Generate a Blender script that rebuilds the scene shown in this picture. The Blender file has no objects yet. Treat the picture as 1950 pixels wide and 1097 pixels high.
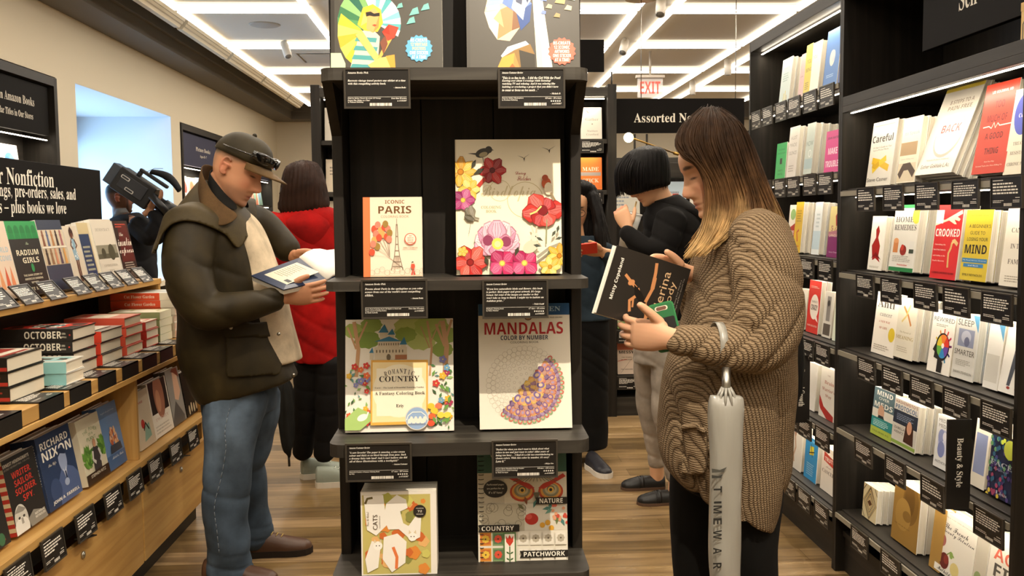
import bpy, bmesh, math, random
import numpy as np
from math import sin, cos, pi, radians, atan, sqrt
from mathutils import Matrix, Vector, Euler
random.seed(7); rng = np.random.default_rng(7)
SC = bpy.context.scene; COL = SC.collection

# ---------------------------------------------------------------- camera, world, exposure
F = 1770.0; EYE = 1.37
TH = atan(131.3/F); PS = atan(83.8/F*cos(TH)); RHO = -0.0095
cam = bpy.data.cameras.new('camera'); camo = bpy.data.objects.new('camera', cam); COL.objects.link(camo)
cam.sensor_fit = 'HORIZONTAL'; cam.sensor_width = 36.0; cam.lens = F/1950*36.0; cam.clip_start = .05; cam.clip_end = 100
CR = Matrix.Rotation(-PS, 3, 'Z') @ Matrix.Rotation(pi/2-TH, 3, 'X') @ Matrix.Rotation(RHO, 3, 'Z')
CP = Vector((0, 0, EYE))
camo.matrix_world = Matrix.Translation(CP) @ CR.to_4x4()
SC.camera = camo
def ray(px, py): return CR @ Vector(((px-975)/F, -(py-548.5)/F, -1))
def atY(px, py, y): d = ray(px, py); return CP + d*(y/d.y)
def atX(px, py, x): d = ray(px, py); return CP + d*(x/d.x)
def atZ(px, py, z): d = ray(px, py); return CP + d*((z-EYE)/d.z)

W = bpy.data.worlds.new('world'); SC.world = W; W.use_nodes = True
W.node_tree.nodes['Background'].inputs[0].default_value = (.42, .66, 1, 1)
W.node_tree.nodes['Background'].inputs[1].default_value = 1.6
SC.view_settings.view_transform = 'Standard'; SC.view_settings.look = 'None'
SC.view_settings.exposure = 0.42; SC.view_settings.gamma = 1.0; SC.view_settings.use_curve_mapping = False

def area_light(name, loc, rot, sx, sy, power, color=(1, 1, 1), spread=180):
    l = bpy.data.lights.new(name, 'AREA'); l.shape = 'RECTANGLE'; l.size = sx; l.size_y = sy
    l.energy = power; l.color = color; l.spread = radians(spread)
    o = bpy.data.objects.new(name, l); o.location = loc; o.rotation_euler = rot; COL.objects.link(o); return o
def spot_light(name, loc, target, power, size_deg=60, blend=.4, radius=.02, color=(1, 1, 1)):
    l = bpy.data.lights.new(name, 'SPOT'); l.energy = power; l.spot_size = radians(size_deg); l.spot_blend = blend
    l.shadow_soft_size = radius; l.color = color
    o = bpy.data.objects.new(name, l); o.location = loc
    o.rotation_euler = (Vector(target)-Vector(loc)).to_track_quat('-Z', 'Y').to_euler(); COL.objects.link(o); return o
WARM = (1, .88, .71)
# the track spot that lights the front of the centre display, from above and a little right of the camera
spot_light('track_and_fill_spot', (.29, .86, 2.84), (-.02, 2.15, .92), 170, 60, .85, .012, WARM)
spot_light('track_and_fill_spot', (.55, 1.35, 2.84), (1.0, 2.6, 1.0), 26, 65, .6, .03, WARM)
spot_light('track_and_fill_spot', (-.3, 2.2, 2.84), (-1.3, 3.4, .8), 36, 75, .6, .03, WARM)
for x_, y_, p_ in ((-1.75, 2.2, 60), (-1.75, 5.2, 60), (-1.65, 8.4, 60), (-1.6, 11.3, 60), (-.3, -.6, 45), (.9, -.4, 45), (-.5, 4.2, 45), (.55, 3.9, 60), (1.0, 5.4, 60), (1.44, 8.5, 50), (2.7, 9.6, 50), (2.7, 6.2, 50), (.2, 8.2, 50), (4.2, 8.0, 60), (.6, 11.2, 50)):
    spot_light('track_and_fill_spot', (x_, y_, 2.88), (x_-.05, y_-.1, 0), p_*.45, 135, .9, .09, WARM)  # extra spots added for room brightness; most have no spotlight head
# daylight through the window in the left wall
area_light('window_daylight', (-4.25, 8.2, 1.75), (0, -pi/2, 0), 1.7, 2.2, 62, (.40, .68, 1))

# ---------------------------------------------------------------- colours and materials
def srgb(h):
    if not isinstance(h, str): return (*h[:3], 1.0)
    h = h.lstrip('#'); h = ''.join(ch*2 for ch in h) if len(h) == 3 else h
    r = [int(h[i:i+2], 16)/255 for i in (0, 2, 4)]
    return (*[x/12.92 if x <= .04045 else ((x+.055)/1.055)**2.4 for x in r], 1.0)
class NT:
    def __init__(s, name):
        s.m = bpy.data.materials.new(name); s.m.use_nodes = True; s.t = s.m.node_tree
        s.b = s.t.nodes['Principled BSDF']
    def n(s, typ, **kw):
        n = s.t.nodes.new(typ)
        for k, v in kw.items():
            if k in n.inputs: n.inputs[k].default_value = v
            else: setattr(n, k, v)
        return n
    def l(s, a, b): s.t.links.new(a, b)
    def set(s, **kw):
        for k, v in kw.items(): s.b.inputs[k.replace('_', ' ')].default_value = v
    def coords(s, scale=(1, 1, 1), rot=(0, 0, 0)):
        tc = s.n('ShaderNodeTexCoord'); mp = s.n('ShaderNodeMapping'); s.l(tc.outputs['Object'], mp.inputs[0])
        mp.inputs['Scale'].default_value = scale; mp.inputs['Rotation'].default_value = rot; return mp.outputs[0]
    def bump(s, height, strength=.3, dist=.002):
        b = s.n('ShaderNodeBump'); b.inputs['Strength'].default_value = strength; b.inputs['Distance'].default_value = dist
        s.l(height, b.inputs['Height']); s.l(b.outputs[0], s.b.inputs['Normal']); return b
    def ramp(s, fac, *stops):
        r = s.n('ShaderNodeValToRGB'); e = r.color_ramp.elements
        while len(e) < len(stops): e.new(.5)
        for i, (p, c) in enumerate(stops): e[i].position = p; e[i].color = srgb(c)
        s.l(fac, r.inputs[0]); return r.outputs[0]
    def mix(s, a, b, fac, mode='MIX'):
        m = s.n('ShaderNodeMix', data_type='RGBA', blend_type=mode)
        for v, i in ((fac, 0), (a, 6), (b, 7)):
            if hasattr(v, 'is_output'): s.l(v, m.inputs[i])
            else: m.inputs[i].default_value = v
        return m.outputs[2]
    def attr(s):
        return s.n('ShaderNodeAttribute', attribute_name='Col').outputs['Color']
def flat(name, color=None, rough=.6, spec=.3, metal=0, bump=None, sss=0, coat=0):
    t = NT(name); t.set(Roughness=rough, Metallic=metal); t.b.inputs['Specular IOR Level'].default_value = spec
    if color is None: t.l(t.attr(), t.b.inputs['Base Color'])
    else: t.b.inputs['Base Color'].default_value = srgb(color)
    if coat: t.b.inputs['Coat Weight'].default_value = coat
    if sss:
        t.b.inputs['Subsurface Weight'].default_value = sss; t.b.inputs['Subsurface Radius'].default_value = (1, .35, .2)
        t.b.inputs['Subsurface Scale'].default_value = .008
    if bump:
        sc, st, d = bump
        nz = t.n('ShaderNodeTexNoise'); t.l(t.coords(sc if isinstance(sc, tuple) else (sc,)*3), nz.inputs['Vector'])
        nz.inputs['Scale'].default_value = 1; nz.inputs['Detail'].default_value = 4; t.bump(nz.outputs[0], st, d)
    return t.m
def emit(name, color, strength):
    t = NT(name); t.set(Roughness=.5); t.b.inputs['Base Color'].default_value = srgb(color)
    t.b.inputs['Emission Color'].default_value = srgb(color); t.b.inputs['Emission Strength'].default_value = strength; return t.m
def wood(name, c1, c2, c3, axis='Y', rough=.45, spec=.3, scale=1.0, bump=.12):
    t = NT(name); t.set(Roughness=rough); t.b.inputs['Specular IOR Level'].default_value = spec
    sc = [38*scale]*3; sc['XYZ'.index(axis)] = 1.6*scale
    v = t.coords(tuple(sc)); nz = t.n('ShaderNodeTexNoise'); t.l(v, nz.inputs['Vector']); nz.inputs['Scale'].default_value = 1
    nz.inputs['Detail'].default_value = 6; nz.inputs['Distortion'].default_value = .6
    t.l(t.ramp(nz.outputs[0], (.3, c1), (.5, c2), (.7, c3)), t.b.inputs['Base Color']); t.bump(nz.outputs[0], bump, .001); return t.m

M = {}
M['print'] = flat('printed_cover', None, .32, .35)
M['matte'] = flat('matte_colour', None, .75, .2)
M['card'] = flat('card_print', None, .4, .3)
M['plastic'] = flat('plastic_colour', None, .35, .4)
M['metal'] = flat('steel', '#b9b6ad', .3, .5, 1)
M['brass'] = flat('brass', '#a8884a', .35, .5, 1)
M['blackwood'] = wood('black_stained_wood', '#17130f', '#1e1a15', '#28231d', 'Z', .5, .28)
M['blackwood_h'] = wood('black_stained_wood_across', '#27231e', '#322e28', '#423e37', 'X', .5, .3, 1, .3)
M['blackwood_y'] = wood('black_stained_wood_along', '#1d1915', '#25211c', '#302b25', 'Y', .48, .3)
M['oak'] = wood('oak_veneer', '#a67c42', '#b88e50', '#c69f60', 'Y', .42, .35, .8, .08)
M['oak_v'] = wood('oak_veneer_upright', '#a67c42', '#b88e50', '#c69f60', 'Z', .42, .35, .8, .08)
M['wall'] = flat('cream_wall_paint', '#dbd0b8', .85, .15, bump=(90, .05, .001))
M['white'] = flat('white_wall_paint', '#e4e6e6', .85, .15)
M['ceil'] = flat('ceiling_paint', '#e4ddcd', .9, .1)
M['soffit'] = flat('dark_soffit_paint', '#77726a', .8, .2, bump=(140, .08, .001))
M['soffit_dark'] = flat('dark_cove_paint', '#3d3932', .85, .15)
M['sign'] = flat('sign_black', '#0f0c0a', .65, .1)
M['glow'] = emit('light_frame_side', '#fff6ea', 1.05); M['glow_down'] = emit('light_frame_diffuser', '#fff3e2', 14.5)
M['led'] = emit('led_strip', '#fff0d8', 14)
M['lampglow'] = emit('lamp_globe', '#ffe9b0', 9)
M['exit'] = emit('exit_letters', '#f2493c', 1.0)
t = NT('window_glass'); tr = t.n('ShaderNodeBsdfTransparent'); gl = t.n('ShaderNodeBsdfGlossy', Roughness=.02); mx = t.n('ShaderNodeMixShader'); mx.inputs[0].default_value = .07
tr.inputs[0].default_value = (.93, .97, 1, 1); t.l(tr.outputs[0], mx.inputs[1]); t.l(gl.outputs[0], mx.inputs[2]); t.l(mx.outputs[0], t.t.nodes['Material Output'].inputs[0]); M['glass'] = t.m
t = NT('clear_acrylic'); t.set(Roughness=.08, IOR=1.2, Alpha=.5); t.b.inputs['Base Color'].default_value = (.9, .9, .88, 1); M['acrylic'] = t.m
# plank floor: boards run across the aisle
t = NT('oak_plank_floor'); t.b.inputs['Specular IOR Level'].default_value = .35
co = t.coords((1, 1, 1)); br = t.n('ShaderNodeTexBrick', offset=.37, offset_frequency=2, squash=1)
for k, v in dict(Scale=1.0).items(): br.inputs[k].default_value = v
br.inputs['Color1'].default_value = (0, 0, 0, 1); br.inputs['Color2'].default_value = (1, 1, 1, 1); br.inputs['Mortar'].default_value = (.5, .5, .5, 1)
br.inputs['Mortar Size'].default_value = .0012; br.inputs['Brick Width'].default_value = 1.35; br.inputs['Row Height'].default_value = .142; br.inputs['Bias'].default_value = 0
t.l(co, br.inputs['Vector'])
nz = t.n('ShaderNodeTexNoise'); t.l(t.coords((2.2, 26, 1)), nz.inputs['Vector']); nz.inputs['Scale'].default_value = 1; nz.inputs['Detail'].default_value = 7; nz.inputs['Distortion'].default_value = .8
nz2 = t.n('ShaderNodeTexNoise'); t.l(t.coords((1.1, 4.5, 1)), nz2.inputs['Vector']); nz2.inputs['Scale'].default_value = 1; nz2.inputs['Detail'].default_value = 3
base = t.ramp(br.outputs['Color'], (0, '#6f5c40'), (.35, '#93794f'), (.65, '#a78b62'), (1, '#bfa27a'))
g = t.ramp(nz.outputs[0], (.25, '#857b6e'), (.5, '#d6cfc4'), (.75, '#ffffff'))
g2 = t.ramp(nz2.outputs[0], (.3, '#a29c92'), (.65, '#ffffff'))
c = t.mix(base, g, .85, 'MULTIPLY'); c = t.mix(c, g2, .7, 'MULTIPLY')
c = t.mix(c, srgb('#4a3822'), br.outputs['Fac'])
t.l(c, t.b.inputs['Base Color']); t.l(t.ramp(nz.outputs[0], (.2, '#a0a0a0'), (.8, '#8a8a8a')), t.b.inputs['Roughness'])
t.bump(nz.outputs[0], .12, .001); M['floor'] = t.m

# ---------------------------------------------------------------- text outlines
_txt = {}
def _map(s, style):
    base = {'serif': (0x1D400, 0x1D41A, 0x1D7CE), 'script': (0x1D4D0, 0x1D4EA, 0x1D7CE), 'bold': (0x1D5D4, 0x1D5EE, 0x1D7EC)}.get(style)
    if not base: return s
    o = ''
    for ch in s:
        if 'A' <= ch <= 'Z': o += chr(base[0]+ord(ch)-65)
        elif 'a' <= ch <= 'z': o += chr(base[1]+ord(ch)-97)
        elif '0' <= ch <= '9': o += chr(base[2]+ord(ch)-48)
        else: o += ch
    return o
def text_geo(s, style='sans'):
    k = (s, style)
    if k not in _txt:
        c = bpy.data.curves.new('t', 'FONT'); c.body = _map(s, style); c.size = 1; c.resolution_u = 2 if len(s) < 24 else 1
        o = bpy.data.objects.new('t', c); m = o.to_mesh()
        v = np.array([(p.co.x, p.co.y) for p in m.vertices]) if len(m.vertices) else np.zeros((0, 2))
        f = [tuple(p.vertices) for p in m.polygons]
        o.to_mesh_clear(); bpy.data.objects.remove(o); bpy.data.curves.remove(c)
        if len(v): v -= v.min(0)
        _txt[k] = (v, f, v.max(0) if len(v) else np.array([1, 1]))
    return _txt[k]

# ---------------------------------------------------------------- mesh builder
class MB:
    def __init__(s): s.v = []; s.f = []; s.c = []; s.m = []; s.s = []
    def add(s, verts, faces, col='#808080', mi=0, smooth=False, T=None):
        n = len(s.v); c = srgb(col)
        if T is not None: verts = [T @ Vector(p) for p in verts]
        s.v += [tuple(p) for p in verts]
        s.f += [tuple(i+n for i in f) for f in faces]
        s.c += [c]*len(faces); s.m += [mi]*len(faces); s.s += [smooth]*len(faces); return s
    def box(s, x0, x1, y0, y1, z0, z1, col='#808080', mi=0, T=None):
        v = [(x, y, z) for z in (z0, z1) for y in (y0, y1) for x in (x0, x1)]
        f = [(0, 2, 3, 1), (4, 5, 7, 6), (0, 1, 5, 4), (2, 6, 7, 3), (0, 4, 6, 2), (1, 3, 7, 5)]
        return s.add(v, f, col, mi, False, T)
    def prism(s, poly, a, b, plane='xy', col='#808080', mi=0, T=None, smooth=False):
        n = len(poly)
        def P(p, h): return {'xy': (p[0], p[1], h), 'xz': (p[0], h, p[1]), 'yz': (h, p[0], p[1])}[plane]
        v = [P(p, a) for p in poly]+[P(p, b) for p in poly]
        s.add(v, [tuple(range(n))[::-1], tuple(range(n, 2*n))], col, mi, False, T)
        return s.add(v, [(i, (i+1) % n, n+(i+1) % n, n+i) for i in range(n)], col, mi, smooth, T)
    def loft(s, rings, col='#808080', mi=0, caps=True, closed=True, smooth=True, T=None):
        n = len(rings[0]); v = [p for r in rings for p in r]; f = []
        for i in range(len(rings)-1):
            for j in range(n if closed else n-1):
                k = (j+1) % n; f.append((i*n+j, i*n+k, (i+1)*n+k, (i+1)*n+j))
        if caps and closed: f += [tuple(range(n))[::-1], tuple(range((len(rings)-1)*n, len(rings)*n))]
        return s.add(v, f, col, mi, smooth, T)
    def tube(s, pts, r, n=8, col='#808080', mi=0, T=None, caps=True):
        pts = [Vector(p) for p in pts]; rr = r if hasattr(r, '__len__') else [r]*len(pts)
        rings = []; up = None
        for i, p in enumerate(pts):
            d = (pts[min(i+1, len(pts)-1)]-pts[max(i-1, 0)]).normalized()
            if up is None: up = Vector((0, 0, 1)) if abs(d.z) < .9 else Vector((1, 0, 0))
            a = (up-d*up.dot(d)).normalized(); b = d.cross(a); up = a
            rings.append([p+(a*cos(2*pi*k/n)+b*sin(2*pi*k/n))*rr[i] for k in range(n)])
        return s.loft(rings, col, mi, caps, True, True, T)
    def ball(s, c, r, col='#808080', mi=0, nu=16, nv=10, T=None):
        rx, ry, rz = r if hasattr(r, '__len__') else (r, r, r)
        rings = [[(c[0]+rx*sin(pi*i/nv)*cos(2*pi*j/nu), c[1]+ry*sin(pi*i/nv)*sin(2*pi*j/nu), c[2]-rz*cos(pi*i/nv)) for j in range(nu)] for i in range(1, nv)]
        return s.loft(rings, col, mi, True, True, True, T)
    def build(s, name, mats, parent=None, loc=None, rot=None, bevel=0, seg=2, org=None):
        if org is not None: s.v = [(a-org[0], b-org[1], c-org[2]) for a, b, c in s.v]
        me = bpy.data.meshes.new(name); me.from_pydata(s.v, [], s.f)
        mats = mats if isinstance(mats, (list, tuple)) else [mats]
        for m in mats: me.materials.append(M[m] if isinstance(m, str) else m)
        me.polygons.foreach_set('material_index', s.m); me.polygons.foreach_set('use_smooth', s.s)
        at = me.color_attributes.new('Col', 'FLOAT_COLOR', 'CORNER')
        ln = [len(f) for f in s.f]; a = np.repeat(np.array(s.c, 'f').reshape(-1, 4), ln, axis=0); at.data.foreach_set('color', a.ravel())
        me.validate(); me.update()
        return link(name, me, parent, loc, rot, bevel, seg)
def link(name, me, parent=None, loc=None, rot=None, bevel=0, seg=2):
    o = bpy.data.objects.new(name, me); COL.objects.link(o)
    if parent: o.parent = parent
    if loc is not None: o.location = loc
    if rot is not None: o.rotation_euler = rot
    if bevel:
        b = o.modifiers.new('bevel', 'BEVEL'); b.width = bevel; b.segments = seg; b.limit_method = 'ANGLE'; b.angle_limit = .6
    return o
def tag(o, label=None, cat=None, group=None, kind=None):
    for k, v in (('label', label), ('category', cat), ('group', group), ('kind', kind)):
        if v: o[k] = v
    return o
def empty(name, loc=(0, 0, 0), rot=(0, 0, 0), label=None, cat=None, group=None):
    o = bpy.data.objects.new(name, None); o.empty_display_size = .05; COL.objects.link(o); o.location = loc; o.rotation_euler = rot
    return tag(o, label, cat, group)
def copy_tree(o, loc=None, rot=None, label=None, group=None, parent=None):
    c = o.copy(); COL.objects.link(c)
    if parent: c.parent = parent
    for ch in o.children: copy_tree(ch, parent=c)
    if loc is not None: c.location = loc
    if rot is not None: c.rotation_euler = rot
    if label: c['label'] = label
    if group: c['group'] = group
    return c

# ---------------------------------------------------------------- flat print on a face
class Art:
    """Printing on a flat face: o = lower left corner, ex/ez in-plane unit axes, n outward normal, w/h size; 0..1 coordinates."""
    def __init__(s, mb, o, ex, ez, n, w, h, eps=.00006):
        s.mb = mb; s.o = Vector(o); s.ex = Vector(ex); s.ez = Vector(ez); s.n = Vector(n); s.w = w; s.h = h; s.k = 1; s.eps = eps; s.y0 = 0; s.y1 = 1
    def P(s, x, y): return s.o+s.ex*(x*s.w)+s.ez*(y*s.h)+s.n*(s.k*s.eps)
    def clip(s, pts):
        for ax, lim, sg in ((0, 0, 1), (0, 1, -1), (1, s.y0, 1), (1, s.y1, -1)):
            out = []
            for i in range(len(pts)):
                a, b = pts[i-1], pts[i]; da, db = (a[ax]-lim)*sg, (b[ax]-lim)*sg
                if (da >= 0) != (db >= 0): q = da/(da-db); out.append((a[0]+(b[0]-a[0])*q, a[1]+(b[1]-a[1])*q))
                if db >= 0: out.append(b)
            pts = out
            if len(pts) < 3: return []
        return pts
    def p(s, pts, c):
        if any(x < 0 or x > 1 or y < s.y0 or y > s.y1 for x, y in pts):
            pts = s.clip(list(pts))
            if not pts: return
        f = tuple(range(len(pts))); v = [s.P(*q) for q in pts]
        area = sum(pts[i-1][0]*pts[i][1]-pts[i][0]*pts[i-1][1] for i in range(len(pts)))
        s.mb.add(v, [f if area > 0 else f[::-1]], c); s.k += 1
    def r(s, x0, y0, x1, y1, c): s.p([(x0, y0), (x1, y0), (x1, y1), (x0, y1)], c)
    def e(s, cx, cy, rx, c, ry=None, n=28, rot=0, wob=0, lobes=0, a0=0, a1=2*pi):
        """ellipse; rx in widths, ry in widths too unless given"""
        ry = rx if ry is None else ry; k = s.w/s.h; pts = []
        full = abs(a1-a0-2*pi) < 1e-6
        for i in range(n if full else n+1):
            a = a0+(a1-a0)*i/n; q = 1+wob*cos(lobes*a); x = rx*q*cos(a); y = ry*q*sin(a)
            pts.append((cx+x*cos(rot)-y*sin(rot), cy+(x*sin(rot)+y*cos(rot))*k))
        if not full: pts.append((cx, cy))
        s.p(pts, c)
    def line(s, pts, wd, c):
        """poly-line of constant width wd (in widths)"""
        k = s.h/s.w; m = wd/2; pts = [(min(max(x, m), 1-m), min(max(y, s.y0+m/k), s.y1-m/k)) for x, y in pts]
        pts = [p for i, p in enumerate(pts) if i == 0 or (abs(p[0]-pts[i-1][0])+abs(p[1]-pts[i-1][1])) > 1e-6]
        if len(pts) < 2: return
        k = s.h/s.w; q = [Vector((x, y*k)) for x, y in pts]
        L = []; R = []
        for i, a in enumerate(q):
            d = (q[min(i+1, len(q)-1)]-q[max(i-1, 0)]).normalized(); nn = Vector((-d.y, d.x))*wd/2
            L.append(a+nn); R.append(a-nn)
        v = [s.P(a.x, a.y/k) for a in R]+[s.P(a.x, a.y/k) for a in L]; n = len(q)
        s.mb.add(v, [(i, i+1, n+i+1, n+i) for i in range(n-1)], c); s.k += 1
    def ring(s, cx, cy, rx, wd, c, n=28): s.line([(cx+rx*cos(2*pi*i/n), cy+rx*sin(2*pi*i/n)*s.w/s.h) for i in range(n+1)], wd, c)
    def t(s, txt, cx, cy, w, c, style='sans', h=None, rot=0, shear=0, align='c'):
        """text fitted to width w (fraction of W); h = fraction of H, else the natural height"""
        v, f, bb = text_geo(txt, style)
        if not len(v): return
        sx = w*s.w/bb[0]; sy = sx if h is None else h*s.h/bb[1]
        off = {'c': bb[0]/2, 'l': 0, 'r': bb[0]}[align]
        x = (v[:, 0]-off)*sx; y = (v[:, 1]-bb[1]/2)*sy; x = x+shear*y
        X = x*cos(rot)-y*sin(rot)+cx*s.w; Yv = x*sin(rot)+y*cos(rot)+cy*s.h
        b = s.o+s.n*(s.k*s.eps); ex, ez = s.ex, s.ez
        s.mb.add([b+ex*a+ez*d for a, d in zip(X, Yv)], f, c); s.k += 1
    def block(s, x0, x1, y0, y1, n, c, ragged=.25, th=.45):
        """n thin lines standing for small running text"""
        dy = (y1-y0)/n
        for i in range(n):
            y = y1-dy*(i+.75); xe = x1-(x1-x0)*ragged*random.random()*(1 if i < n-1 else 2); x = x0
            while x < xe-.01:
                wl = min((x1-x0)*random.uniform(.05, .16), xe-x); s.r(x, y, x+wl, y+dy*th, c); s.k -= 1; x += wl+(x1-x0)*.022
        s.k += 1
# ================================================================ THE ROOM
XL, XR, YB, YF, ZC = -2.9, 6.6, 14.5, -3.2, 3.0
def struct(mb, name, mats, **kw): return tag(mb.build(name, mats, **kw), kind='structure')
struct(MB().box(XL-.4, XR, YF, YB, -.1, 0), 'floor', 'floor')
wl = MB(); x0 = XL-.25
OPEN = [(4.9, 6.82, 0, 2.40), (7.15, 9.39, .83, 2.41), (9.67, 14.05, 0, 2.385)]
y = YF
for a, b, z0, z1 in OPEN:
    wl.box(x0, XL, y, a, 0, 3.3); wl.box(x0, XL, a, b, z1, 3.3)
    if z0: wl.box(x0, XL, a, b, 0, z0)
    y = b
wl.box(x0, XL, y, YB, 0, 3.3); struct(wl, 'wall_left', 'wall')
nb = MB(); a, b, z0, z1 = OPEN[1]; xn = -3.86      # deep window reveal
nb.box(xn, x0, b, b+.1, z0-.1, z1+.1); nb.box(xn, x0, a-.1, a, z0-.1, z1+.1); nb.box(xn, x0, a, b, z1, z1+.1); nb.box(xn, x0, a, b, z0-.1, z0)
for q in ((xn, XL-.002, b-.004, b+.001, z0, z1), (xn, XL-.002, a-.001, a+.004, z0, z1), (xn, XL-.002, a, b, z1-.004, z1+.001), (xn, XL-.002, a, b, z0-.001, z0+.004)): nb.box(*q)
struct(nb, 'wall_window_reveal', 'white')
w = MB(); w.box(xn-.06, xn, a, b, z1-.28, z1, '#26282c'); w.box(xn-.06, xn, a, b, z0, z0+.06, '#26282c')
for yy in (a, (a+b)/2-.03, b-.07): w.box(xn-.06, xn, yy, yy+.07, z0, z1, '#26282c')
wo = struct(w, 'window_1', 'matte'); struct(MB().box(xn-.035, xn-.027, a, b, z0, z1), 'window_pane', 'glass', parent=wo)
struct(MB().box(XL-.02, XL+.06, a, b, z0-.05, z0), 'trim_1', 'wall')
struct(MB().box(XL, XL+.02, a+.02, b+.2, 0, z0-.06, '#2c2722'), 'trim_2', 'matte')
struct(MB().box(x0, XR, YB, YB+.2, 0, 3.3), 'wall_back', 'wall')
struct(MB().box(XR, XR+.2, YF, YB, 0, 3.3), 'wall_right', 'wall')
struct(MB().box(x0, XR, YF-.2, YF, 0, 3.3), 'wall_front', 'wall')
CX0, CY1 = -2.27, 13.1
struct(MB().box(CX0, XR, YF, CY1, ZC, ZC+.12), 'ceiling', 'ceil')
struct(MB().box(x0, XR, YF, YB, 3.3, 3.4), 'ceiling_slab', 'soffit_dark')
s = MB().box(XL, -2.60, YF, YB, 2.885, 3.0); s.box(-2.60, XR, 14.15, YB, 2.885, 3.0); s.box(-2.62, -2.56, YF, YB, 3.0, 3.3); s.box(-2.62, XR, 14.11, 14.17, 3.0, 3.3)
struct(s, 'trim_soffit', 'soffit')
for i in range(9):       # cornice lengths along the edge of the ceiling panel
    ya = 3.35+i*1.475-2.95; yb_ = ya+1.40
    if ya > CY1-.4: break
    prof = [(CX0-.07, 3.10), (CX0-.07, 2.955), (CX0-.055, 2.925), (CX0-.015, 2.925), (CX0, 2.945), (CX0+.01, 2.95), (CX0+.02, 2.97), (CX0+.03, 2.97), (CX0+.035, 2.99), (CX0+.035, 3.1)]
    m = MB(); m.prism(prof, ya, min(yb_, CY1), 'xz'); struct(m, 'trim_cornice', 'wall')
# luminous frames: nine columns of rectangles hung just under the ceiling
PX, PYS, FWd, FLn, TB = 1.247, 1.475, 1.0, 1.41, .036
gm = MB()
for bx in ((0, FWd, 0, TB), (0, FWd, FLn-TB, FLn), (0, TB, TB, FLn-TB), (FWd-TB, FWd, TB, FLn-TB)): gm.box(bx[0], bx[1], bx[2], bx[3], -.04, 0); gm.m[-6] = 1
fr0 = None
for ix in range(0, 6):
    for iy in range(-6, 5):
        x = -2.165+ix*PX; yy = 7.25+iy*PYS
        if yy+FLn > CY1: continue
        if iy < -2 and ix > 4: continue
        if fr0 is None:
            fr0 = gm.build('ceiling_light', ['glow', 'glow_down'], loc=(x, yy, ZC-.012))
            tag(fr0, 'glowing white rectangular light frame hung under the cream ceiling', 'ceiling light', 'rectangular ceiling light frames')
        else: copy_tree(fr0, (x, yy, ZC-.012))
# white cylinder spotlights on the ceiling between the frames
def spot_head(p, aim, label):
    r = empty('spotlight', p, (0, 0, 0), label, 'spotlight', 'track spotlights')
    MB().tube([(0, 0, 0), (0, 0, -.07)], .012, 8, '#e6dfd2').build('stem', 'matte', r)
    d = (Vector(aim)-Vector(p)).normalized(); b = Vector((0, 0, -.07)); m = MB()
    m.tube([b-d*.06, b+d*.10], .036, 20, '#ece5d8'); m.build('housing', 'matte', r)
    m = MB(); m.tube([b+d*.098, b+d*.1035], [.036, .030], 20, '#f4efe4', caps=False); m.tube([b+d*.1, b+d*.101], .028, 20, '#8b857a'); m.build('lens_ring', 'plastic', r)
spot_head((1.44, 6.9, ZC), (1.2, 6.1, 1.8), 'white cylinder spotlight beside the hanging cable')
spot_head((1.44, 8.5, ZC), (1.1, 7.7, 2), 'white cylinder spotlight above the exit sign, beyond the first')
spot_head((2.70, 9.6, ZC), (2.70, 9.55, 1), 'white cylinder spotlight pointing straight down, nearer of two on the right')
spot_head((2.70, 11.1, ZC), (2.70, 11.05, 1), 'white cylinder spotlight pointing straight down, farther of two on the right')
spot_head((-1.10, 5.8, ZC), (-.9, 5, 2), 'white cylinder spotlight above the left shelf edge')
spot_head((-1.62, 8.62, ZC), (-1.2, 8.0, 1.9), 'white cylinder spotlight beside the ceiling grille on the left')
# speaker and access grille
m = MB(); m.tube([(0, 0, 0), (0, 0, -.008)], [.13, .115], 28, '#bdb7ab'); tag(m.build('ceiling_speaker', 'matte', loc=(-1.66, 7.95, ZC)), 'round grey speaker grille inside the first light frame on the left', 'speaker')
g = empty('ceiling_grille', (-1.42, 9.45, ZC), label='square white air grille inside the second light frame on the left', cat='vent')
m = MB(); m.box(-.24, .24, -.3, -.27, -.02, 0, '#d8d0c2'); m.box(-.24, .24, .27, .3, -.02, 0, '#d8d0c2'); m.box(-.24, -.21, -.27, .27, -.02, 0, '#d8d0c2'); m.box(.21, .24, -.27, .27, -.02, 0, '#d8d0c2'); m.build('frame', 'matte', g)
MB().box(-.18, .18, -.24, .24, -.026, -.02, '#cfc7b8').build('panel', 'matte', g)
# exit sign on the ceiling
p = atY(1238, 167, 9.2)
ex = empty('exit_sign', (p.x, 9.2, p.z), label='hanging exit sign with red letters on a clear panel', cat='sign')
m = MB(); m.box(-.125, .125, -.006, .006, -.095, .095, '#d9cdbf'); m.build('panel', 'acrylic', ex)
m = MB(); Art(m, (-.125, -.0065, -.095), (1, 0, 0), (0, 0, 1), (0, -1, 0), .25, .19).t('EXIT', .5, .5, .8, '#e8442f', 'bold', .62); m.build('letters', 'exit', ex)
m = MB(); m.box(-.14, .14, -.03, .03, .095, .12, '#cfc6b8'); m.tube([(0, 0, .12), (0, 0, ZC-p.z)], .012, 8, '#cfc6b8'); m.build('mount', 'matte', ex)

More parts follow.
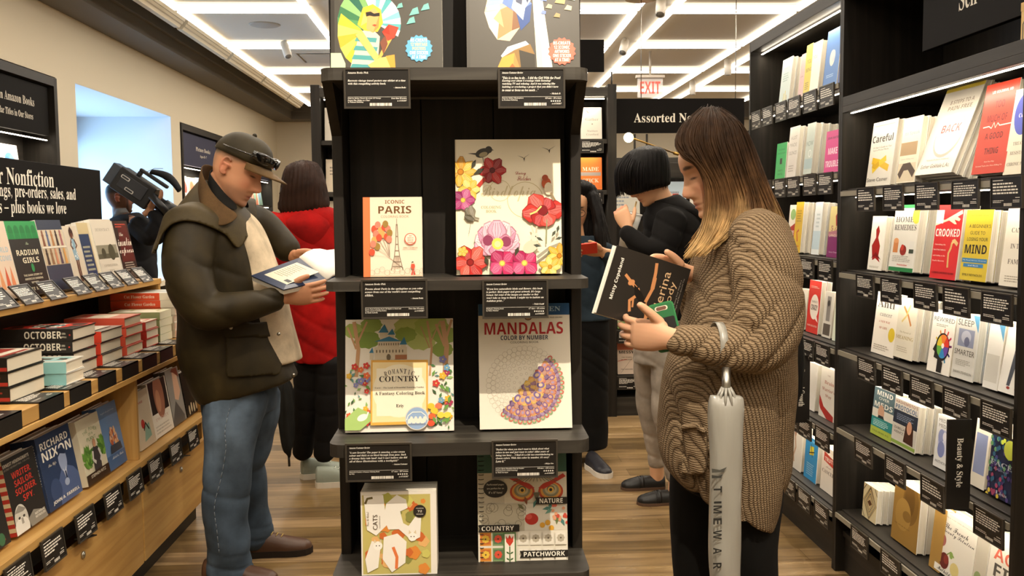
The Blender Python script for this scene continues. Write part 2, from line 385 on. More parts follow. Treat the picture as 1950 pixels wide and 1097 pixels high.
# ================================================================ SHELF CARDS
def card_mesh(w, h, head, body, sign, foot, right, stars, seed):
    """black review card: text lines, rule, barcode"""
    random.seed(seed); m = MB(); m.box(-w/2, w/2, -.0012, 0, -h, 0, '#1d1a17'); A = Art(m, (-w/2, -.0012, -h), (1, 0, 0), (0, 0, 1), (0, -1, 0), w, h, .00004)
    c = '#e9e4d8'
    if body and isinstance(body[0], str):
        A.t(head, .035, .92, .33, c, 'serif', .05, shear=.2, align='l')
        n = len(body); y = .78 if n > 2 else .70; full = max(len(b) for b in body)
        for b in body: A.t(b, .035, y, .92*len(b)/full*(1 if full > 30 else .75), c, 'serif', .068, shear=.2, align='l'); y -= .083
        A.t(sign, .96, y-.015, .014*len(sign), c, 'serif', .045, shear=.2, align='r'); A.r(.03, .262, .97, .268, c)
        for i, b in enumerate(foot): A.t(b, .03, .225-i*.052, .0117*len(b), c, 'serif', .04, shear=.2, align='l')
        A.t(right, .97, .225, .0117*len(right), c, 'serif', .04, shear=.2, align='r')
        A.t('as of 5/10/2017', .97, .075 if stars else .16, .15, c, 'serif', .04, shear=.2, align='r')
        if stars:
            for i in range(5):
                cx = .81+i*.034
                A.p([(cx+.016*(1 if k % 2 == 0 else .42)*sin(pi*k/5), .145+.03*(1 if k % 2 == 0 else .42)*cos(pi*k/5)) for k in range(10)], c); A.k -= 1
            A.k += 1
        bx0, bx1, by0, by1 = .38, .73, .02, .10
    else:
        A.r(.05, .9, .4, .925, c); A.block(.05, .93, .42, .85, body[0], c, .3, .5); A.r(.8, .30, .94, .32, c); A.block(.05, .5, .14, .25, 2, c, .3, .4); A.block(.72, .95, .14, .25, 2, c, .1, .4)
        bx0, bx1, by0, by1 = .42, .68, .03, .13
    A.r(bx0, by0, bx1, by1, '#efe9dc'); x = bx0+.01
    while x < bx1-.012: q = random.choice((.004, .006, .009)); A.r(x, by0, x+q, by1, '#3a3530'); A.k -= 1; x += q+random.choice((.005, .008, .012))
    return m
_cards = {}
def shelf_card(loc, rotz, tilt, w, h, label, data=None, group=None, cat='shelf card'):
    """card in a thin dark holder; the origin is the middle of its top edge"""
    k = data or (round(w, 3), round(h, 3), random.choice((4, 5, 6, 5)))
    if k not in _cards:
        r = empty('shelf_card', loc, (-tilt, 0, rotz), label, cat, group)
        if data: m = card_mesh(w, h, *DATA[data], seed=len(_cards))
        else: m = card_mesh(w, h, '', [k[2]], '', (), '', False, len(_cards))
        m.build('insert', 'card', r)
        b = .004; m = MB(); cc = '#38332c'
        m.box(-w/2-b, w/2+b, -.003, .003, 0, b, cc); m.box(-w/2-b, w/2+b, -.003, .003, -h-b, -h, cc); m.box(-w/2-b, -w/2, -.003, .003, -h, 0, cc); m.box(w/2, w/2+b, -.003, .003, -h, 0, cc); m.box(-w/2, w/2, .0005, .003, -h, 0, '#221f1b')
        m.build('holder', 'plastic', r); _cards[k] = r; return r
    return copy_tree(_cards[k], loc, (-tilt, 0, rotz), label, group)
R_ = 'Amazon Customer Review'
DATA = {
 'a': ('Amazon Books Pick', ['Recreate vintage travel posters one sticker at a time', 'with this compelling activity book.'], '– Amazon Books', ['Paint by Sticker Travel: Re-create 12 Vintage', 'Posters One Sticker at a Time!', 'by Workman Publishing'], 'Fewer than 10 reviews', False),
 'b': (R_, ['"This is so fun to do ... I did the Girl With the Pearl', 'Earring over about 4 evenings while listening/', 'watching TV and relaxing. And it was relaxing like', 'knitting or crocheting a project that you didn\'t have', 'to count or focus on too much ..."'], '– Michele D.', ['Paint by Sticker Masterpieces', 'by Workman Publishing'], '4.8 stars – 23 reviews', True),
 'c': ('Amazon Books Pick', ['Dream about Paris in the springtime as you color', 'scenes from one of the world\'s most compelling', 'cities.'], '– Amazon Books', ['Iconic Paris Coloring Book: 24 Sights to Send and', 'Frame (Iconic Coloring Books)', 'by Emily Isabella'], 'Fewer than 10 reviews', False),
 'd': (R_, ['"If you love naturalistic birds and flowers, this book', 'is perfect. Rich paper and great artwork. It\'s large', 'format, but some of the images are smaller so they', 'won\'t take as long to finish. I might try to imitate an', 'Audubon print..."'], '– Trish Gould', ['Birdtopia: Coloring Book', 'by Daisy Fletcher'], '4.7 stars – 43 reviews', True),
 'e': (R_, ['"A new favorite! The paper is amazing, a nice cream', 'colour and thick so no bleed through from pens. Such', 'a dreamy fairy tale land! And I can\'t believe she did', 'all of these illustrations with a toothpick!"'], '– Amazon Customer', ['Romantic Country: A Fantasy Coloring Book', 'by Eriy'], '4.7 stars – 367 reviews', True),
 'f': (R_, ['"Perfect for when you don\'t want to think about what', 'colors to use and just want to color! After years of', 'being too busy ... I find it\'s a bit too overwhelming to', 'choose colors. With this color by number, it\'s easy!', 'Love it."'], '– SH@pe Moe', ['Creative Haven Mandalas Color by Number', 'Coloring Book (Adult Coloring)', 'by Shala Kerrigan'], '4.6 stars – 128 reviews', True),
}

# ================================================================ BOOKS
def book(loc, rotz, tilt, w, h, t, art, label, name='book', cat='book', group=None, spine=None, cover='#f2eee4', pages='#efe8d8', hard=True, spine_art=None, back=None, copies=0, copy_label=None, lean=0, gap=.0015, edge_pages='#efe8d8', mat='print'):
    """Standing book: origin at the middle of the front bottom edge, front cover on local -y, spine on local -x."""
    lz = loc[2]+t*(copies+1)*sin(max(tilt, 0)) if abs(tilt) < 1 else loc[2]
    root = empty(name, (loc[0], loc[1], lz), (-tilt, lean, rotz), label, cat, group)
    b = .0028 if hard else .0006; e = .003 if hard else 0.0; m = MB(); sp = spine or cover; bk = back or cover
    m.box(-w/2, w/2, 0, b, 0, h, cover); m.box(-w/2, w/2, t-b, t, 0, h, bk); m.box(-w/2, -w/2+b, b, t-b, 0, h, sp)
    if art: art(Art(m, (-w/2, 0, 0), (1, 0, 0), (0, 0, 1), (0, -1, 0), w, h))
    if spine or spine_art:
        A = Art(m, (-w/2, t, h), (0, 0, -1), (0, -1, 0), (-1, 0, 0), h, t)
        if spine: A.r(0, 0, 1, 1, spine)
        if spine_art: spine_art(A)
    m.build('cover', mat, root)
    m = MB(); m.box(-w/2+b, w/2-e, b, t-b, e, h-e, pages); P = Art(m, (w/2-e, b, e), (0, 1, 0), (0, 0, 1), (1, 0, 0), t-2*b, h-2*e)
    m.build('pages', 'pages', root)
    for k in range(copies):
        d = Matrix.Rotation(rotz, 3, 'Z') @ Matrix.Rotation(-tilt, 3, 'X') @ Vector((0, (t+gap)*(k+1), 0))
        copy_tree(root, Vector((loc[0], loc[1], lz))+d, None, copy_label or ('copy standing behind the '+label), (group or label)[:60]+' copies')
    return root
t = NT('page_edges'); t.set(Roughness=.8); nz = t.n('ShaderNodeTexNoise'); t.l(t.coords((1500, 1500, 6)), nz.inputs['Vector']); nz.inputs['Scale'].default_value = 1
t.l(t.mix(t.attr(), t.ramp(nz.outputs[0], (.35, '#c9c4ba'), (.6, '#ffffff')), .6, 'MULTIPLY'), t.b.inputs['Base Color']); M['pages'] = t.m
# ================================================================ CENTRE DISPLAY FIXTURE
fx = empty('display_shelf', (-.021, 2.24, 0), label='tall narrow black display shelf of colouring books in the middle of the aisle', cat='display shelf')
def L(x, y): return x+.021, y-2.24
m = MB()
for xa, xb in ((-.303, -.279), (.237, .261)):
    m = MB(); m.box(xa+.021, xb+.021, -.11, .02, 0, 2.35); m.build('side_panel', 'blackwood', fx, bevel=.002)
m = MB()
for i in range(3): m.box(-.258+i*.172+.001, -.258+(i+1)*.172-.001, 0, .018, .02, 2.35)
m.build('back_panel', 'blackwood', fx, bevel=.0015); MB().box(-.28, .28, .0185, .022, .02, 2.35).build('backing', 'blackwood', fx)
def slab(y0, y1, x0, x1, r):
    p = [(x0, y1), (x0, y0+r)]
    p += [(x0+r-r*cos(a), y0+r-r*sin(a)) for a in (.4, .8, 1.2, 1.57)]; p += [(x1-r+r*sin(a), y0+r-r*cos(a)) for a in (0, .4, .8, 1.2, 1.57)]
    return p+[(x1, y1)]
SH = [(1.688, .026), (1.241, .021), (.890, .028), (.595, .03), (.2, .03)]
for z, th in SH:
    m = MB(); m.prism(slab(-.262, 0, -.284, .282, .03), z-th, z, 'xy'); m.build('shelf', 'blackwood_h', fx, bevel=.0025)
for sx in (-.282, .258):
    m = MB(); m.prism([(-.235, 1.662), (-.11, 1.662), (-.11, 1.56)], sx, sx+.022, 'yz'); m.build('bracket', 'blackwood', fx)
MB().box(-.30, .30, -.13, .02, 0, .08).build('plinth', 'blackwood', fx, bevel=.002)
MB().box(-.16, .16, -.006, 0, 1.655, 1.66, '#57534c').build('light_rail', 'plastic', fx)

# ---- art for the colouring books
def tri_fan(A, cx, cy, rx, ry, cols, n, a0=0, a1=2*pi, r0=.15):
    for i in range(n):
        a, b = a0+(a1-a0)*i/n, a0+(a1-a0)*(i+1)/n; c = cols[i % len(cols)]
        A.p([(cx+r0*rx*cos(a), cy+r0*ry*sin(a)), (cx+rx*cos(a), cy+ry*sin(a)), (cx+rx*cos(b), cy+ry*sin(b)), (cx+r0*rx*cos(b), cy+r0*ry*sin(b))], c); A.k -= 1
    A.k += 1
def burst(A, cx, cy, r, c):
    k = A.w/A.h; A.p([(cx+r*(1 if i % 2 else .88)*cos(pi*i/16), cy+r*k*(1 if i % 2 else .88)*sin(pi*i/16)) for i in range(32)], c)
def art_travel(A):
    A.r(0, 0, 1, 1, '#4d4a43'); A.r(0, 0, .035, 1, '#38342e')
    tri_fan(A, .36, .33, .30, .26, ['#3f7a52', '#57965a', '#7fb06a', '#2f6a55', '#8fbf79'], 9, 1.2, 3.9, .1)
    tri_fan(A, .30, .27, .24, .24, ['#e2c33c', '#c9d06a', '#d8b13a', '#b9c860'], 6, 2.6, 4.6, .1)
    tri_fan(A, .40, .33, .23, .19, ['#f4efe6', '#58a9ad', '#e9e4da', '#7fc1c4', '#ffffff'], 11, -.5, 2.0, .25)
    A.p([(.16, .0), (.26, .27), (.36, .30), (.44, .24), (.41, .0)], '#f0ddb8')
    for i in range(4): A.p([(.17+i*.015, .03+i*.06), (.19+i*.015, .06+i*.06), (.43-i*.005, .05+i*.06), (.42-i*.005, .02+i*.06)], '#4f9a9a')
    A.p([(.24, .32), (.29, .43), (.38, .455), (.45, .42), (.47, .33), (.42, .27), (.30, .28)], '#eebd3c'); A.p([(.27, .31), (.30, .40), (.34, .34)], '#f6d970')
    A.p([(.32, .29), (.33, .40), (.39, .43), (.44, .39), (.43, .30), (.38, .265)], '#eea868'); A.p([(.38, .265), (.44, .39), (.43, .30)], '#d98e4c')
    A.p([(.315, .40), (.36, .405), (.39, .392), (.44, .398), (.44, .375), (.39, .372), (.35, .378), (.32, .372)], '#2a2320')
    A.p([(.37, .315), (.395, .322), (.415, .315), (.395, .305)], '#c8502f')
    A.p([(.22, .25), (.28, .28), (.44, .10), (.40, .07)], '#f0c069'); A.p([(.40, .07), (.46, .11), (.57, .25), (.53, .26)], '#e9ad55'); A.p([(.44, .10), (.55, .11), (.58, .02), (.56, 0), (.40, 0), (.33, .05)], '#f2c76f'); A.p([(.49, .11), (.57, .12), (.58, 0), (.55, 0)], '#d8983f')
    A.p([(.46, .27), (.52, .32), (.61, .30), (.57, .23), (.51, .21)], '#d4432f'); A.p([(.46, .27), (.52, .32), (.53, .25)], '#b5331f'); A.p([(.44, .20), (.49, .25), (.51, .19), (.47, .12)], '#7d4a37')
    A.p([(.0, 0), (.0, .13), (.09, .13), (.13, .06), (.13, 0)], '#c6d8b0')
    for x, y, s in ((.62, .44, .03), (.75, .40, .045), (.85, .43, .04), (.72, .34, .04), (.84, .50, .03), (.66, .50, .03)): A.p([(x-s, y-s*.5), (x+s, y-s*.2), (x+s*.7, y+s*.8), (x-s*.3, y+s*.5)], '#74b7ae')
    burst(A, .79, .16, .125, '#62a7cd')
    for i, (s, w, c) in enumerate((('RE-CREATE', .15, '#f6f2e8'), ('12 VINTAGE', .15, '#eed98a'), ('POSTERS', .12, '#eed98a'), ('ONE STICKER', .165, '#f6f2e8'), ('AT A TIME!', .13, '#f6f2e8'))): A.t(s, .79, .215-i*.028, w, c, 'bold', .022)
def art_portrait(A):
    A.r(0, 0, 1, 1, '#504c45'); A.r(0, 0, .03, 1, '#4a463f')
    # faceted abstract head-and-shoulders shape
    A.p([(.20, .30), (.16, .40), (.19, .50), (.28, .55), (.42, .54), (.50, .44), (.47, .30), (.38, .21), (.27, .22)], '#ecc9a4')
    for q, c in (([(.20, .30), (.16, .40), (.30, .42), (.27, .22)], '#f3d9bb'), ([(.30, .42), (.42, .46), (.40, .28), (.27, .22)], '#b78556'), ([(.40, .28), (.42, .46), (.50, .44), (.47, .30)], '#7f5635'), ([(.24, .36), (.30, .42), (.33, .30)], '#d9a877'), ([(.19, .50), (.28, .55), (.30, .42), (.18, .41)], '#f7e6d2')): A.p(q, c)
    A.p([(.17, .44), (.24, .54), (.46, .56), (.58, .46), (.56, .34), (.48, .28), (.44, .40), (.32, .46)], '#5c79bd')
    for q, c in (([(.17, .44), (.24, .54), (.36, .55), (.32, .46)], '#8fa6d8'), ([(.44, .40), (.58, .46), (.56, .34), (.48, .28)], '#2e4a86'), ([(.32, .55), (.42, .49), (.40, .43), (.50, .35), (.52, .43), (.57, .48), (.50, .56)], '#eef0ea'), ([(.43, .52), (.50, .50), (.49, .45), (.44, .47)], '#39405c'), ([(.50, .55), (.56, .50), (.54, .46)], '#27355f')): A.p(q, c)
    A.p([(.58, .60), (.66, .58), (.70, .34), (.76, .0), (.62, 0), (.60, .3)], '#f3eedc'); A.p([(.62, 0), (.60, .3), (.66, .2), (.67, 0)], '#d9d0b4')
    A.p([(.30, .11), (.36, .17), (.52, .21), (.56, .18), (.42, .14), (.34, .07)], '#e6ecf2')
    A.p([(.25, 0), (.31, .10), (.42, .15), (.56, .19), (.60, .12), (.60, 0)], '#8a6a3a')
    for q, c in (([(.25, 0), (.31, .10), (.42, .13), (.40, 0)], '#d69a45'), ([(.40, 0), (.42, .13), (.48, .0)], '#b98447'), ([(.48, 0), (.46, .15), (.60, .12), (.60, 0)], '#3b362c'), ([(.34, 0), (.40, .06), (.46, 0)], '#c4632f')): A.p(q, c)
    for x, y, s, c in ((.67, .50, .05, '#6f83c5'), (.73, .44, .03, '#c7b48a'), (.78, .52, .03, '#8fa3d6'), (.83, .48, .05, '#b59a67'), (.90, .43, .035, '#dcc59b'), (.93, .50, .04, '#e8e0cf'), (.80, .38, .03, '#a58a5c'), (.68, .40, .025, '#6f83c5'), (.87, .55, .03, '#dccdb0')): A.p([(x-s, y-s*.3), (x+s*.8, y-s*.5), (x+s, y+s*.3), (x-s*.2, y+s*.6)], c)
    burst(A, .84, .14, .125, '#e06a55')
    for i, (s, w) in enumerate((('RE-CREATE', .15), ('12 ICONIC', .14), ('ARTWORKS', .13), ('ONE STICKER', .16), ('AT A TIME!', .13))): A.t(s, .84, .195-i*.028, w, '#f8efe4', 'bold', .022)
def shade(c, k): v = [int(c.lstrip('#')[i:i+2], 16) for i in (0, 2, 4)]; return '#%02x%02x%02x' % tuple(max(0, min(255, int(x*k if k < 1 else x+(255-x)*(k-1)))) for x in v)
def petal(A, cx, cy, a, ln, wd, c, inner=.15):
    """one printed petal: dark rim, body, pale centre and veins"""
    k = A.w/A.h
    def pt(u, s): x = ln*(inner+(1-inner)*u); y = s*wd*sin(pi*min(1, .12+.80*u))**.8*(1+.10*sin(9*u+3*s)); return (cx+x*cos(a)-y*sin(a), cy+(x*sin(a)+y*cos(a))*k)
    us = [i/9 for i in range(10)]
    for q, col in ((1, shade(c, .78)), (.86, c), (.5, shade(c, 1.22))): A.p([pt(u*(.98 if q == 1 else .93), q) for u in us]+[pt(u*(.98 if q == 1 else .93), -q) for u in us[::-1]], col); A.k -= .4
    for s_ in (-.5, -.15, .2, .55): A.line([pt(.1, s_*.5), pt(.5, s_), pt(.86, s_*.9)], ln*.018, shade(c, .68)); A.k -= .9
def flower(A, cx, cy, r, cols, n=6, core='#e8cf57', rot=0):
    if r < .05:
        for i in range(n): a = rot+2*pi*i/n; A.e(cx+.55*r*cos(a), cy+.55*r*sin(a)*A.w/A.h, r*.52, cols[i % len(cols)], r*.42, 12, a)
    else:
        for i in range(n): petal(A, cx, cy, rot+2*pi*i/n+.13*sin(5*i), r*(1.04+.1*sin(3*i)), r*2.0/max(n, 4)*1.05, cols[i % len(cols)])
    A.e(cx, cy, r*.22, shade(core, .8), n=14); A.e(cx, cy, r*.15, core, n=12)
def leafy(A, x, y, s, a, c): A.p([(x, y), (x+s*cos(a+.35)*.6, y+s*sin(a+.35)*.6*A.w/A.h), (x+s*cos(a), y+s*sin(a)*A.w/A.h), (x+s*cos(a-.35)*.6, y+s*sin(a-.35)*.6*A.w/A.h)], c)
def bird(A, x, y, s, c1, c2, f=1):
    A.e(x, y, s*.5, c1, s*.30, 20, .35*f); A.e(x+f*s*.42, y+s*.22*A.w/A.h, s*.24, c1, n=16); A.e(x+f*s*.05, y-s*.08, s*.30, c2, s*.16, 14, .3*f)
    A.p([(x-f*s*.3, y), (x-f*s*1.0, y-s*.02), (x-f*s*.35, y-s*.12)], c1); A.p([(x+f*s*.62, y+s*.2), (x+f*s*.78, y+s*.14), (x+f*s*.6, y+s*.12)], '#3a332a')
def art_birds(A):
    A.r(0, 0, 1, 1, '#efe6cc'); A.r(0, 0, .012, 1, '#d8cdb0')
    A.t('Birdtopia', .50, .60, .52, '#cfc29a', 'script', .125); A.ring(.66, .55, .17, .006, '#c8ba8a'); A.ring(.42, .62, .10, .005, '#c8ba8a')
    A.t('Daisy', .62, .745, .10, '#9d2f2a', 'script', .035); A.t('Fletcher', .65, .71, .13, '#9d2f2a', 'script', .035)
    A.t('COLORING', .335, .497, .19, '#b3a782', 'serif', .022); A.t('BOOK', .335, .468, .10, '#b3a782', 'serif', .022)
    bird(A, .26, .90, .14, '#3c3a32', '#a59a78', 1); A.line([(.26, .87), (.27, .83)], .006, '#4a443a')
    for x, y, s in ((.65, .87, .06), (.89, .93, .07)): A.p([(x-s, y+.01), (x, y-.012), (x+s, y+.022), (x+s*.2, y-.002), (x+s*.1, y-.035), (x-s*.1, y-.005)], '#33302a')
    flower(A, .35, .77, .13, ['#a8201f', '#8a1719', '#b72a25'], 6, '#5c0f12'); A.line([(.28, .71), (.20, .64)], .035, '#b43a30')
    flower(A, .05, .76, .15, ['#e5ad3c', '#f0c355', '#d5962c'], 8, '#c07d22'); leafy(A, .17, .74, .12, .5, '#3a3a2e'); leafy(A, .15, .78, .10, 1.1, '#3a3a2e'); flower(A, .13, .63, .10, ['#f2d473', '#e9bb49'], 6, '#d89a2e')
    flower(A, .07, .55, .11, ['#a5316b', '#c05a8a', '#8a2558'], 5, '#e4c24f')
    petal(A, .17, .41, 2.2, .13, .04, '#6b6555', .0); petal(A, .16, .42, 1.75, .12, .035, '#857d6a', .0); petal(A, .17, .40, 2.7, .10, .03, '#55503f', .0); A.line([(.14, .38), (.12, .30)], .004, '#6a6353'); A.line([(.17, .42), (.22, .41)], .02, '#8b8472')
    A.e(.86, .67, .045, '#b4532c', .055, 16); A.e(.88, .63, .04, '#d9cdb2', .06, 14); A.line([(.90, .60), (.95, .53)], .018, '#8b7a5c'); A.e(.85, .71, .03, '#a1472a', n=14)
    for i, a in enumerate((.2, 1.2, 2.2, 3.2, 4.2, 5.2)): petal(A, .83+.015*cos(a), .455+.01*sin(a), a, .19*(1 if abs(cos(a)) > .5 else .13/.19), .085, ['#c2352f', '#a82628', '#cf4a40'][i % 3])
    A.e(.82, .47, .05, '#7c1c20', n=14); A.line([(.86, .40), (.85, .22)], .012, '#8a8c6a'); A.line([(.70, .44), (.76, .46), (.81, .50)], .015, '#e5cf7a')
    for i in (0, 8, 1, 7, 2, 6, 3, 5, 4): a = -.15+(pi+.3)*i/8; petal(A, .385, .225, a, .23*(1 if 2 < i < 6 else .96), .088, ['#e6a5ba', '#edbdca', '#dd94ad', '#f1cbd2'][i % 4], .05)
    for i in range(5): a = pi+pi*i/4; petal(A, .385, .235, a, .15, .075, ['#d68aa4', '#e6a5ba'][i % 2], .05)
    A.e(.30, .25, .05, '#8c3f5b', n=12); A.e(.47, .24, .05, '#8c3f5b', n=12); A.e(.39, .225, .055, '#e7cf5e', n=16); A.e(.39, .222, .03, '#f6ec9c', n=12)
    flower(A, .13, .09, .17, ['#d14238', '#e05a4b', '#b92f2c'], 6, '#8f2020'); flower(A, .06, .17, .05, ['#e6b548'], 5)
    for cx, cy in ((.43, .08), (.64, .08)): flower(A, cx, cy, .13, ['#c0305f', '#a82553', '#cf4a77'], 4, '#f0d060', .78)
    leafy(A, .30, .06, .10, 1.9, '#40402f'); leafy(A, .55, .13, .10, 1.2, '#40402f'); leafy(A, .85, .12, .10, 1.0, '#6b6e55')
    A.e(.70, .20, .08, '#cfc6ae', .055, 18, .6); A.e(.74, .27, .04, '#d8d0ba', n=14); A.line([(.73, .30), (.71, .35)], .018, '#cfc6ae'); A.line([(.755, .30), (.76, .35)], .018, '#c2b9a1'); A.e(.75, .275, .006, '#2a2620', n=8)
    A.line([(.76, .12), (.88, .19), (1.0, .22)], .028, '#9b9582'); 
    for x, y, a in ((.82, .24, 2.6), (.80, .20, 2.9), (.90, .27, 1.0), (.95, .30, 1.3), (.93, .25, .3)): leafy(A, x, y, .075, a, '#4c5146')
    flower(A, .97, .13, .12, ['#e4ad38', '#f1cb5a', '#d79a2c'], 8, '#b9791f'); flower(A, .88, .05, .10, ['#efd070', '#e5b342'], 7, '#c88f2a')
def art_paris(A):
    A.r(0, 0, 1, 1, '#ecd5bd'); A.r(0, 0, .12, 1, '#e9794a')
    A.t('ICONIC', .54, .94, .33, '#8b5a34', 'bold', .045); A.t('PARIS', .54, .84, .56, '#6d4a2a', 'bold', .095); A.t('COLORING BOOK', .54, .755, .48, '#a98a6a', 'sans', .03)
    g = '#8b7a68'
    for s in (-1, 1): A.line([(.57+s*.10, .08), (.57+s*.045, .25), (.57+s*.022, .40), (.57+s*.008, .66)], .014, g)
    for y, w in ((.12, .075), (.18, .06), (.25, .05), (.32, .035), (.40, .028), (.50, .018)): A.r(.57-w, y, .57+w, y+.012, g)
    A.line([(.57, .64), (.57, .73)], .008, g)
    for i in range(7): A.line([(.50+i*.02, .1), (.54+i*.01, .25)], .005, g)
    bl = [(.19, .60, 0), (.25, .65, 1), (.30, .58, 2), (.36, .62, 0), (.42, .60, 1), (.22, .54, 1), (.33, .53, 2), (.40, .50, 0), (.19, .46, 2), (.27, .49, 0), (.45, .55, 3), (.24, .38, 3), (.17, .41, 1), (.15, .31, 0), (.38, .66, 3), (.44, .47, 1)]
    for x, y, k in bl: A.line([(x, y-.03), (.45, .24), (.68, .11)], .003, '#a59584')
    for x, y, k in bl: A.e(x, y, .05, ['#d8523a', '#e8806a', '#e9a05e', '#9a7b3f'][k], .062, 16)
    A.ring(.80, .47, .095, .012, '#d0563e'); A.e(.80, .47, .085, '#f0dcc6')
    for i, s in enumerate(('24', 'SIGHTS TO', 'SEND OR', 'FRAME')): A.t(s, .80, .51-i*.027, .04 if i == 0 else .10, '#b8482f', 'bold', .016)
    A.t('EMILY ISABELLA', .80, .36, .24, '#8b5a34', 'bold', .016)
    for i in range(11): A.ring(.15+i*.085, .05+.02*(i % 3), .045, .004, g)
    A.r(.12, .0, 1, .015, '#c9b59a'); A.line([(.82, .02), (.84, .10), (.87, .02)], .025, '#c8382c'); A.e(.84, .13, .035, '#d9553f', .05, 14); A.e(.835, .175, .018, '#3a2d24', n=12); A.e(.84, .165, .014, '#ecc9a4', n=12)
def tree(A, x, top, w): A.line([(x, .5*top), (x+.02, .75*top), (x-.02, top)], w, '#c49a72'); A.line([(x, .75*top), (x-.08, .95*top)], w*.5, '#c49a72'); A.line([(x+.01, .8*top), (x+.10, top)], w*.5, '#c49a72')
def art_country(A):
    A.r(0, 0, 1, 1, '#ece7da'); R = random.Random(4)
    for cx, cy, rx in ((.08, .90, .10), (.20, .82, .12), (.24, .95, .10), (.62, .92, .17), (.70, .82, .15), (.80, .93, .16), (.92, .85, .12), (.90, .72, .10), (.56, .86, .10)): A.e(cx, cy, rx, R.choice(['#8ba24c', '#a2b55e', '#7d9844', '#b3c072']), rx*.7, 22, 0, .07, 9)
    for q in ((.10, .98, .035), (.92, 1.0, .045), (.78, .98, .02)): tree(A, *q)
    # a small country manor with blue roofs
    st = '#d9cdb4'; ol = '#6d604c'
    A.r(.27, .64, .57, .75, st); A.r(.30, .75, .50, .80, st); A.r(.32, .80, .39, .88, st); A.r(.40, .80, .45, .86, st); A.r(.51, .72, .56, .77, st)
    for x0, x1, y, hh in ((.27, .52, .80, .045), (.305, .40, .88, .075), (.39, .46, .86, .055), (.50, .57, .77, .07), (.22, .26, .70, .05)): A.p([(x0, y), (x1, y), ((x0+x1)/2+.01, y+hh)], '#3d7fa5')
    A.r(.225, .64, .255, .70, st)
    for i in range(9): A.r(.285+i*.03, .70, .295+i*.03, .725, ol); A.k -= 1; A.r(.31+i*.022, .765, .318+i*.022, .785, ol); A.k -= 1
    A.k += 1; A.e(.40, .66, .02, ol, .03, 12); A.r(.46, .64, .57, .68, '#a9714d')
    for i in range(60):
        x = R.choice((R.uniform(.01, .2), R.uniform(.8, .99))); y = R.uniform(.04, .62); leafy(A, x, y, R.uniform(.03, .07), R.uniform(0, 6.3), R.choice(['#6d9a4c', '#4f7d4b', '#8fb56a', '#5f8f8a', '#3f5b3a'])); A.k -= .7
    for i in range(26):
        x = R.choice((R.uniform(.03, .2), R.uniform(.8, .97))); y = R.uniform(.06, .64); c = R.choice(['#c8403a', '#d9673f', '#7f7fb8', '#a83a5a', '#e0b23a', '#6f9fc0']); flower(A, x, y, R.uniform(.022, .036), [c], 5, '#f0dc80'); A.k -= 5
    A.p([(0, .02), (.14, .02), (.24, .10), (.24, .16), (.12, .22), (0, .12)], '#a9c876'); A.e(.16, .13, .05, '#f4f1e8', .03, 18, .4); A.line([(.20, .14), (.215, .18)], .014, '#f4f1e8')
    for x, y, c in ((.79, .22, '#e3c23f'), (.86, .22, '#de7a57'), (.82, .18, '#e3c23f'), (.80, .13, '#e46a3e'), (.88, .14, '#e9cf4e'), (.94, .14, '#e9cf4e'), (.79, .07, '#e4583a')): A.e(x, y, .034, c, .028, 16)
    for x, y, a in ((.88, .08, .4), (.92, .06, 1), (.84, .06, 2), (.90, .18, .8), (.95, .24, 1.3), (.93, .36, 2.5), (.96, .33, 2.0)): leafy(A, x, y, .08, a, '#6d9a4c')
    A.p([(.235, .06), (.76, .065), (.765, .63), (.24, .635)], '#e0ab4e'); A.p([(.25, .085), (.745, .09), (.75, .61), (.255, .615)], '#efd9a2'); A.e(.5, .36, .245, '#f2e8cb', .245)
    A.r(.29, .14, .71, .56, '#f2e9d0')
    for i, ch in enumerate('ROMANTIC'): u = i/7-.5; A.t(ch, .50+u*.25, .535-.10*u*u, .027 if ch != 'I' else .012, '#3a332a', 'serif', .042, rot=-u*.5)
    A.t('COUNTRY', .50, .465, .37, '#3a332a', 'serif', .05); A.t('Cocot – The Land of Beautiful Towering Castles', .50, .387, .45, '#5a5040', 'serif', .016); A.t('A Fantasy Coloring Book', .505, .335, .46, '#3a332a', 'serif', .036); A.t('Eriy', .505, .225, .07, '#2a2520', 'serif', .034)
    A.e(.66, .115, .108, '#d8d2c6'); A.e(.66, .115, .10, '#94aed0')
    for i in range(8): A.e(.59+i*.02, .085+.02*(i % 2), .016, '#e9e4d6', .03, 10); A.k -= .6
    A.r(.58, .055, .74, .07, '#7f8fa8'); A.line([(.565, .10), (.58, .14), (.62, .17), (.70, .17), (.74, .14), (.755, .10)], .008, '#f1ede0')
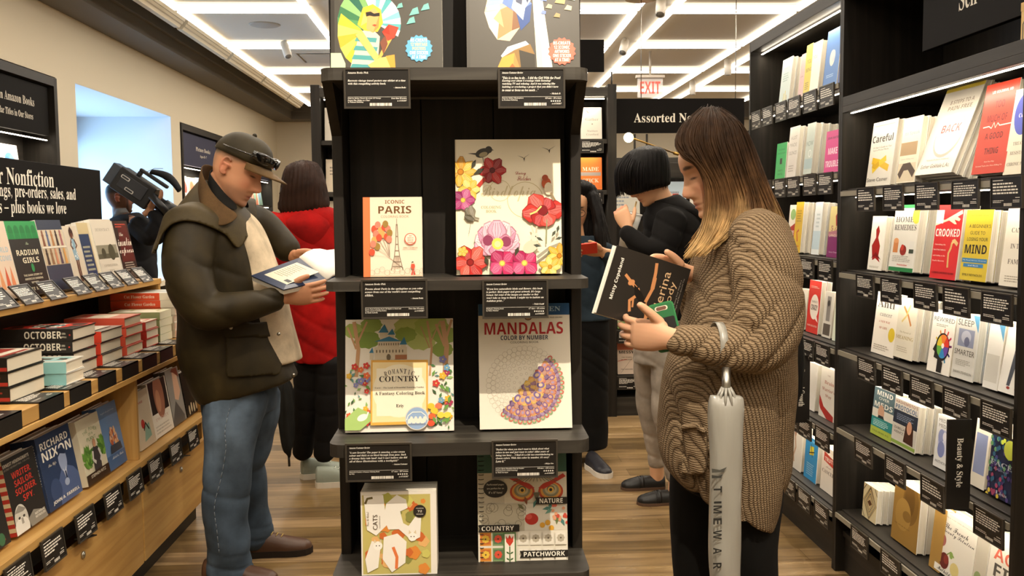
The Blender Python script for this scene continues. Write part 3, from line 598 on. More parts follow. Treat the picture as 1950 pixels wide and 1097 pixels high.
def art_mandala(A):
    A.r(0, 0, 1, 1, '#e8e1d0'); A.r(0, .905, 1, 1, '#1f4f7d'); A.t('CREATIVE HAVEN', .5, .955, .80, '#a9c4d8', 'serif', .04); A.e(.545, .90, .05, '#6b4a3a'); A.e(.545, .90, .04, '#c89a62')
    A.t('FIND YOUR TRUE COLORS', .79, .885, .26, '#6a6356', 'bold', .010)
    A.t('MANDALAS', .495, .80, .86, '#b3262a', 'bold', .098); A.t('COLOR BY NUMBER', .50, .725, .52, '#2a3550', 'bold', .036); A.t('COLORING BOOK', .50, .688, .31, '#6a6356', 'sans', .017)
    cx, cy, R0 = .50, .345, .41; k = A.w/A.h
    for rr in (.97, .86, .74, .60, .45, .30, .16):
        n = int(rr*46)
        for i in range(n): a = 2*pi*i/n; A.ring(cx+R0*rr*cos(a), cy+R0*rr*sin(a)*k, .026*rr+.006, .0022, '#b5aa96', 9); A.k -= 1
    A.k += 1
    a0, a1 = radians(-132), radians(50)
    for rr, cc, n, s in ((1.0, ['#c9705f', '#8aa87a'], 25, .034), (.93, ['#7d5a7e', '#9a7aa0'], 24, .036), (.84, ['#d7a04a', '#b5644a'], 21, .032), (.76, ['#8a6a94', '#c98a70'], 18, .036), (.66, ['#6a4a74', '#b5806a'], 15, .04), (.54, ['#d9b04e', '#c9705f'], 12, .042), (.42, ['#7d6a9a', '#d8a878'], 9, .045), (.28, ['#d7a04a', '#8a5a74'], 7, .045), (.13, ['#7d5a7e', '#d9b04e'], 4, .04)):
        A.e(cx, cy, R0*rr, ['#d9b59a', '#8f7394'][int(rr*100) % 2], a0=a0, a1=a1, n=40)
        for i in range(n):
            a = a0+(a1-a0)*(i+.5)/n
            if rr in (1.0, .76, .42): A.e(cx+R0*rr*.96*cos(a), cy+R0*rr*.96*sin(a)*k, s, cc[i % 2], s*.8, 12, a); A.e(cx+R0*rr*.96*cos(a), cy+R0*rr*.96*sin(a)*k, s*.5, shade(cc[(i+1) % 2], 1.3), s*.4, 10, a); A.k -= 1.8
            else: petal(A, cx+R0*(rr-.16)*cos(a), cy+R0*(rr-.16)*sin(a)*k, a, R0*.17, s*.95, cc[i % 2], .05); A.k -= 2
        A.k += 1
def art_cats(A):
    A.r(0, 0, 1, 1, '#e6e1d6'); A.r(.02, .02, .92, .96, '#c0b46a'); R = random.Random(2)
    for i in range(46): A.e(R.uniform(.06, .86), R.uniform(.05, .92), R.uniform(.03, .09), R.choice(['#d98a3f', '#a9a850', '#c9c46a', '#8a8a4a', '#c86a35', '#e0b070']), None, 14, 0, .12, 5); A.k -= .5
    for pts in ([(.48, .96), (.60, .90), (.62, .80), (.52, .76), (.56, .62), (.70, .55), (.62, .45), (.50, .55), (.36, .55), (.30, .70), (.34, .86)], [(.04, .96), (.30, .96), (.34, .60), (.20, .48), (.08, .55)], [(.60, .55), (.74, .72), (.80, .70), (.78, .45), (.66, .40)], [(.30, .46), (.48, .50), (.60, .40), (.58, .15), (.40, .04), (.28, .20)], [(.08, .04), (.22, .10), (.26, .38), (.14, .42), (.05, .2)]): A.p(pts, '#ece8de')
    A.line([(.06, .86), (.09, .92), (.16, .93)], .03, '#6a5f38'); A.line([(.42, .34), (.47, .22), (.46, .08)], .04, '#dd7a45')
    for x, y in ((.22, .36), (.68, .46)): A.e(x, y, .06, '#f2efe6'); A.p([(x-.05, y+.03), (x-.045, y+.08), (x-.015, y+.045)], '#d8c9a8'); A.p([(x+.05, y+.03), (x+.045, y+.08), (x+.015, y+.045)], '#d8c9a8'); A.e(x-.02, y, .008, '#3a332a', n=8); A.e(x+.02, y, .008, '#3a332a', n=8)
    A.t('Vive Le Color!', .09, .68, .19, '#6a5030', 'script', .028, rot=pi/2); A.t('CATS', .19, .64, .20, '#4a3a28', 'sans', .055, rot=pi/2); A.t('COLORING BOOK', .25, .64, .17, '#6a5a44', 'sans', .014, rot=pi/2)
    A.e(.78, .76, .085, '#2a2622'); A.t('72', .78, .76, .06, '#d8d2c4', 'bold', .025); A.t('COLORING', .78, .795, .10, '#d8d2c4', 'bold', .011); A.t('DESIGNS', .78, .725, .09, '#d8d2c4', 'bold', .011)
def art_three(A):
    A.h /= .8; A.o = A.o-A.ez*(.2*A.h); A.y0 = .2
    A.r(0, 0, 1, 1, '#d8d0be'); R = random.Random(5)
    A.r(0, .80, 1, 1, '#2f5a4c'); A.t('COLORING BOOK', .48, .92, .66, '#c9c2ae', 'sans', .05); A.t('3 BOOKS IN 1', .48, .85, .53, '#d6cfba', 'sans', .042)
    A.line([(.12, .90), (.88, .90), (.88, .82), (.78, .82)], .004, '#1f4034')
    # owl face panel
    A.r(0, .60, 1, .80, '#bdb49f'); A.r(.3, .60, 1, .80, '#cfc6b0')
    for s, cx in ((-1, .66), (1, .66)):
        for i, c in enumerate(('#b5482f', '#d6994a', '#8a8468', '#b9ac86', '#6a6450')): A.e(cx+s*.16, .675+i*.004, .14-i*.024, c, .11-i*.018, 20)
        A.e(cx+s*.16, .685, .035, '#e0b45a', n=16); A.e(cx+s*.16, .685, .018, '#2a2622', n=12); A.p([(cx+s*.02, .70), (cx+s*.30, .79), (cx+s*.33, .77), (cx+s*.08, .69)], '#b8392b')
    for i in range(12): A.line([(.66, .80), (.40+i*.045, .74)], .006, ['#4a5a4a', '#8a6a3a', '#6a6450'][i % 3])
    A.p([(.62, .67), (.70, .67), (.66, .61)], '#6a6450'); A.e(.20, .70, .135, '#26231f', .10)
    for i, s in enumerate(('Perforated pages', 'are perfect for an', '8" x 10" frame!')): A.t(s, .20, .725-i*.025, .19 if i < 2 else .15, '#d8d2c4', 'sans', .014)
    # flowers panel
    A.r(0, .425, 1, .60, '#d9d3c3'); A.r(0, .425, .52, .60, '#bcb49e')
    for i in range(16): A.ring(.05+.46*R.random(), .44+.15*R.random(), R.uniform(.03, .055), .005, '#7d7564', 9); A.k -= .8
    A.e(.60, .50, .075, '#b5352b', .065); A.e(.57, .515, .035, '#d0564a', .03)
    for x, y, a, c in ((.62, .57, 1.2, '#4f8078'), (.72, .56, .2, '#4f8078'), (.75, .53, .6, '#6d9a8a'), (.80, .55, 1.4, '#4f8078'), (.52, .56, 2.4, '#6a6a4a'), (.55, .59, 1.8, '#7d4a30'), (.88, .46, 1.5, '#6d7a4a'), (.97, .45, 2, '#4f8078')): leafy(A, x, y, .10, a, c)
    for i in range(16): A.e(.84+.16*R.random(), .47+.12*R.random(), .018, R.choice(['#d9705f', '#e0a07a', '#c8503f']), n=10); A.k -= .8
    for x, y in ((.72, .46), (.78, .475), (.82, .44)): A.e(x, y, .03, '#d9a23a', n=12)
    # quilt panel
    A.r(0, .20, 1, .425, '#e3dccb')
    for i in range(7):
        for j in range(2):
            x, y = .02+i*.14, .335-j*.10; A.r(x, y, x+.125, y+.085, ['#d98f3a', '#7f9a6a', '#c9bfa6', '#e6e0d0'][(i if i < 2 else 3)]); A.r(x+.012, y+.01, x+.113, y+.075, ['#c8703a', '#5f7a5a', '#ece6d8', '#ece6d8'][(i if i < 2 else 3)])
            flower(A, x+.062, y+.043, .042, [['#e8c04a', '#d9553f', '#c9bfae', '#b9b09c'][i if i < 2 else 3]], 8, '#5a4a3a'); A.k -= 8
    A.r(.28, .20, .42, .42, '#5a7a4a'); A.r(.295, .21, .405, .41, '#f0eadb'); A.p([(.31, .36), (.31, .40), (.33, .38), (.35, .405), (.37, .38), (.39, .40), (.39, .36), (.35, .33)], '#c8402f'); A.line([(.35, .33), (.35, .22)], .012, '#4a6a3a')
    for y in (.30, .26): leafy(A, .35, y-.02, .05, .6, '#4a6a3a'); leafy(A, .35, y-.02, .05, 2.5, '#4a6a3a')
    for y, x0, x1, tx, s in ((.595, .64, 1.0, .82, 'NATURE'), (.425, -.0, .46, .22, 'COUNTRY'), (.255, .46, 1.0, .735, 'PATCHWORK')):
        A.p([(x0, y), (x1, y), (x1, y+.045), (x0, y+.045), (x0+.02, y+.022)], '#26231f'); A.t(s, tx, y+.0225, .26 if s == 'NATURE' else (.36 if s == 'COUNTRY' else .46), '#efeadc', 'bold', .03)
    A.r(0, 0, 1, .20, '#8a7a5a')
# ---- the colouring books
def fbook(bl, br, top, z, art, label, t=.012, yb=2.12, tilt=.10, **kw):
    a = atY(bl, 418, yb).x; b = atY(br, 418, yb).x
    return book(((a+b)/2, yb, z), 0, tilt, b-a, (top-z)/cos(tilt), t, art, label, **kw)
fbook(637, 847, 2.02, 1.688, art_travel, 'grey sticker book with a faceted sunbather and a blue seal on the top shelf', .016, 2.08, spine='#3a3630', hard=False, copies=2, group='grey sticker books', copy_label='spare copy behind the grey sticker book with the blue seal')
fbook(893, 1106, 2.02, 1.688, art_portrait, 'grey sticker book with faceted blue and gold shapes and a red seal', .016, 2.08, spine='#3a3630', hard=False, copies=2, copy_label='spare copy behind the grey sticker book with the red seal')
fbook(690, 803, 1.420, 1.241, art_paris, 'small tan colouring book with balloons, tower and orange spine', .010, 2.10, spine='#d86a3c', hard=False, copies=1, copy_label='spare copy behind the small tan tower colouring book')
fbook(868, 1070, 1.548, 1.241, art_birds, 'large cream colouring book with birds, poppies and pink flowers', .012, 2.11, hard=False, copies=2, copy_label='spare copy behind the large cream bird colouring book')
fbook(648, 859, 1.140, .890, art_country, 'square colouring book with woodland border and parchment title', .012, 2.075, .19, hard=False, copies=1, copy_label='spare copy behind the square woodland colouring book')
fbook(909, 1088, 1.170, .890, art_mandala, 'cream colouring book with red title and half coloured mandala', .010, 2.075, .19, hard=False, copies=2, copy_label='spare copy behind the mandala colouring book')
fbook(674, 822, .775, .590, art_cats, 'colouring book with green and orange cats, front of its row', .011, 1.995, .05, hard=False, cover='#d9d2c2', spine='#b9744a', copies=6, edge_pages='#b98f5a', copy_label='copy in the row behind the cat colouring book')
sb = fbook(903, 1078, .862, .582, art_three, 'tall spiral bound colouring book with green top and three pictured bands', .012, 2.06, .10, hard=False)
m = MB(); wsb = .175/2*1.0
for k in range(26):
    z = .012+k*.0103; x = -.0975*1.0
    m.tube([(x+.004+.007*cos(a), .005+.011*sin(a), z) for a in [2*pi*i/10 for i in range(11)]], .0008, 5, '#2a2724')
m.build('spiral_binding', 'plastic', sb)
def fcard(x0, x1, y, d, label, yy=1.972):
    a = atY(x0, y, yy); b = atY(x1, y, yy); shelf_card(((a.x+b.x)/2, yy, a.z), 0, 0, b.x-a.x-.006, .076, label, d)
fcard(655, 780, 133, 'a', 'black review card on the front of the top shelf, below the sunbather book')
fcard(949, 1075, 133, 'b', 'black review card on the front of the top shelf, below the red seal book')
fcard(688, 813, 536, 'c', 'black review card under the small tan tower book')
fcard(919, 1043, 536, 'd', 'black review card under the large cream bird book')
fcard(658, 783, 848, 'e', 'black review card under the square woodland book')
fcard(937, 1061, 842, 'f', 'black review card under the mandala book')
# ================================================================ pixel helpers for standing things along the side shelves
CRT = CR.transposed()
def proj(p): q = CRT @ (Vector(p)-CP); return 975+F*q.x/-q.z, 548.5-F*q.y/-q.z
def solve(fn, lo, hi, target):
    flo = fn(lo)-target
    for _ in range(40):
        mid = (lo+hi)/2; fm = fn(mid)-target
        if (fm > 0) == (flo > 0): lo = mid
        else: hi = mid
    return (lo+hi)/2
def Yat(px, X, z): return solve(lambda y: proj((X, y, z))[0], 1.2, 16, px)
def ops(bg, *L):
    def f(A):
        if bg: A.r(0, 0, 1, 1, bg)
        for o in L: getattr(A, o[0])(*o[1:])
    return f
def side_book(side, X, z, xl, xr, ytop, tilt, t, copies, art, label, **kw):
    """face-out book on a side shelf (+1 right wall, -1 left wall): bottom corners at pixels xl, xr, top of its visible edge at ytop"""
    ya, yb = Yat(xl, X, z), Yat(xr, X, z); yc = (ya+yb)/2; w = abs(ya-yb)
    h = solve(lambda h: proj((X+side*h*sin(tilt), ya if side > 0 else yb, z+h*cos(tilt)))[1], .05, .5, ytop)
    return book((X, yc, z), -pi/2 if side > 0 else pi/2, tilt, w, h, t, art, label, copies=copies, **kw), yc

# ================================================================ RIGHT-HAND BOOKSHELVES
def wall_bookshelf(name, y0, y1, lips, label, ztop=2.225, open_top=None):
    o = (1.42, (y0+y1)/2, 0); r = empty(name, o, label=label, cat='bookshelf')
    XB = 1.78
    for ya in (y0, y1-.018): MB().box(1.402, XB, ya, ya+.018, 0, ztop).build('side_panel', 'blackwood', r, bevel=.0015, org=o)
    MB().box(XB, XB+.02, y0, y1, 0, ztop).build('back_panel', 'blackwood', r, org=o)
    MB().box(1.402, XB, y0+.018, y1-.018, ztop-.05, ztop).build('top_panel', 'blackwood_y', r, bevel=.0015, org=o)
    MB().box(1.44, 1.46, y0+.018, y1-.018, 0, .14).build('kick_board', 'blackwood_y', r, org=o)
    MB().box(1.43, XB, y0+.018, y1-.018, .14, .16).build('base_board', 'blackwood_y', r, org=o)
    for z in lips:
        m = MB(); m.box(1.425, XB, y0+.0185, y1-.0185, z-.02, z); m.box(1.405, 1.425, y0+.0185, y1-.0185, z-.03, z-.006); m.build('shelf', 'blackwood_y', r, bevel=.001, org=o)
        MB().box(1.398, 1.404, y0+.02, y1-.02, z-.028, z-.010, '#8d8778').build('card_rail', 'plastic', r, org=o)
    return r, o
NEAR = [1.471, 1.167, .873, .575, .245]; FAR = [1.878, 1.541, 1.202, .868, .535, .23]
nr, no = wall_bookshelf('bookshelf', 2.288, 3.458, NEAR, 'black wall bookshelf nearest on the right, with a header sign and lit shelves')
fr, fo = wall_bookshelf('bookshelf', 3.458, 4.60, FAR, 'black wall bookshelf behind the woman in the cardigan, six lit shelves')
m = MB(); m.box(1.402, 1.76, 2.306, 3.44, 1.775, 1.81); m.box(1.402, 1.42, 2.306, 3.44, 1.752, 1.775); m.build('ledge', 'blackwood_y', nr, bevel=.001, org=no)
def led(r, o, y0, y1, z, power, X=1.455):
    MB().box(X-.004, X+.004, y0+.03, y1-.03, z-.003, z, '#fff2dc').build('led_strip', 'led', r, org=o)
    area_light('shelf_led_light', (X, (y0+y1)/2, z-.008), (0, radians(-28), 0), .012, y1-y0-.06, power, (1, .88, .70), 150)
led(nr, no, 2.288, 3.458, 1.752, 1.0, 1.432); led(fr, fo, 3.458, 4.6, 2.165, 1.3)
for z in NEAR[:-1]: led(nr, no, 2.288, 3.458, z-.031, 1.25)
for z in FAR[:-1]: led(fr, fo, 3.458, 4.6, z-.031, 1.2)
# header sign over the near bay
hs = empty('header_sign', (1.50, 2.68, 1.905), label='black header sign with white lettering above the nearest right bookshelf', cat='sign')
MB().box(0, .022, -.335, .355, 0, .29).build('panel', 'sign', hs, bevel=.0015)
m = MB(); A = Art(m, (-.0006, .355, 0), (0, -1, 0), (0, 0, 1), (-1, 0, 0), .69, .29); A.t('Self', .335+.07, .40, .155, '#e6e0d2', 'serif', .24); m.build('lettering', 'matte', hs)
m = MB(); A = Art(m.box(-.055, .055, -.055, 0, 0, .125, '#a8843f'), (-.0555, -.055, 0), (0, 1, 0), (0, 0, 1), (-1, 0, 0), .055, .125)
gb = empty('gift_box', (1.50, 2.335, 1.8105), label='gold and black patterned box on the ledge under the header sign', cat='box')
m = MB(); m.box(-.04, .04, -.005, .085, 0, .11, '#c9a45c'); A = Art(m, (-.0402, .085, 0), (0, -1, 0), (0, 0, 1), (-1, 0, 0), .09, .11)
for q in (0, .16): A.line([(.1+q, 0), (.1+q, .5), (.5, .95), (.9-q, .5), (.9-q, 0)], .05, '#2c2722')
m.build('box_body', 'print', gb); m = MB().box(-.041, .041, -.006, .086, .09, .112, '#c09a50'); m.build('lid', 'print', gb)

K = '#2a2622'
def T(*a): return ('t', *a)
# (row, left px, right px, top px, tilt, thickness, copies, art, label, short phrase, extra)
NB = [
 (0, 1648, 1694, 238, .12, .022, 1, ops('#dcd7ca', T('Careful', .47, .735, .84, K, 'bold', .115), T('A User\'s Guide to Our', .5, .60, .75, '#5a5448', 'sans', .03), T('Injury-Prone Minds', .45, .555, .62, '#5a5448', 'sans', .03), ('line', [(.15, .40), (.45, .36), (.85, .26)], .12, '#dcb62e'), ('line', [(.2, .24), (.45, .34), (.72, .42)], .11, '#e5c53a'), ('line', [(.45, .35), (.30, .30), (.18, .33)], .09, '#cfa528'), T('Steve Casner', .46, .10, .84, K, 'sans', .06), ('r', .1, .93, .9, .945, '#d8b090')), 'white safety book with crossed yellow banana peels, end of the top row', 'banana peel book'),
 (0, 1706, 1741, 231, .12, .022, 2, ops('#e6ddc6', T('Learning', .5, .86, .62, '#c9c0ad', 'sans', .07), T('to Speak', .55, .75, .78, '#7fa0a8', 'bold', .07), ('r', .02, .42, .90, .62, '#a98d66'), ('r', .0, .02, .95, .30, '#d4c6a8'), ('line', [(.1, .10), (.3, .24), (.6, .25), (.9, .12)], .2, '#4a382a'), T('a memoir of finding a voice', .45, .36, .7, '#8a8070', 'sans', .025)), 'cream book with brown photo strips beside the banana peel book', 'cream photo strip book'),
 (0, 1741, 1810, 184, .36, .02, 3, ops('#e2dccf', ('r', 0, .93, 1, 1, '#d8c24a'), T('8 STEPS TO A', .56, .80, .62, '#9a8a7a', 'bold', .045), T('PAIN-FREE', .56, .73, .62, '#9a8a7a', 'bold', .045), ('e', .56, .42, .36, '#b5aa9a', .32), ('e', .55, .44, .34, '#ece6da', .30), T('BACK', .55, .50, .50, '#a5342a', 'bold', .09), T('Natural Posture Solutions', .5, .16, .6, '#9a8f80', 'sans', .02), T('Esther Gokhale L.Ac.', .5, .09, .78, '#5f574b', 'sans', .045)), 'tall white back-care book leaning far back on the top row', 'tall white back book'),
 (0, 1849, 1911, 173, .16, .03, 2, ops('#c93a20', T('LEE GOLDMAN, MD', .53, .90, .62, '#f3e8d8', 'bold', .035), T('TOO', .52, .76, .28, '#6f170d', 'bold', .08), T('MUCH OF', .5, .61, .60, '#6f170d', 'bold', .08), T('A GOOD', .5, .415, .54, '#6a140b', 'bold', .07), T('THING', .5, .25, .42, '#6a140b', 'bold', .07), ('line', [(.12, .52), (.3, .525), (.38, .50), (.44, .56), (.5, .50), (.56, .55), (.62, .52), (.97, .525)], .02, '#f3e0d0'), T('How Four Key', .5, .13, .3, '#f0d5c0', 'sans', .02), T('Survival Traits Are Now Killing Us', .5, .085, .8, '#f0d5c0', 'sans', .02)), 'bright red book with dark stacked capitals on the top row', 'bright red capitals book'),
 (0, 1909, 1962, 176, .14, .022, 1, ops('#e8dfc9', ('e', .42, .70, .33, '#4b55b5', .45), T('Curing', .45, .68, .4, '#e4e0f0', 'serif', .06), T('TREATING', .5, .36, .6, '#8a8070', 'serif', .04), T('RESISTANT', .45, .25, .6, '#8a8070', 'serif', .04), T('CHRONIC PAIN', .45, .12, .7, '#8a8070', 'serif', .04)), 'cream book with a blue ball beside the near post, top row', 'blue ball book'),
 (1, 1651, 1677, 415, .10, .022, 2, ops('#ece8dd', ('p', [(.3, .18), (.15, .45), (.4, .60), (.35, .75), (.5, .83), (.62, .72), (.55, .60), (.75, .45), (.7, .25), (.85, .15), (.5, .22)], '#a3261f'), ('p', [(.2, .22), (.5, .26), (.9, .20), (.5, .34)], '#7d1714'), ('block', .15, .85, .04, .08, 2, '#a09684')), 'white book with a dark red figure, left end of the second row', 'red figure book'),
 (1, 1691, 1737, 398, .11, .03, 3, ops('#dcd9d0', ('r', 0, .95, 1, 1, '#2f7d47'), ('r', 0, 0, 1, .06, '#2f7d47'), T('THE DOCTORS BOOK OF', .5, .905, .8, '#7a766c', 'serif', .02), T('HOME', .44, .78, .72, '#59554c', 'serif', .085), T('REMEDIES', .5, .66, .88, '#59554c', 'serif', .085), ('e', .9, .84, .16, '#d8c84a'), ('r', .10, .28, .30, .46, '#c8804a'), ('e', .20, .46, .1, '#d89a6a', .05), ('e', .52, .32, .13, '#8f2c22', .10), ('e', .48, .36, .06, '#c8402f'), ('r', .76, .28, .94, .46, '#d8d6d0'), ('r', .76, .28, .94, .34, '#3a4438'), ('block', .12, .88, .14, .24, 4, '#a6a297'), T('Prevention', .55, .10, .4, '#c8402f', 'bold', .025)), 'pale grey book with green edges and remedies along the second row', 'green edged remedies book'),
 (1, 1769, 1818, 394, .11, .024, 1, ops('#d32f2f', ('p', [(0, .79), (.35, .80), (.95, .93), (.98, .88), (.80, .84), (.92, .81), (.88, .78), (.70, .80), (.80, .74), (.72, .74), (.5, .79), (.0, .72)], '#e8cbb0'), ('r', 0, .75, .28, .93, '#d4d8dc'), T('CROOKED', .5, .625, .92, '#f4efe4', 'bold', .105), ('line', [(.66, .16), (.63, .35), (.70, .42), (.72, .5)], .06, '#d2b070'), ('line', [(.72, .5), (.80, .52), (.93, .47)], .08, '#d9bb80'), T('Outwitting the', .28, .46, .42, '#f0d5c8', 'serif', .025), T('Back Pain Industry', .28, .39, .48, '#f0d5c8', 'serif', .025), T('and Getting on the', .28, .31, .48, '#f0d5c8', 'serif', .025), T('Road to Recovery', .28, .24, .46, '#f0d5c8', 'serif', .025), T('CATHRYN JAKOBSON RAMIN', .5, .08, .85, '#5f1414', 'serif', .03)), 'red book with white title and a bent skeleton', 'red skeleton book'),
 (1, 1826, 1876, 407, .10, .022, 4, ops('#d8bf3a', T('"This book changed my mind"', .5, .92, .7, '#5a5020', 'sans', .018), T('A BEGINNER\'S', .55, .77, .80, K, 'sans', .05), T('GUIDE TO', .5, .675, .56, K, 'sans', .05), T('LOSING YOUR', .52, .585, .78, K, 'sans', .05), T('MIND', .5, .445, .82, K, 'bold', .125), ('r', .03, .255, .97, .315, '#3f7fb0'), ('r', .1, .19, .85, .24, '#3f7fb0'), T('My Road Across America', .5, .285, .86, '#e8eef0', 'sans', .02), T('and Back', .48, .215, .4, '#e8eef0', 'sans', .02), T('EMILY REYNOLDS', .48, .08, .74, K, 'sans', .032)), 'mustard yellow book with black hand-drawn capitals', 'mustard yellow book'),
 (1, 1901, 1950, 398, .11, .024, 2, ops('#e9e2d2', T('CANCER', .6, .70, .72, '#6a6254', 'serif', .06), T('IN THE', .55, .50, .55, '#6a6254', 'serif', .06), T('FAMILY', .6, .31, .72, '#6a6254', 'serif', .06), ('block', .2, .9, .05, .14, 3, '#a59c8a')), 'cream book with widely spaced grey capitals at the near end of the second row', 'cream spaced capitals book'),
 (2, 1658, 1700, 556, .11, .024, 0, ops('#eae3d6', T('Anti', .44, .82, .76, '#57524a', 'serif', .13), T('cancer', .48, .64, .54, '#8f8f86', 'serif', .05), T('A NEW WAY', .45, .53, .5, '#b5604a', 'serif', .035), T('OF LIFE', .42, .43, .35, '#b5604a', 'serif', .035), ('e', .82, .35, .14, '#dcc23a'), ('block', .1, .8, .06, .16, 3, '#a99f8f')), 'cream book with a yellow dot, left end of the third row', 'yellow dot book'),
 (2, 1700, 1735, 573, .11, .024, 4, ops('#ddd6c4', ('line', [(.28, .86), (.55, .72), (.75, .56)], .07, '#d08a4a'), ('line', [(.62, .90), (.45, .70), (.25, .60)], .06, '#d8c27a'), T('The Pursuit of', .5, .435, .6, '#b5a98c', 'serif', .03), T('MEANING', .5, .345, .92, '#b09a5f', 'serif', .06), ('block', .15, .85, .1, .2, 3, '#b5ab96')), 'beige book with an orange cross of brush strokes', 'orange cross book'),
 (2, 1764, 1806, 590, .11, .022, 0, ops('#efeae0', T('REWIRED', .52, .86, .9, '#47423b', 'sans', .07), ('block', .2, .8, .74, .79, 2, '#8f877a'), *[('line', [(.60+.20*cos(a), .44+.15*sin(a)), (.60+.38*cos(a), .44+.28*sin(a))], .05, c) for a, c in ((1.57, '#e0603a'), (1.1, '#d8402f'), (.6, '#c8325a'), (.1, '#6a2a5a'), (-.5, '#3a3a7a'), (-1.1, '#3a8ab0'), (2.1, '#e89a3a'), (2.7, '#dcc23a'), (3.3, '#8fbf4a'))], ('e', .58, .43, .30, K, .32), *[('e', .60, .44, .26, c, .27, 12, 0, 0, 0, a, a+1.05) for a, c in ((0, '#d8402f'), (1.05, '#e8843a'), (2.1, '#e0c63a'), (3.15, '#6aae4a'), (4.2, '#3a8ac0'), (5.25, '#6a4a9a'))], ('e', .60, .45, .06, '#f3efe6'), ('p', [(.28, .46), (.18, .36), (.28, .33), (.26, .24), (.44, .22), (.44, .02), (.66, .02), (.68, .18), (.36, .34)], K)), 'white book with a rainbow wheel in a black head outline', 'rainbow head book'),
 (2, 1810, 1851, 600, .10, .026, 2, ops('#d5d3cc', ('p', [(.72, 1), (1, 1), (1, .74)], '#5f9ac0'), T('SLEEP', .42, .865, .72, '#56524a', 'sans', .095), ('r', .14, .50, .86, .77, '#8d93ad'), ('e', .5, .65, .22, '#b9bccb', .16), ('e', .55, .58, .12, '#6a6f8a', .12), T('SMARTER', .5, .41, .9, '#56524a', 'sans', .085), ('block', .15, .85, .20, .30, 4, '#aaa79d'), T('SHAWN STEVENSON', .5, .10, .82, '#6a665c', 'sans', .04)), 'grey book with a pillow picture and blue corner', 'pillow book'),
 (2, 1870, 1898, 612, .11, .03, 1, ops('#e8e6e0', ('p', [(.5, 1), (1, 1), (1, .7)], '#5f9ac0'), ('r', .05, .1, .9, .5, '#d0cdc4')), 'white book with blue spine between pillow book and near post', 'blue spined book', dict(spine='#6a9cc4')),
 (2, 1899, 1940, 628, .15, .02, 2, ops('#e9e6df', ('p', [(.35, .12), (.5, .7), (.62, .98), (.9, .98), (.86, .5), (.92, .14), (.75, .14), (.66, .5), (.5, .12)], '#4d5058'), ('e', .45, .09, .08, '#9a3a2a', .04), ('e', .82, .09, .08, '#9a3a2a', .04), ('e', .56, .62, .05, '#c99a78')), 'white book with standing trouser legs, near end of third row', 'trouser legs book'),
 (3, 1657, 1696, 737, .09, .022, 1, ops('#5a7178', T('MIND', .52, .90, .75, '#e6e4da', 'bold', .10), T('OVER', .5, .79, .5, '#e6e4da', 'sans', .06), T('MEDS', .5, .655, .86, '#e6e4da', 'bold', .11), ('r', 0, .38, 1, .56, '#d8d4c8'), ('e', .42, .50, .15, '#c59a80', .17), ('p', [(.28, .38), (.32, .44), (.54, .44), (.6, .38)], '#2e3438'), ('r', 0, .17, 1, .38, '#2f8a88'), ('block', .1, .9, .2, .34, 4, '#bfe0da'), ('r', 0, 0, 1, .17, '#a9b84a'), T('DALE ABNER, M.D.', .5, .085, .8, '#4a5a2a', 'sans', .04)), 'slate blue, teal and lime book at left end of fourth row', 'slate and teal book'),
 (3, 1696, 1741, 760, .09, .026, 2, ops('#cfcac0', T('HASHIMOTO\'S', .5, .94, .9, '#8f5a3a', 'bold', .065), T('PROTOCOL', .5, .83, .9, '#3a5a80', 'bold', .10), ('r', 0, .47, 1, .76, '#2c3444'), ('block', .15, .9, .55, .7, 4, '#7f8ca0'), ('p', [(.5, .14), (.55, .5), (.72, .58), (.86, .5), (.9, .12)], '#43281d'), ('e', .70, .47, .10, '#c9957a', .13), T('IZABELLA', .3, .38, .45, '#4a4a48', 'sans', .05), T('WENTZ', .28, .29, .4, '#4a4a48', 'sans', .05), ('r', 0, .03, 1, .10, '#8aa54a')), 'book with a dark haired woman and navy panel on fourth row', 'navy panel portrait book'),
 (3, 1776, 1806, 790, .09, .024, 1, ops('#e2e2e0', T('MEDICAL', .55, .90, .9, '#77736c', 'sans', .065), T('MEDIUM', .55, .80, .85, '#77736c', 'sans', .065), *[('e', x, y, r, c, r*1.2, 18) for x, y, r, c in ((.5, .50, .34, '#b8bcd8'), (.35, .60, .2, '#8f97c4'), (.62, .42, .22, '#d6d8e6'), (.4, .36, .22, '#7d86b8'), (.55, .62, .12, '#e4e4ec'))], T('ANTHONY', .5, .12, .8, '#6a6a70', 'sans', .05)), 'white book with a violet blue cloud behind the black divider', 'violet cloud book'),
 (3, 1846, 1872, 800, .10, .022, 2, ops('#e9e2d2', ('r', .1, .2, .9, .8, '#8f9ac0')), 'cream and blue book between the black divider and the colourful book', 'cream and blue book', dict(spine='#7d88b8')),
 (3, 1878, 1930, 826, .08, .03, 2, ops('#2a3050', *[('e', random.Random(i).uniform(0, 1), random.Random(i+50).uniform(0, 1), .05, ['#c8d04a', '#6aa06a', '#3a6a8a', '#5a4a8a', '#a84a6a', '#e0c84a'][min(5, int((1-random.Random(i+50).uniform(0, 1))*3+random.Random(i+90).uniform(0, 2.5)))], None, 10) for i in range(90)], ('e', .75, .82, .22, '#b9c04a', .2), T('FACE', .5, .545, .8, '#aeb4c0', 'serif', .08), T('PAINT', .5, .45, .5, '#8f96a8', 'sans', .03), T('Lisa', .6, .10, .4, '#c0c4cc', 'serif', .05)), 'dark book of multicoloured powder at near end of fourth row', 'coloured powder book'),
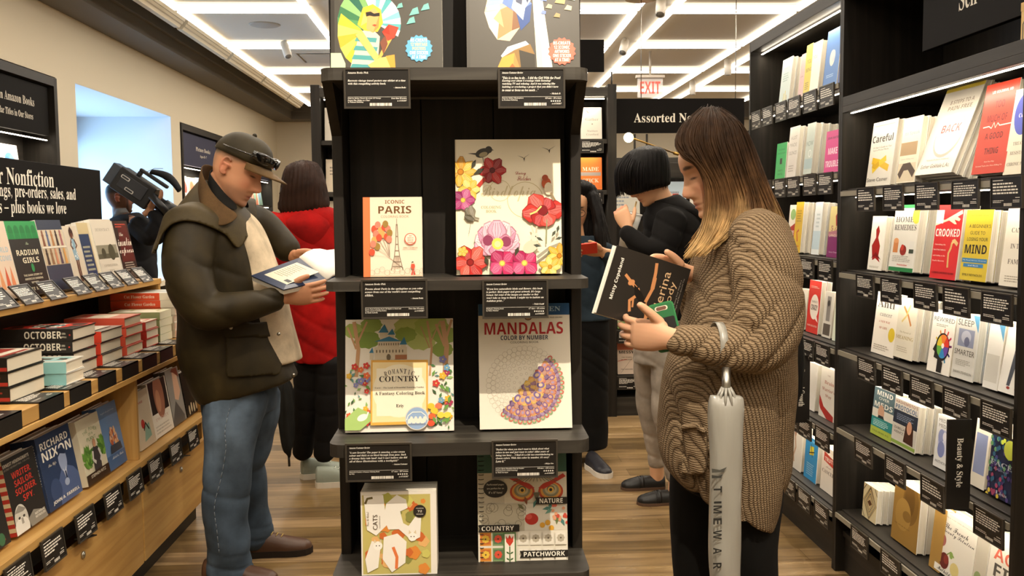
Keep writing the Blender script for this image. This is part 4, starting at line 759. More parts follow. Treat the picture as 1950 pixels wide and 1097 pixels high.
 (4, 1641, 1667, 920, .06, .022, 3, ops('#d8c9a0', *[('line', [(.5, .5+q), (.5+q*.9, .5), (.5, .5-q), (.5-q*.9, .5), (.5, .5+q)], .035, c) for q, c in ((.52, '#8a6a30'), (.44, K), (.36, '#a8843f'), (.28, K), (.20, '#a8843f'))], ('p', [(.5, .60), (.66, .5), (.5, .40), (.34, .5)], '#5a3a22'), ('line', [(0, .8), (.2, 1)], .03, K), ('line', [(.8, 1), (1, .8)], .03, K), ('line', [(0, .2), (.2, 0)], .03, K)), 'gold and black diamond patterned book at left end of bottom row', 'diamond patterned book'),
 (4, 1696, 1744, 916, .07, .028, 2, ops('#9a7638', ('e', .65, .75, .3, '#7d5c28', .4), ('e', .6, .78, .2, '#6a4c20', .3), ('e', .4, .5, .3, '#a98544', .3), ('e', .55, .50, .16, '#8a6830', .1), T('THE ART OF BEAUTY', .4, .30, .6, '#6a4c20', 'serif', .02)), 'bronze gold book with faint embossed figure on bottom row', 'bronze gold book'),
 (4, 1768, 1788, 962, .10, .03, 0, ops('#b08a48'), 'narrow gold spined book beside the white recipe book on bottom row', 'gold spined book', dict(spine='#b8924c', cover='#b8924c')),
 (4, 1778, 1845, 975, .13, .024, 2, ops('#ebe6da', T('NEW YORK TIMES BESTSELLER', .5, .93, .7, '#8a8276', 'sans', .015), T('The French', .45, .79, .66, K, 'script', .085), T('Beauty Solution', .52, .69, .88, K, 'script', .085), ('e', .14, .53, .09, '#b5706a'), ('e', .25, .22, .13, '#6a2a26', .12), ('e', .30, .26, .07, '#8f3a30'), ('e', .55, .18, .12, '#e0cf8a', .10), ('line', [(.3, .34), (.40, .42), (.5, .36)], .02, '#7a9a4a'), ('e', .42, .37, .05, '#8fae5a'), T('Mathilde', .3, .06, .4, K, 'script', .06)), 'white book with handwritten title and fruit on bottom row', 'handwritten fruit book'),
 (4, 1846, 1868, 1000, .12, .024, 0, ops('#cfc8b8', ('e', .4, .3, .3, '#8fa06a'), ('e', .6, .25, .2, '#d8c87a')), 'narrow grey green book between handwritten and coral titled books', 'grey green book'),
 (4, 1870, 1935, 1016, .13, .024, 2, ops('#ece7db', T('The', .6, .90, .2, '#8a8276', 'serif', .045), T('AGE', .52, .74, .80, '#e0705a', 'bold', .16), T('FIX', .55, .53, .75, '#57534c', 'bold', .17), ('block', .2, .9, .2, .35, 4, '#a9a294')), 'white book with large coral and grey capitals, near end of bottom row', 'coral capitals book'),
]
FB = [
 (0, 1482, 1501, 118, .10, .02, 2, ops('#c5d3cf', T('the art of', .5, .8, .6, '#8fa5a5', 'sans', .05), ('block', .2, .8, .5, .7, 4, '#90a8a5'), ('line', [(.4, .02), (.45, .25)], .05, '#c8b23a'), ('line', [(.6, .02), (.58, .3)], .05, '#d8c64a'), ('line', [(.75, .02), (.7, .2)], .05, '#b59a3a')), 'pale blue book with yellow stems, far end of top row', 'pale blue stems book'),
 (0, 1518, 1527, 106, .10, .018, 1, ops('#c9a9a5', T('pink', .5, .5, .5, '#8a6a66', 'sans', .05)), 'narrow dusty pink book on the top row', 'dusty pink book'),
 (0, 1528, 1540, 88, .08, .02, 0, ops('#d6c046', T('YOU', .6, .68, .7, '#6a5c1e', 'sans', .08), T('BEING', .6, .52, .8, '#6a5c1e', 'sans', .07), ('block', .2, .8, .15, .3, 4, '#8a7a2a')), 'mustard narrow book standing upright on the top row', 'mustard narrow book'),
 (0, 1540, 1556, 86, .10, .026, 2, ops('#e8e2d2', T('YOU', .3, .72, .5, '#8a8474', 'sans', .07)), 'plain white book between mustard and blue books', 'plain white top row book'),
 (0, 1565, 1592, 62, .10, .018, 0, ops('#3f76b8', ('e', .5, .52, .18, '#d8d4c8', .22), ('e', .58, .55, .12, '#bcc4c8', .16), ('block', .2, .8, .2, .26, 2, '#9fc0dc'), ('r', 0, .0, .04, 1, '#315f98')), 'bright blue book with a pale moon', 'blue moon book'),
 (0, 1594, 1606, 62, .10, .024, 2, ops('#2f4a8a'), 'dark blue book against the post on the top row', 'dark blue book'),
 (1, 1475, 1494, 275, .07, .02, 0, ops('#3fae62', T('DOING', .5, .82, .6, '#1f5a34', 'sans', .05), T('ENOUGH', .5, .72, .7, '#1f5a34', 'sans', .05), ('r', .4, .42, .62, .58, K), T('DARYL', .5, .25, .5, '#1f5a34', 'sans', .05), T('SWAYZE', .5, .15, .5, '#1f5a34', 'sans', .05)), 'bright green small book on the second row', 'bright green book'),
 (1, 1496, 1514, 246, .09, .022, 2, ops('#cfcac2', T('A LOT', .5, .78, .6, '#7d7870', 'sans', .07), T('MADE', .5, .64, .7, '#8f8a80', 'sans', .07), T('SILENCE', .5, .48, .8, '#7d7870', 'sans', .07), ('block', .2, .8, .1, .25, 3, '#a09a90')), 'pale grey book with grey capitals beside the green book', 'pale grey capitals book'),
 (1, 1529, 1544, 241, .09, .03, 3, ops('#b9c4bc', T('NOW', .5, .60, .8, '#6d7f78', 'sans', .10), ('r', 0, .1, 1, .3, '#9fb5b8'), ('ring', .6, .4, .15, .04, '#e4e8e4')), 'sage blue book with faded capitals on the second row', 'sage blue book'),
 (1, 1568, 1597, 252, .07, .02, 0, ops('#cf3f86', T('JOHN WATERS', .5, .82, .82, '#5a1638', 'bold', .07), T('MAKE', .5, .52, .6, '#f3dce6', 'bold', .15), T('TROUBLE', .5, .22, .84, '#f3dce6', 'bold', .15)), 'hot pink book with big pale capitals on second row', 'hot pink book'),
 (1, 1598, 1608, 250, .09, .022, 1, ops('#9ab8cf'), 'light blue book against the post on the second row', 'light blue post book'),
 (2, 1497, 1509, 392, .08, .022, 1, ops('#e8e0d2', ('p', [(0, .5), (1, .62), (1, 0), (0, 0)], '#a8261f'), ('e', .6, .8, .4, '#8fb56a', .3), T('CARE', .5, .42, .8, '#f0e8dc', 'bold', .09)), 'red and white book with green oval behind the hair', 'red and white oval book'),
 (2, 1509, 1523, 388, .08, .022, 3, ops('#d6b030', ('line', [(.5, .22), (.35, .4), (.6, .45)], .12, '#b5392a'), ('block', .2, .8, .6, .85, 5, '#a5841e'), ('block', .2, .8, .06, .15, 2, '#c0402a')), 'golden yellow book with small red emblem on third row', 'golden yellow book'),
 (2, 1544, 1558, 388, .09, .024, 2, ops('#dde3e4', ('r', 0, .1, 1, .45, '#b8ccd6'), ('block', .3, .8, .5, .8, 4, '#b5c0c4')), 'icy pale blue book on third row', 'icy blue book'),
 (2, 1573, 1602, 394, .09, .016, 0, ops('#d9c98a', ('r', 0, 0, 1, .42, '#7d2a64'), ('p', [(0, .42), (1, .42), (1, .56), (0, .50)], '#a86a7a'), ('line', [(.5, .62), (.42, .8), (.6, .92)], .10, '#a8322a'), T('5 love', .5, .57, .7, '#8f2a4a', 'script', .10), T('LANGUAGES', .5, .43, .85, '#f0dcc8', 'sans', .05), T('Gary Chapman', .5, .10, .7, '#e4c8dc', 'sans', .035)), 'yellow and purple book with script title on third row', 'yellow and purple book'),
 (3, 1514, 1530, 550, .09, .024, 1, ops('#e4ddd0', ('r', .25, .2, .75, .45, '#a8987a')), 'cream book with small tan picture on fourth row', 'tan picture book'),
 (3, 1534, 1556, 534, .08, .022, 1, ops('#d23c34', ('e', .55, .50, .36, '#f0e6da', .40, 28), ('p', [(.6, .30), (.95, .22), (.75, .38)], '#f0e6da'), T('TALKING TO', .55, .60, .5, '#3a322c', 'sans', .04), T('CRAZY', .55, .49, .55, '#3a322c', 'bold', .10), ('block', .15, .85, .85, .9, 2, '#f0c8b8'), T('MARK GOULSTON', .5, .14, .8, '#f0c8b8', 'bold', .035)), 'red book with a white speech bubble', 'red speech bubble book'),
 (3, 1564, 1580, 556, .09, .022, 1, ops('#d5d0c6', ('r', .1, .05, .9, .3, '#5f564c'), ('r', .3, .36, .75, .9, '#8f8a84'), ('e', .5, .75, .14, '#3f3a36')), 'grey book with small photographs on fourth row', 'grey photographs book'),
 (3, 1584, 1604, 545, .09, .022, 0, ops('#dfe4d0', ('r', 0, .85, 1, 1, '#d86a62'), ('r', .3, 0, 1, .55, '#4fa5a0'), ('r', .4, 0, 1, .2, '#b5c85a')), 'teal and lime book with red top against the post', 'teal and lime book'),
 (4, 1535, 1550, 690, .07, .024, 1, ops('#e6e2da'), 'plain white book beside the black divider, fifth row', 'plain white divider book'),
 (4, 1558, 1587, 697, .07, .022, 0, ops('#e8e1d6', T('THE', .5, .85, .2, '#b5988a', 'serif', .03), T('Brain', .55, .71, .6, '#b06a58', 'serif', .07), T('Warrior\'s', .52, .57, .8, '#b06a58', 'serif', .07), T('Way', .55, .44, .4, '#b06a58', 'serif', .07), ('p', [(0, .42), (.3, .22), (.95, .10), (.95, 0), (.55, .0), (.1, .15), (0, .25)], '#b5302a')), 'white book with a red sweep and red title, fifth row', 'red sweep book'),
 (4, 1590, 1604, 700, .08, .022, 1, ops('#e4dfd4'), 'white book against the post on the fifth row', 'white fifth row post book'),
 (5, 1496, 1524, 800, .05, .022, 1, ops('#e9e4da', ('line', [(.55, .75), (.62, .5), (.5, .3), (.55, .15)], .07, '#c9a58a'), ('e', .56, .8, .06, '#b58a70')), 'white book with a slim dancing figure on the bottom row', 'dancing figure book'),
 (5, 1530, 1553, 828, .06, .024, 0, ops('#2f93cf', T('BLUE MIND', .5, .92, .7, '#bfe0f0', 'sans', .04), ('p', [(.35, .58), (.7, .62), (.68, .82), (.4, .80)], '#d8c83a'), ('line', [(.3, .62), (.75, .7)], .03, K), ('line', [(.45, .85), (.6, .55)], .03, K), ('block', .2, .8, .1, .4, 6, '#9ccbe6')), 'sky blue book with a yellow emblem on the bottom row', 'sky blue emblem book'),
 (5, 1561, 1588, 848, .06, .024, 1, ops('#e9e0d3', ('p', [(.15, .88), (.95, .78), (.95, .60), (.15, .68)], '#c8402f'), T('TRUTH', .55, .735, .66, '#f4ece0', 'bold', .09), T('about', .5, .57, .35, '#8a6a5a', 'script', .04), T('CANCER', .5, .45, .82, '#6a5a4e', 'serif', .08), ('r', 0, .9, 1, 1, '#d8cfc0')), 'cream book with white title on red flag, bottom row', 'red flag title book'),
 (5, 1590, 1602, 860, .08, .022, 1, ops('#b5302a'), 'dark red book against the post on the bottom row', 'dark red post book'),
]
CARDX = {0: [1650, 1702, 1766, 1840, 1918], 1: [1648, 1697, 1763, 1822, 1900], 2: [1651, 1700, 1756, 1822, 1898], 3: [1645, 1706, 1777, 1884], 4: [1638, 1697, 1770, 1850]}
def stock(rows, lips, bay):
    for e in rows:
        ex = e[10] if len(e) > 10 and isinstance(e[10], dict) else {}
        r, xl, xr, yt, tl, th, cp, art, lab, short = e[:10]
        side_book(1, 1.465, lips[r], xl, xr, yt, tl, th, cp, art, lab, copy_label='spare copy directly behind the '+short, group=short+'s' if cp else None, **ex)
for g in (stock,): g(NB, NEAR, 'near'); g(FB, FAR, 'far')
ROWN = ['top', 'second', 'third', 'fourth', 'bottom']
def nearest(rows, r, Y, lips):
    return min((e for e in rows if e[0] == r), key=lambda e: abs(Yat((e[1]+e[2])/2, 1.465, lips[r])-Y))[9]
used_l = {}
def ulabel(s): used_l[s] = used_l.get(s, 0)+1; return s if used_l[s] == 1 else s.replace('under the', ['', '', 'under and just past the', 'in the gap after the', 'second in the gap after the'][used_l[s]])
for r, xs in CARDX.items():
    for x in xs:
        Y = Yat(x, 1.396, NEAR[r]-.04); shelf_card((1.393, Y, NEAR[r]-.006), -pi/2, random.uniform(-.05, .0), .135, .076, ulabel('black review card hanging under the '+nearest(NB, r, Y, NEAR)))
for r, z in enumerate(FAR):
    for i in range(6):
        Y = 3.57+i*.178+random.uniform(-.01, .01)
        if r == 4 and i == 4: continue
        shelf_card((1.393, Y, z-.006), -pi/2, random.uniform(-.05, .0), .135, .076, ulabel('small black card hanging under the '+nearest(FB, r, Y, FAR)))
def divider(px, z0, z1, txt, label, Yd):
    d = empty('section_divider', (1.40, Yd, z0), label=label, cat='shelf divider'); h = z1-z0
    m = MB(); m.box(-.068, 0, -.004, .004, 0, h, '#1f1c19'); m.build('fin', 'plastic', d)
    m = MB(); A = Art(m, (-.068, -.0042, 0), (1, 0, 0), (0, 0, 1), (0, -1, 0), .068, h); A.t(txt, .5, .52, .55*h/.068, '#ddd7ca', 'serif', .09, rot=-pi/2); m.build('lettering', 'matte', d)
divider(1828, .545, .80, 'Beauty & Style', 'black vertical divider with white lettering on the fourth near row', Yat(1846, 1.40, .6))
divider(1530, .52, .80, 'Personal Growth', 'black vertical divider with white lettering on the far bookshelf', Yat(1541, 1.40, .6))
# ================================================================ LEFT-HAND DISPLAY CABINET
o = (-1.46, 2.9, 0); dc = empty('display_cabinet', o, label='oak display cabinet of nonfiction along the left side of the aisle', cat='display cabinet')
YA, YE = 1.35, 4.31
def bx(name, mat, *b, bev=.0015, par=dc, org=o): return MB().box(*b).build(name, mat, par, bevel=bev, org=org)
bx('toe_kick', 'blackwood_y', -1.68, -1.275, YA+.02, YE-.02, 0, .10, bev=0)
bx('bottom_panel', 'oak', -1.70, -1.235, YA, YE, .10, .12)
bx('back_panel', 'oak_v', -1.72, -1.70, YA, YE, .10, 1.09)
lip = MB().box(-1.68, -1.205, YA, YE, .472, .497).build('book_shelf', 'oak', dc, bevel=.0015, org=o)
bx('card_recess', 'blackwood_y', -1.30, -1.28, YA, YE, .37, .472, bev=0)
bx('counter_board', 'oak', -1.70, -1.195, YA, YE, .805, .823)
bx('counter_top', 'oak', -1.70, -1.20, YA, YE, .826, .869)
for y in (YA, 2.34, 3.43, YE-.02): bx('divider', 'oak_v', -1.70, -1.222, y, y+.02, .497, .805)
for y in (YA, 2.34, 3.43, YE-.02): bx('lower_divider', 'oak_v', -1.69, -1.235, y, y+.02, .12, .472)
bx('end_panel', 'oak_v', -1.70, -1.405, YE-.025, YE, .869, 1.092)
bx('upper_shelf', 'oak', -1.70, -1.40, YA, YE, 1.092, 1.116)
bx('riser_back', 'blackwood_y', -1.69, -1.675, YA, YE-.03, .869, 1.092, bev=0)
for y0, y1, py in ((YA+.02, 2.345, 1.8), (2.355, 3.435, 2.90), (3.45, YE-.003, 3.90)):
    d = bx('door', 'oak', -1.235, -1.217, y0, y1, .108, .378)
    m = MB(); m.prism([(-.055, 0), (.055, 0), (.045, -.03), (-.045, -.03)], -.002, .002, 'xy', '#1d1a17')
    h = m.build('pull_tab', 'plastic', d); h.location = (-1.217-o[0], py-o[1], .392); h.rotation_euler = (0, radians(12), pi/2)
    m = MB(); m.tube([(0, 0, 0), (.006, 0, 0)], .011, 18, '#b9b2a4'); m.tube([(.006, 0, 0), (.008, 0, 0)], .006, 12, '#6a655c'); m.box(.008, .0085, -.001, .001, -.005, .005, '#2a2723')
    m.build('lock', 'metal', d, loc=(-1.217-o[0], py-o[1], .335))
# sign above
sg = empty('header_sign', (-1.65, 2.85, 1.116), label='long black sign with white lettering standing on the left display cabinet', cat='sign')
MB().box(-.05, 0, 1.40-2.85, 4.30-2.85, 0, .49).build('panel', 'sign', sg, bevel=.002)
for s, px1, z, px0, hh in (('r Nonfiction', 102, 338, -4, .062), ('ngs, pre-orders, sales, and', 144, 369, -2, .060), ('s – plus books we love', 126, 398, -2, .060)):
    m = MB(); A = Art(m, (.0006, 2.0-2.85, 0), (0, 1, 0), (0, 0, 1), (1, 0, 0), 2.3, .49); z = atX((px0+px1)/2, z, -1.65).z; yb_ = Yat(px1, -1.65, z); ya = Yat(px0, -1.65, z); A.t(s, (yb_-2.0)/2.3, (z-1.116)/.49, (yb_-ya)/2.3, '#e9e3d5', 'serif', hh/.49, align='r'); m.build('lettering', 'matte', sg)

# ---- face-out books on the upper shelf
def people_row(A, y, h, n, x0=.05, x1=.95, cs=('#d86a4a', '#e09a6a', '#c8503f')):
    for i in range(n):
        x = x0+(x1-x0)*(i+.5)/n; c = cs[i % len(cs)]; A.p([(x-.05, y), (x-.035, y+h*.55), (x-.05, y+h*.75), (x+.05, y+h*.75), (x+.035, y+h*.55), (x+.05, y)], c); A.e(x, y+h*.87, .035, c, .045, 12)
def art_collage(A):
    A.r(0, 0, 1, 1, '#3b4254'); A.r(0, .36, 1, .60, '#c9b79a'); A.r(0, .62, 1, .86, '#d6c8ae')
    people_row(A, .63, .22, 5, cs=('#8a5a44', '#5f6a8a', '#b5804f', '#4a3a34', '#a86a6a')); people_row(A, .37, .22, 5, cs=('#4a3a34', '#8f6a4a', '#c98a6a', '#5a4a5a', '#d8a05a')); A.r(0, .60, 1, .62, '#efe6d4')
def art_dress(A):
    A.r(0, 0, 1, 1, '#d8cbb6'); A.r(0, 0, 1, .12, '#c4b498')
    A.p([(.38, .44), (.32, .62), (.38, .70), (.40, .80), (.62, .80), (.66, .70), (.60, .62), (.70, .44)], '#8fb0c0')
    for i in range(14): A.e(.38+.28*random.random(), .46+.32*random.random(), .025, '#e6ecec', n=8)
    A.line([(.40, .78), (.28, .68), (.42, .62)], .06, '#6a4030'); A.line([(.62, .78), (.74, .68), (.60, .64)], .06, '#6a4030'); A.e(.5, .86, .085, '#6a4030', .11); A.p([(.38, .80), (.36, .92), (.5, .99), (.64, .92), (.64, .80), (.57, .88), (.44, .88)], '#3a1c18'); A.r(.45, .79, .55, .82, '#6a4030')
    A.line([(.45, .45), (.44, .25), (.48, .10)], .08, '#5f382a'); A.line([(.58, .45), (.56, .28), (.57, .10)], .08, '#5f382a'); A.p([(.42, .10), (.53, .10), (.54, .06), (.40, .05)], '#d8b090')
def art_green(A):
    A.r(0, 0, 1, 1, '#26221e'); A.r(0, .76, 1, 1, '#2f9a52')
    for i in range(5): x = .12+i*.19; A.e(x, .86, .08, '#1f7a3e', .10); A.p([(x-.09, .76), (x-.07, .84), (x+.07, .84), (x+.09, .76)], '#238545')
    A.t('The', .55, .695, .10, '#b9c8a8', 'script', .035); A.t('RADIUM', .5, .575, .72, '#e6dcc0', 'bold', .075); A.t('GIRLS', .55, .47, .54, '#e6dcc0', 'bold', .075); A.e(.55, .365, .05, '#2f8a4e', .07)
    for i, (s, w) in enumerate((('THE DARK STORY OF', .62), ('AMERICA\'S SHINING', .60), ('WOMEN', .24))): A.t(s, .5, .27-i*.05, w, '#d8cfb5', 'bold', .028)
    A.t('KATE MOORE', .55, .085, .72, '#e6dcc0', 'bold', .045)
XU, ZU = -1.47, 1.117
UB = [(-6, 43, 428, .2, .03, 1, ops('#e0cbb5', T('TO THE', .55, .75, .3, '#9fb0b8', 'sans', .03), T('WORLD', .6, .63, .62, '#a9bcc4', 'bold', .07), T('TO COME', .6, .52, .7, '#a9bcc4', 'bold', .07), *[('p', [(x-.09, .12), (x-.04, .30), (x, .42), (x+.04, .30), (x+.09, .12)], c) for x, c in ((.2, '#d97a52'), (.4, '#e09a6a'), (.62, '#cf5f3f'), (.82, '#dd8a5f'))]), 'cream book with pale blue capitals and orange figures, nearest on the upper left shelf', 'cream book with orange figures'),
 (44, 100, 427, .2, .028, 1, art_green, 'black book with green photo band and cream capitals', 'black and green book'),
 (101, 146, 425, .2, .03, 1, art_collage, 'navy book with two bands of small portraits', 'navy portraits book'),
 (148, 172, 434, .2, .02, 1, art_dress, 'book with a woman in a pale blue dress', 'pale blue dress book'),
 (174, 199, 428, .2, .02, 1, ops('#cdbb8f', ('r', .0, .05, .72, .82, '#2f3f5f'), ('block', .1, .62, .15, .65, 7, '#a9a890'), ('r', .8, 0, 1, 1, '#e2d8bf')), 'tan book with a navy panel', 'tan and navy book'),
 (200, 237, 424, .2, .024, 2, ops('#d9d0bf', T('DEMOCRACY', .5, .83, .7, '#a39a89', 'serif', .05), ('r', 0, .36, 1, .58, '#8f8a76'), ('r', 0, .36, 1, .44, '#5f5c4a'), ('e', .3, .45, .1, '#4a4838'), ('e', .7, .46, .16, '#4f4c3a'), T('CONDOLEEZZA', .5, .25, .66, '#a39a89', 'serif', .035), T('RICE', .5, .16, .25, '#a39a89', 'serif', .035)), 'pale book with a grey landscape strip', 'landscape strip book'),
 (240, 267, 424, .2, .02, 1, ops('#32211e', ('p', [(.1, .3), (.3, .95), (.9, .95), (.95, .3)], '#5a1f1c'), ('block', .15, .9, .88, .96, 2, '#c8503f'), T('the', .4, .77, .25, '#e9e0cf', 'script', .06), T('insulin', .52, .64, .9, '#efe6d6', 'script', .14), T('express', .52, .47, .95, '#efe6d6', 'script', .14), ('block', .2, .9, .14, .3, 4, '#a99a8a'), ('e', .6, .06, .2, '#6a5a52', .1)), 'dark red and black book with white brush lettering', 'dark brush lettering book')]
for xl, xr, yt, tl, th, cp, art, lab, short in UB: side_book(-1, XU, ZU, xl, xr, yt, tl, th, cp, art, lab, copy_label='spare copy right behind the '+short, group=short+'s')
for i, px in enumerate((16, 64, 111, 160, 194, 224, 252, 281)):
    Y = Yat(px, -1.4, 1.12); lab = 'slanted card on the oak edge in front of the '+(UB[min(i, 6)][8] if i < 7 else 'far end of the upper shelf')
    shelf_card((-1.446, Y, 1.170), pi/2, .72, .118, .072, lab)

# ---- books along the lower shelf
def art_spy(A):
    A.r(0, 0, 1, 1, '#2a2622'); A.t('ERNEST HEMINGWAY\'S', .42, .92, .80, '#d9d2c2', 'bold', .045); A.t('SECRET ADVENTURES, 1935-1961', .42, .865, .80, '#a9a294', 'sans', .028)
    for i, (s, w) in enumerate((('WRITER.', .60), ('SAILOR.', .58), ('SOLDIER.', .66), ('SPY.', .34))): A.t(s, .50+.02*i, .755-i*.115, w, '#c23a2c', 'bold', .085)
    A.e(.22, .16, .20, '#c9c4b8', .24); A.e(.20, .06, .22, '#e2ded4', .16); A.p([(.05, .28), (.2, .36), (.4, .28), (.3, .26)], '#8f8a80'); A.e(.16, .20, .035, '#4a463f', .02); A.e(.3, .20, .035, '#4a463f', .02); A.p([(.2, .19), (.26, .19), (.27, .11), (.20, .11)], '#aaa498')
    A.p([(.45, 0), (.4, .12), (.6, .2), (.95, .12), (1, 0)], '#8a857a'); A.t('NICHOLAS', .78, .13, .32, '#e6e0d2', 'bold', .03); A.t('REYNOLDS', .78, .085, .32, '#e6e0d2', 'bold', .03)
def art_suit(A):
    A.r(0, 0, 1, 1, '#2c3a58'); A.t('RICHARD', .5, .86, .82, '#ece7da', 'bold', .10); A.t('NIXON', .52, .72, .86, '#ece7da', 'bold', .13); A.t('The Life', .32, .57, .24, '#e0dac8', 'script', .05)
    A.p([(.34, .0), (.40, .32), (.52, .44), (.66, .48), (.88, .40), (1, .28), (1, 0)], '#4f5f86'); A.e(.62, .57, .12, '#8f9cba', .17); A.p([(.50, .62), (.54, .72), (.68, .74), (.75, .66), (.72, .62), (.58, .66)], '#242f48'); A.p([(.57, .45), (.62, .40), (.68, .46), (.64, .22)], '#c5cbd6'); A.p([(.61, .40), (.65, .40), (.66, .26), (.62, .22)], '#26304a'); A.e(.62, .25, .07, '#9aa6c0', .05)
    A.e(.28, .22, .16, '#3a496c', .16); A.t('JOHN A. FARRELL', .52, .08, .80, '#ece7da', 'bold', .055)
def art_plant(A):
    A.r(0, 0, 1, 1, '#cfc7ad')
    for i, ch in enumerate('THE POWER'): u = i/8-.5; A.t(ch, .52+u*.55, .80-.16*u*u, .05, '#6a8a5a', 'sans', .055, rot=-u*.6) if ch != ' ' else None
    A.t('OF A', .52, .725, .2, '#6a8a5a', 'sans', .04); A.t('PLANT', .52, .655, .40, '#6a8a5a', 'sans', .055)
    R = random.Random(3)
    for i in range(46): leafy(A, .14+.2*R.random(), .22+.2*R.random(), .22, R.uniform(.4, 2.7), R.choice(['#5f8a3a', '#7aa54a', '#4a7030'])); leafy(A, .84+.14*R.random(), .3+.2*R.random(), .2, R.uniform(.4, 2.7), R.choice(['#5f8a3a', '#7aa54a', '#4a7030'])); A.k -= 1.5
    A.p([(.38, .15), (.42, .45), (.50, .52), (.68, .50), (.74, .4), (.70, .15)], '#3f3a3a'); A.line([(.44, .46), (.40, .33), (.5, .27)], .07, '#c9c4bc'); A.line([(.70, .46), (.76, .33), (.70, .26)], .07, '#c9c4bc'); A.e(.57, .57, .065, '#b98a6a', .08); A.r(0, 0, 1, .16, '#3a2a1e'); A.t('STEPHEN RITZ', .5, .11, .66, '#e2dac5', 'sans', .045)
def art_boat(A):
    A.r(0, 0, 1, 1, '#5f7fa8'); A.r(0, 0, 1, .22, '#46628a'); A.t('bright cheerful story', .5, .88, .7, '#c8d4e2', 'script', .04)
    R = random.Random(9)
    for i in range(16): x, y = .35+.36*R.random(), .36+.22*R.random(); A.e(x, y, .055, R.choice(['#a8563a', '#c98a5f', '#7d3f2f', '#d8a87a']), .07, 14); A.e(x, y+.05, .03, '#d8b090', n=10)
    A.p([(.25, .24), (.3, .36), (.82, .36), (.86, .24)], '#3a3f4a'); A.t('Abdulla, Rudo', .55, .17, .6, '#d6dce6', 'script', .05)
XK, ZK = -1.25, .498
KB = [(-40, 22, 900, .17, .03, 1, ops('#2a2725', ('block', .2, .95, .05, .16, 2, '#8a3a30'), ('e', .75, .1, .1, '#3f6a4a')), 'dark book at the left edge of the lower shelf', 'dark edge book', None),
 (34, 92, 856, .17, .034, 1, art_spy, 'dark book with stacked red capitals and a bearded face', 'red capitals spy book', '#b5382c'),
 (97, 158, 812, .17, .036, 1, art_suit, 'blue book with big white capitals and a man in a suit', 'blue suit book', '#2c3a58'),
 (169, 210, 788, .17, .03, 1, art_plant, 'beige book with palm leaves and a man in a vest', 'palm leaf book', '#ddd4bd'),
 (209, 243, 765, .17, .024, 1, art_boat, 'blue book with people crowded in a boat', 'crowded boat book', '#4f6d98'),
 (270, 300, 738, .15, .024, 0, ops('#cdbba0', T('CRANE', .3, .80, .5, '#a8402f', 'bold', .04), ('e', .35, .42, .1, '#b5392f'), ('p', [(.3, .1), (.45, .36), (.7, .40), (.75, .15)], '#8fae9a'), ('line', [(.35, .3), (.5, .42), (.65, .28)], .05, '#2a2622')), 'cream book with a small red mark and leafy drawing, second bay', 'cream red mark book', '#c9b89c'),
 (298, 332, 718, .15, .024, 1, ops('#ddd3c2', ('r', .05, .42, .95, 1, '#2c211d'), ('e', .52, .70, .26, '#a06a52', .40), ('e', .45, .62, .12, '#c08a6a', .2), T('TWENTY', .5, .31, .7, '#c8a898', 'serif', .055), ('block', .1, .9, .05, .22, 3, '#b5aa98')), 'white book with a face in shadow, second bay', 'shadowed face book', '#d8ccb8'),
 (333, 356, 700, .15, .024, 1, ops('#8f8a82', ('p', [(.4, .45), (.5, .95), (.8, .9), (.9, .55), (.65, .4)], '#cfa78a'), ('p', [(.4, .95), (.55, 1), (.9, .98), (.95, .8), (.6, .92)], '#7d3f2c'), ('p', [(0, .1), (.4, .42), (.9, .1), (.9, 0), (0, 0)], '#5a5550')), 'grey book with a pale profile face, second bay', 'pale profile book', '#77726a'),
 (358, 384, 700, .15, .024, 1, ops('#1f1c1a', *[('e', .2+.16*i, .12+.03*(i % 2), .05, '#b9a98a', .09, 12) for i in range(5)], *[('e', .2+.16*i, .20+.04*(i % 2), .03, '#cbb994') for i in range(5)]), 'black book with pale chess pieces, second bay', 'black chess book', '#1f1c1a')]
def stripes(A):
    for i in range(9): A.r(i/9, 0, (i+.5)/9, 1, '#d8c49a')
for xl, xr, yt, tl, th, cp, art, lab, short, spc in KB:
    sa = stripes if spc == '#b5382c' else ((lambda A: A.t('RICHARD NIXON', .36, .5, .55, '#e4dfd2', 'bold', .6)) if short.startswith('blue suit') else None)
    side_book(-1, XK, ZK, xl, xr, yt, tl, th, cp, art, lab, copy_label='spare copy right behind the '+short, group=short+'s', spine=spc, spine_art=sa)
for i, px in enumerate((30, 96, 158, 211, 253, 292, 331, 364)):
    Y = Yat(px, -1.2, .46); lab = 'black review card on the lower oak edge under the '+['dark edge book', 'red capitals spy book', 'blue suit book', 'palm leaf book', 'crowded boat book', 'cream red mark book', 'shadowed face book', 'pale profile book'][i]
    shelf_card((-1.196, Y, .482), pi/2, .12, .128, .078, lab)

# ---- black holders with flat cards along the counter front
for i, (ya, yb_) in enumerate([(2.30, 2.515), (2.62, 2.775), (2.82, 2.975), (3.035, 3.185), (3.245, 3.40), (3.445, 3.60), (3.645, 3.795), (3.84, 3.99)]):
    h = empty('card_holder', (-1.20, (ya+yb_)/2, .869), label=['first', 'second', 'third', 'fourth', 'fifth', 'sixth', 'seventh', 'eighth'][i]+' black card holder from the near end of the oak counter edge', cat='card holder'); w = (yb_-ya)/2
    m = MB(); m.box(.0005, .003, -w, w, -.045, .004, '#1e1b18'); m.box(-.085, .003, -w, w, .0005, .004, '#1e1b18'); m.build('bracket', 'plastic', h)
    m = card_mesh(min(2*w-.015, .145), .072, '', [5], '', (), '', False, i+40); m.build('card', 'card', h, loc=(-.082, 0, .0055), rot=(pi/2*-.97, 0, pi/2))
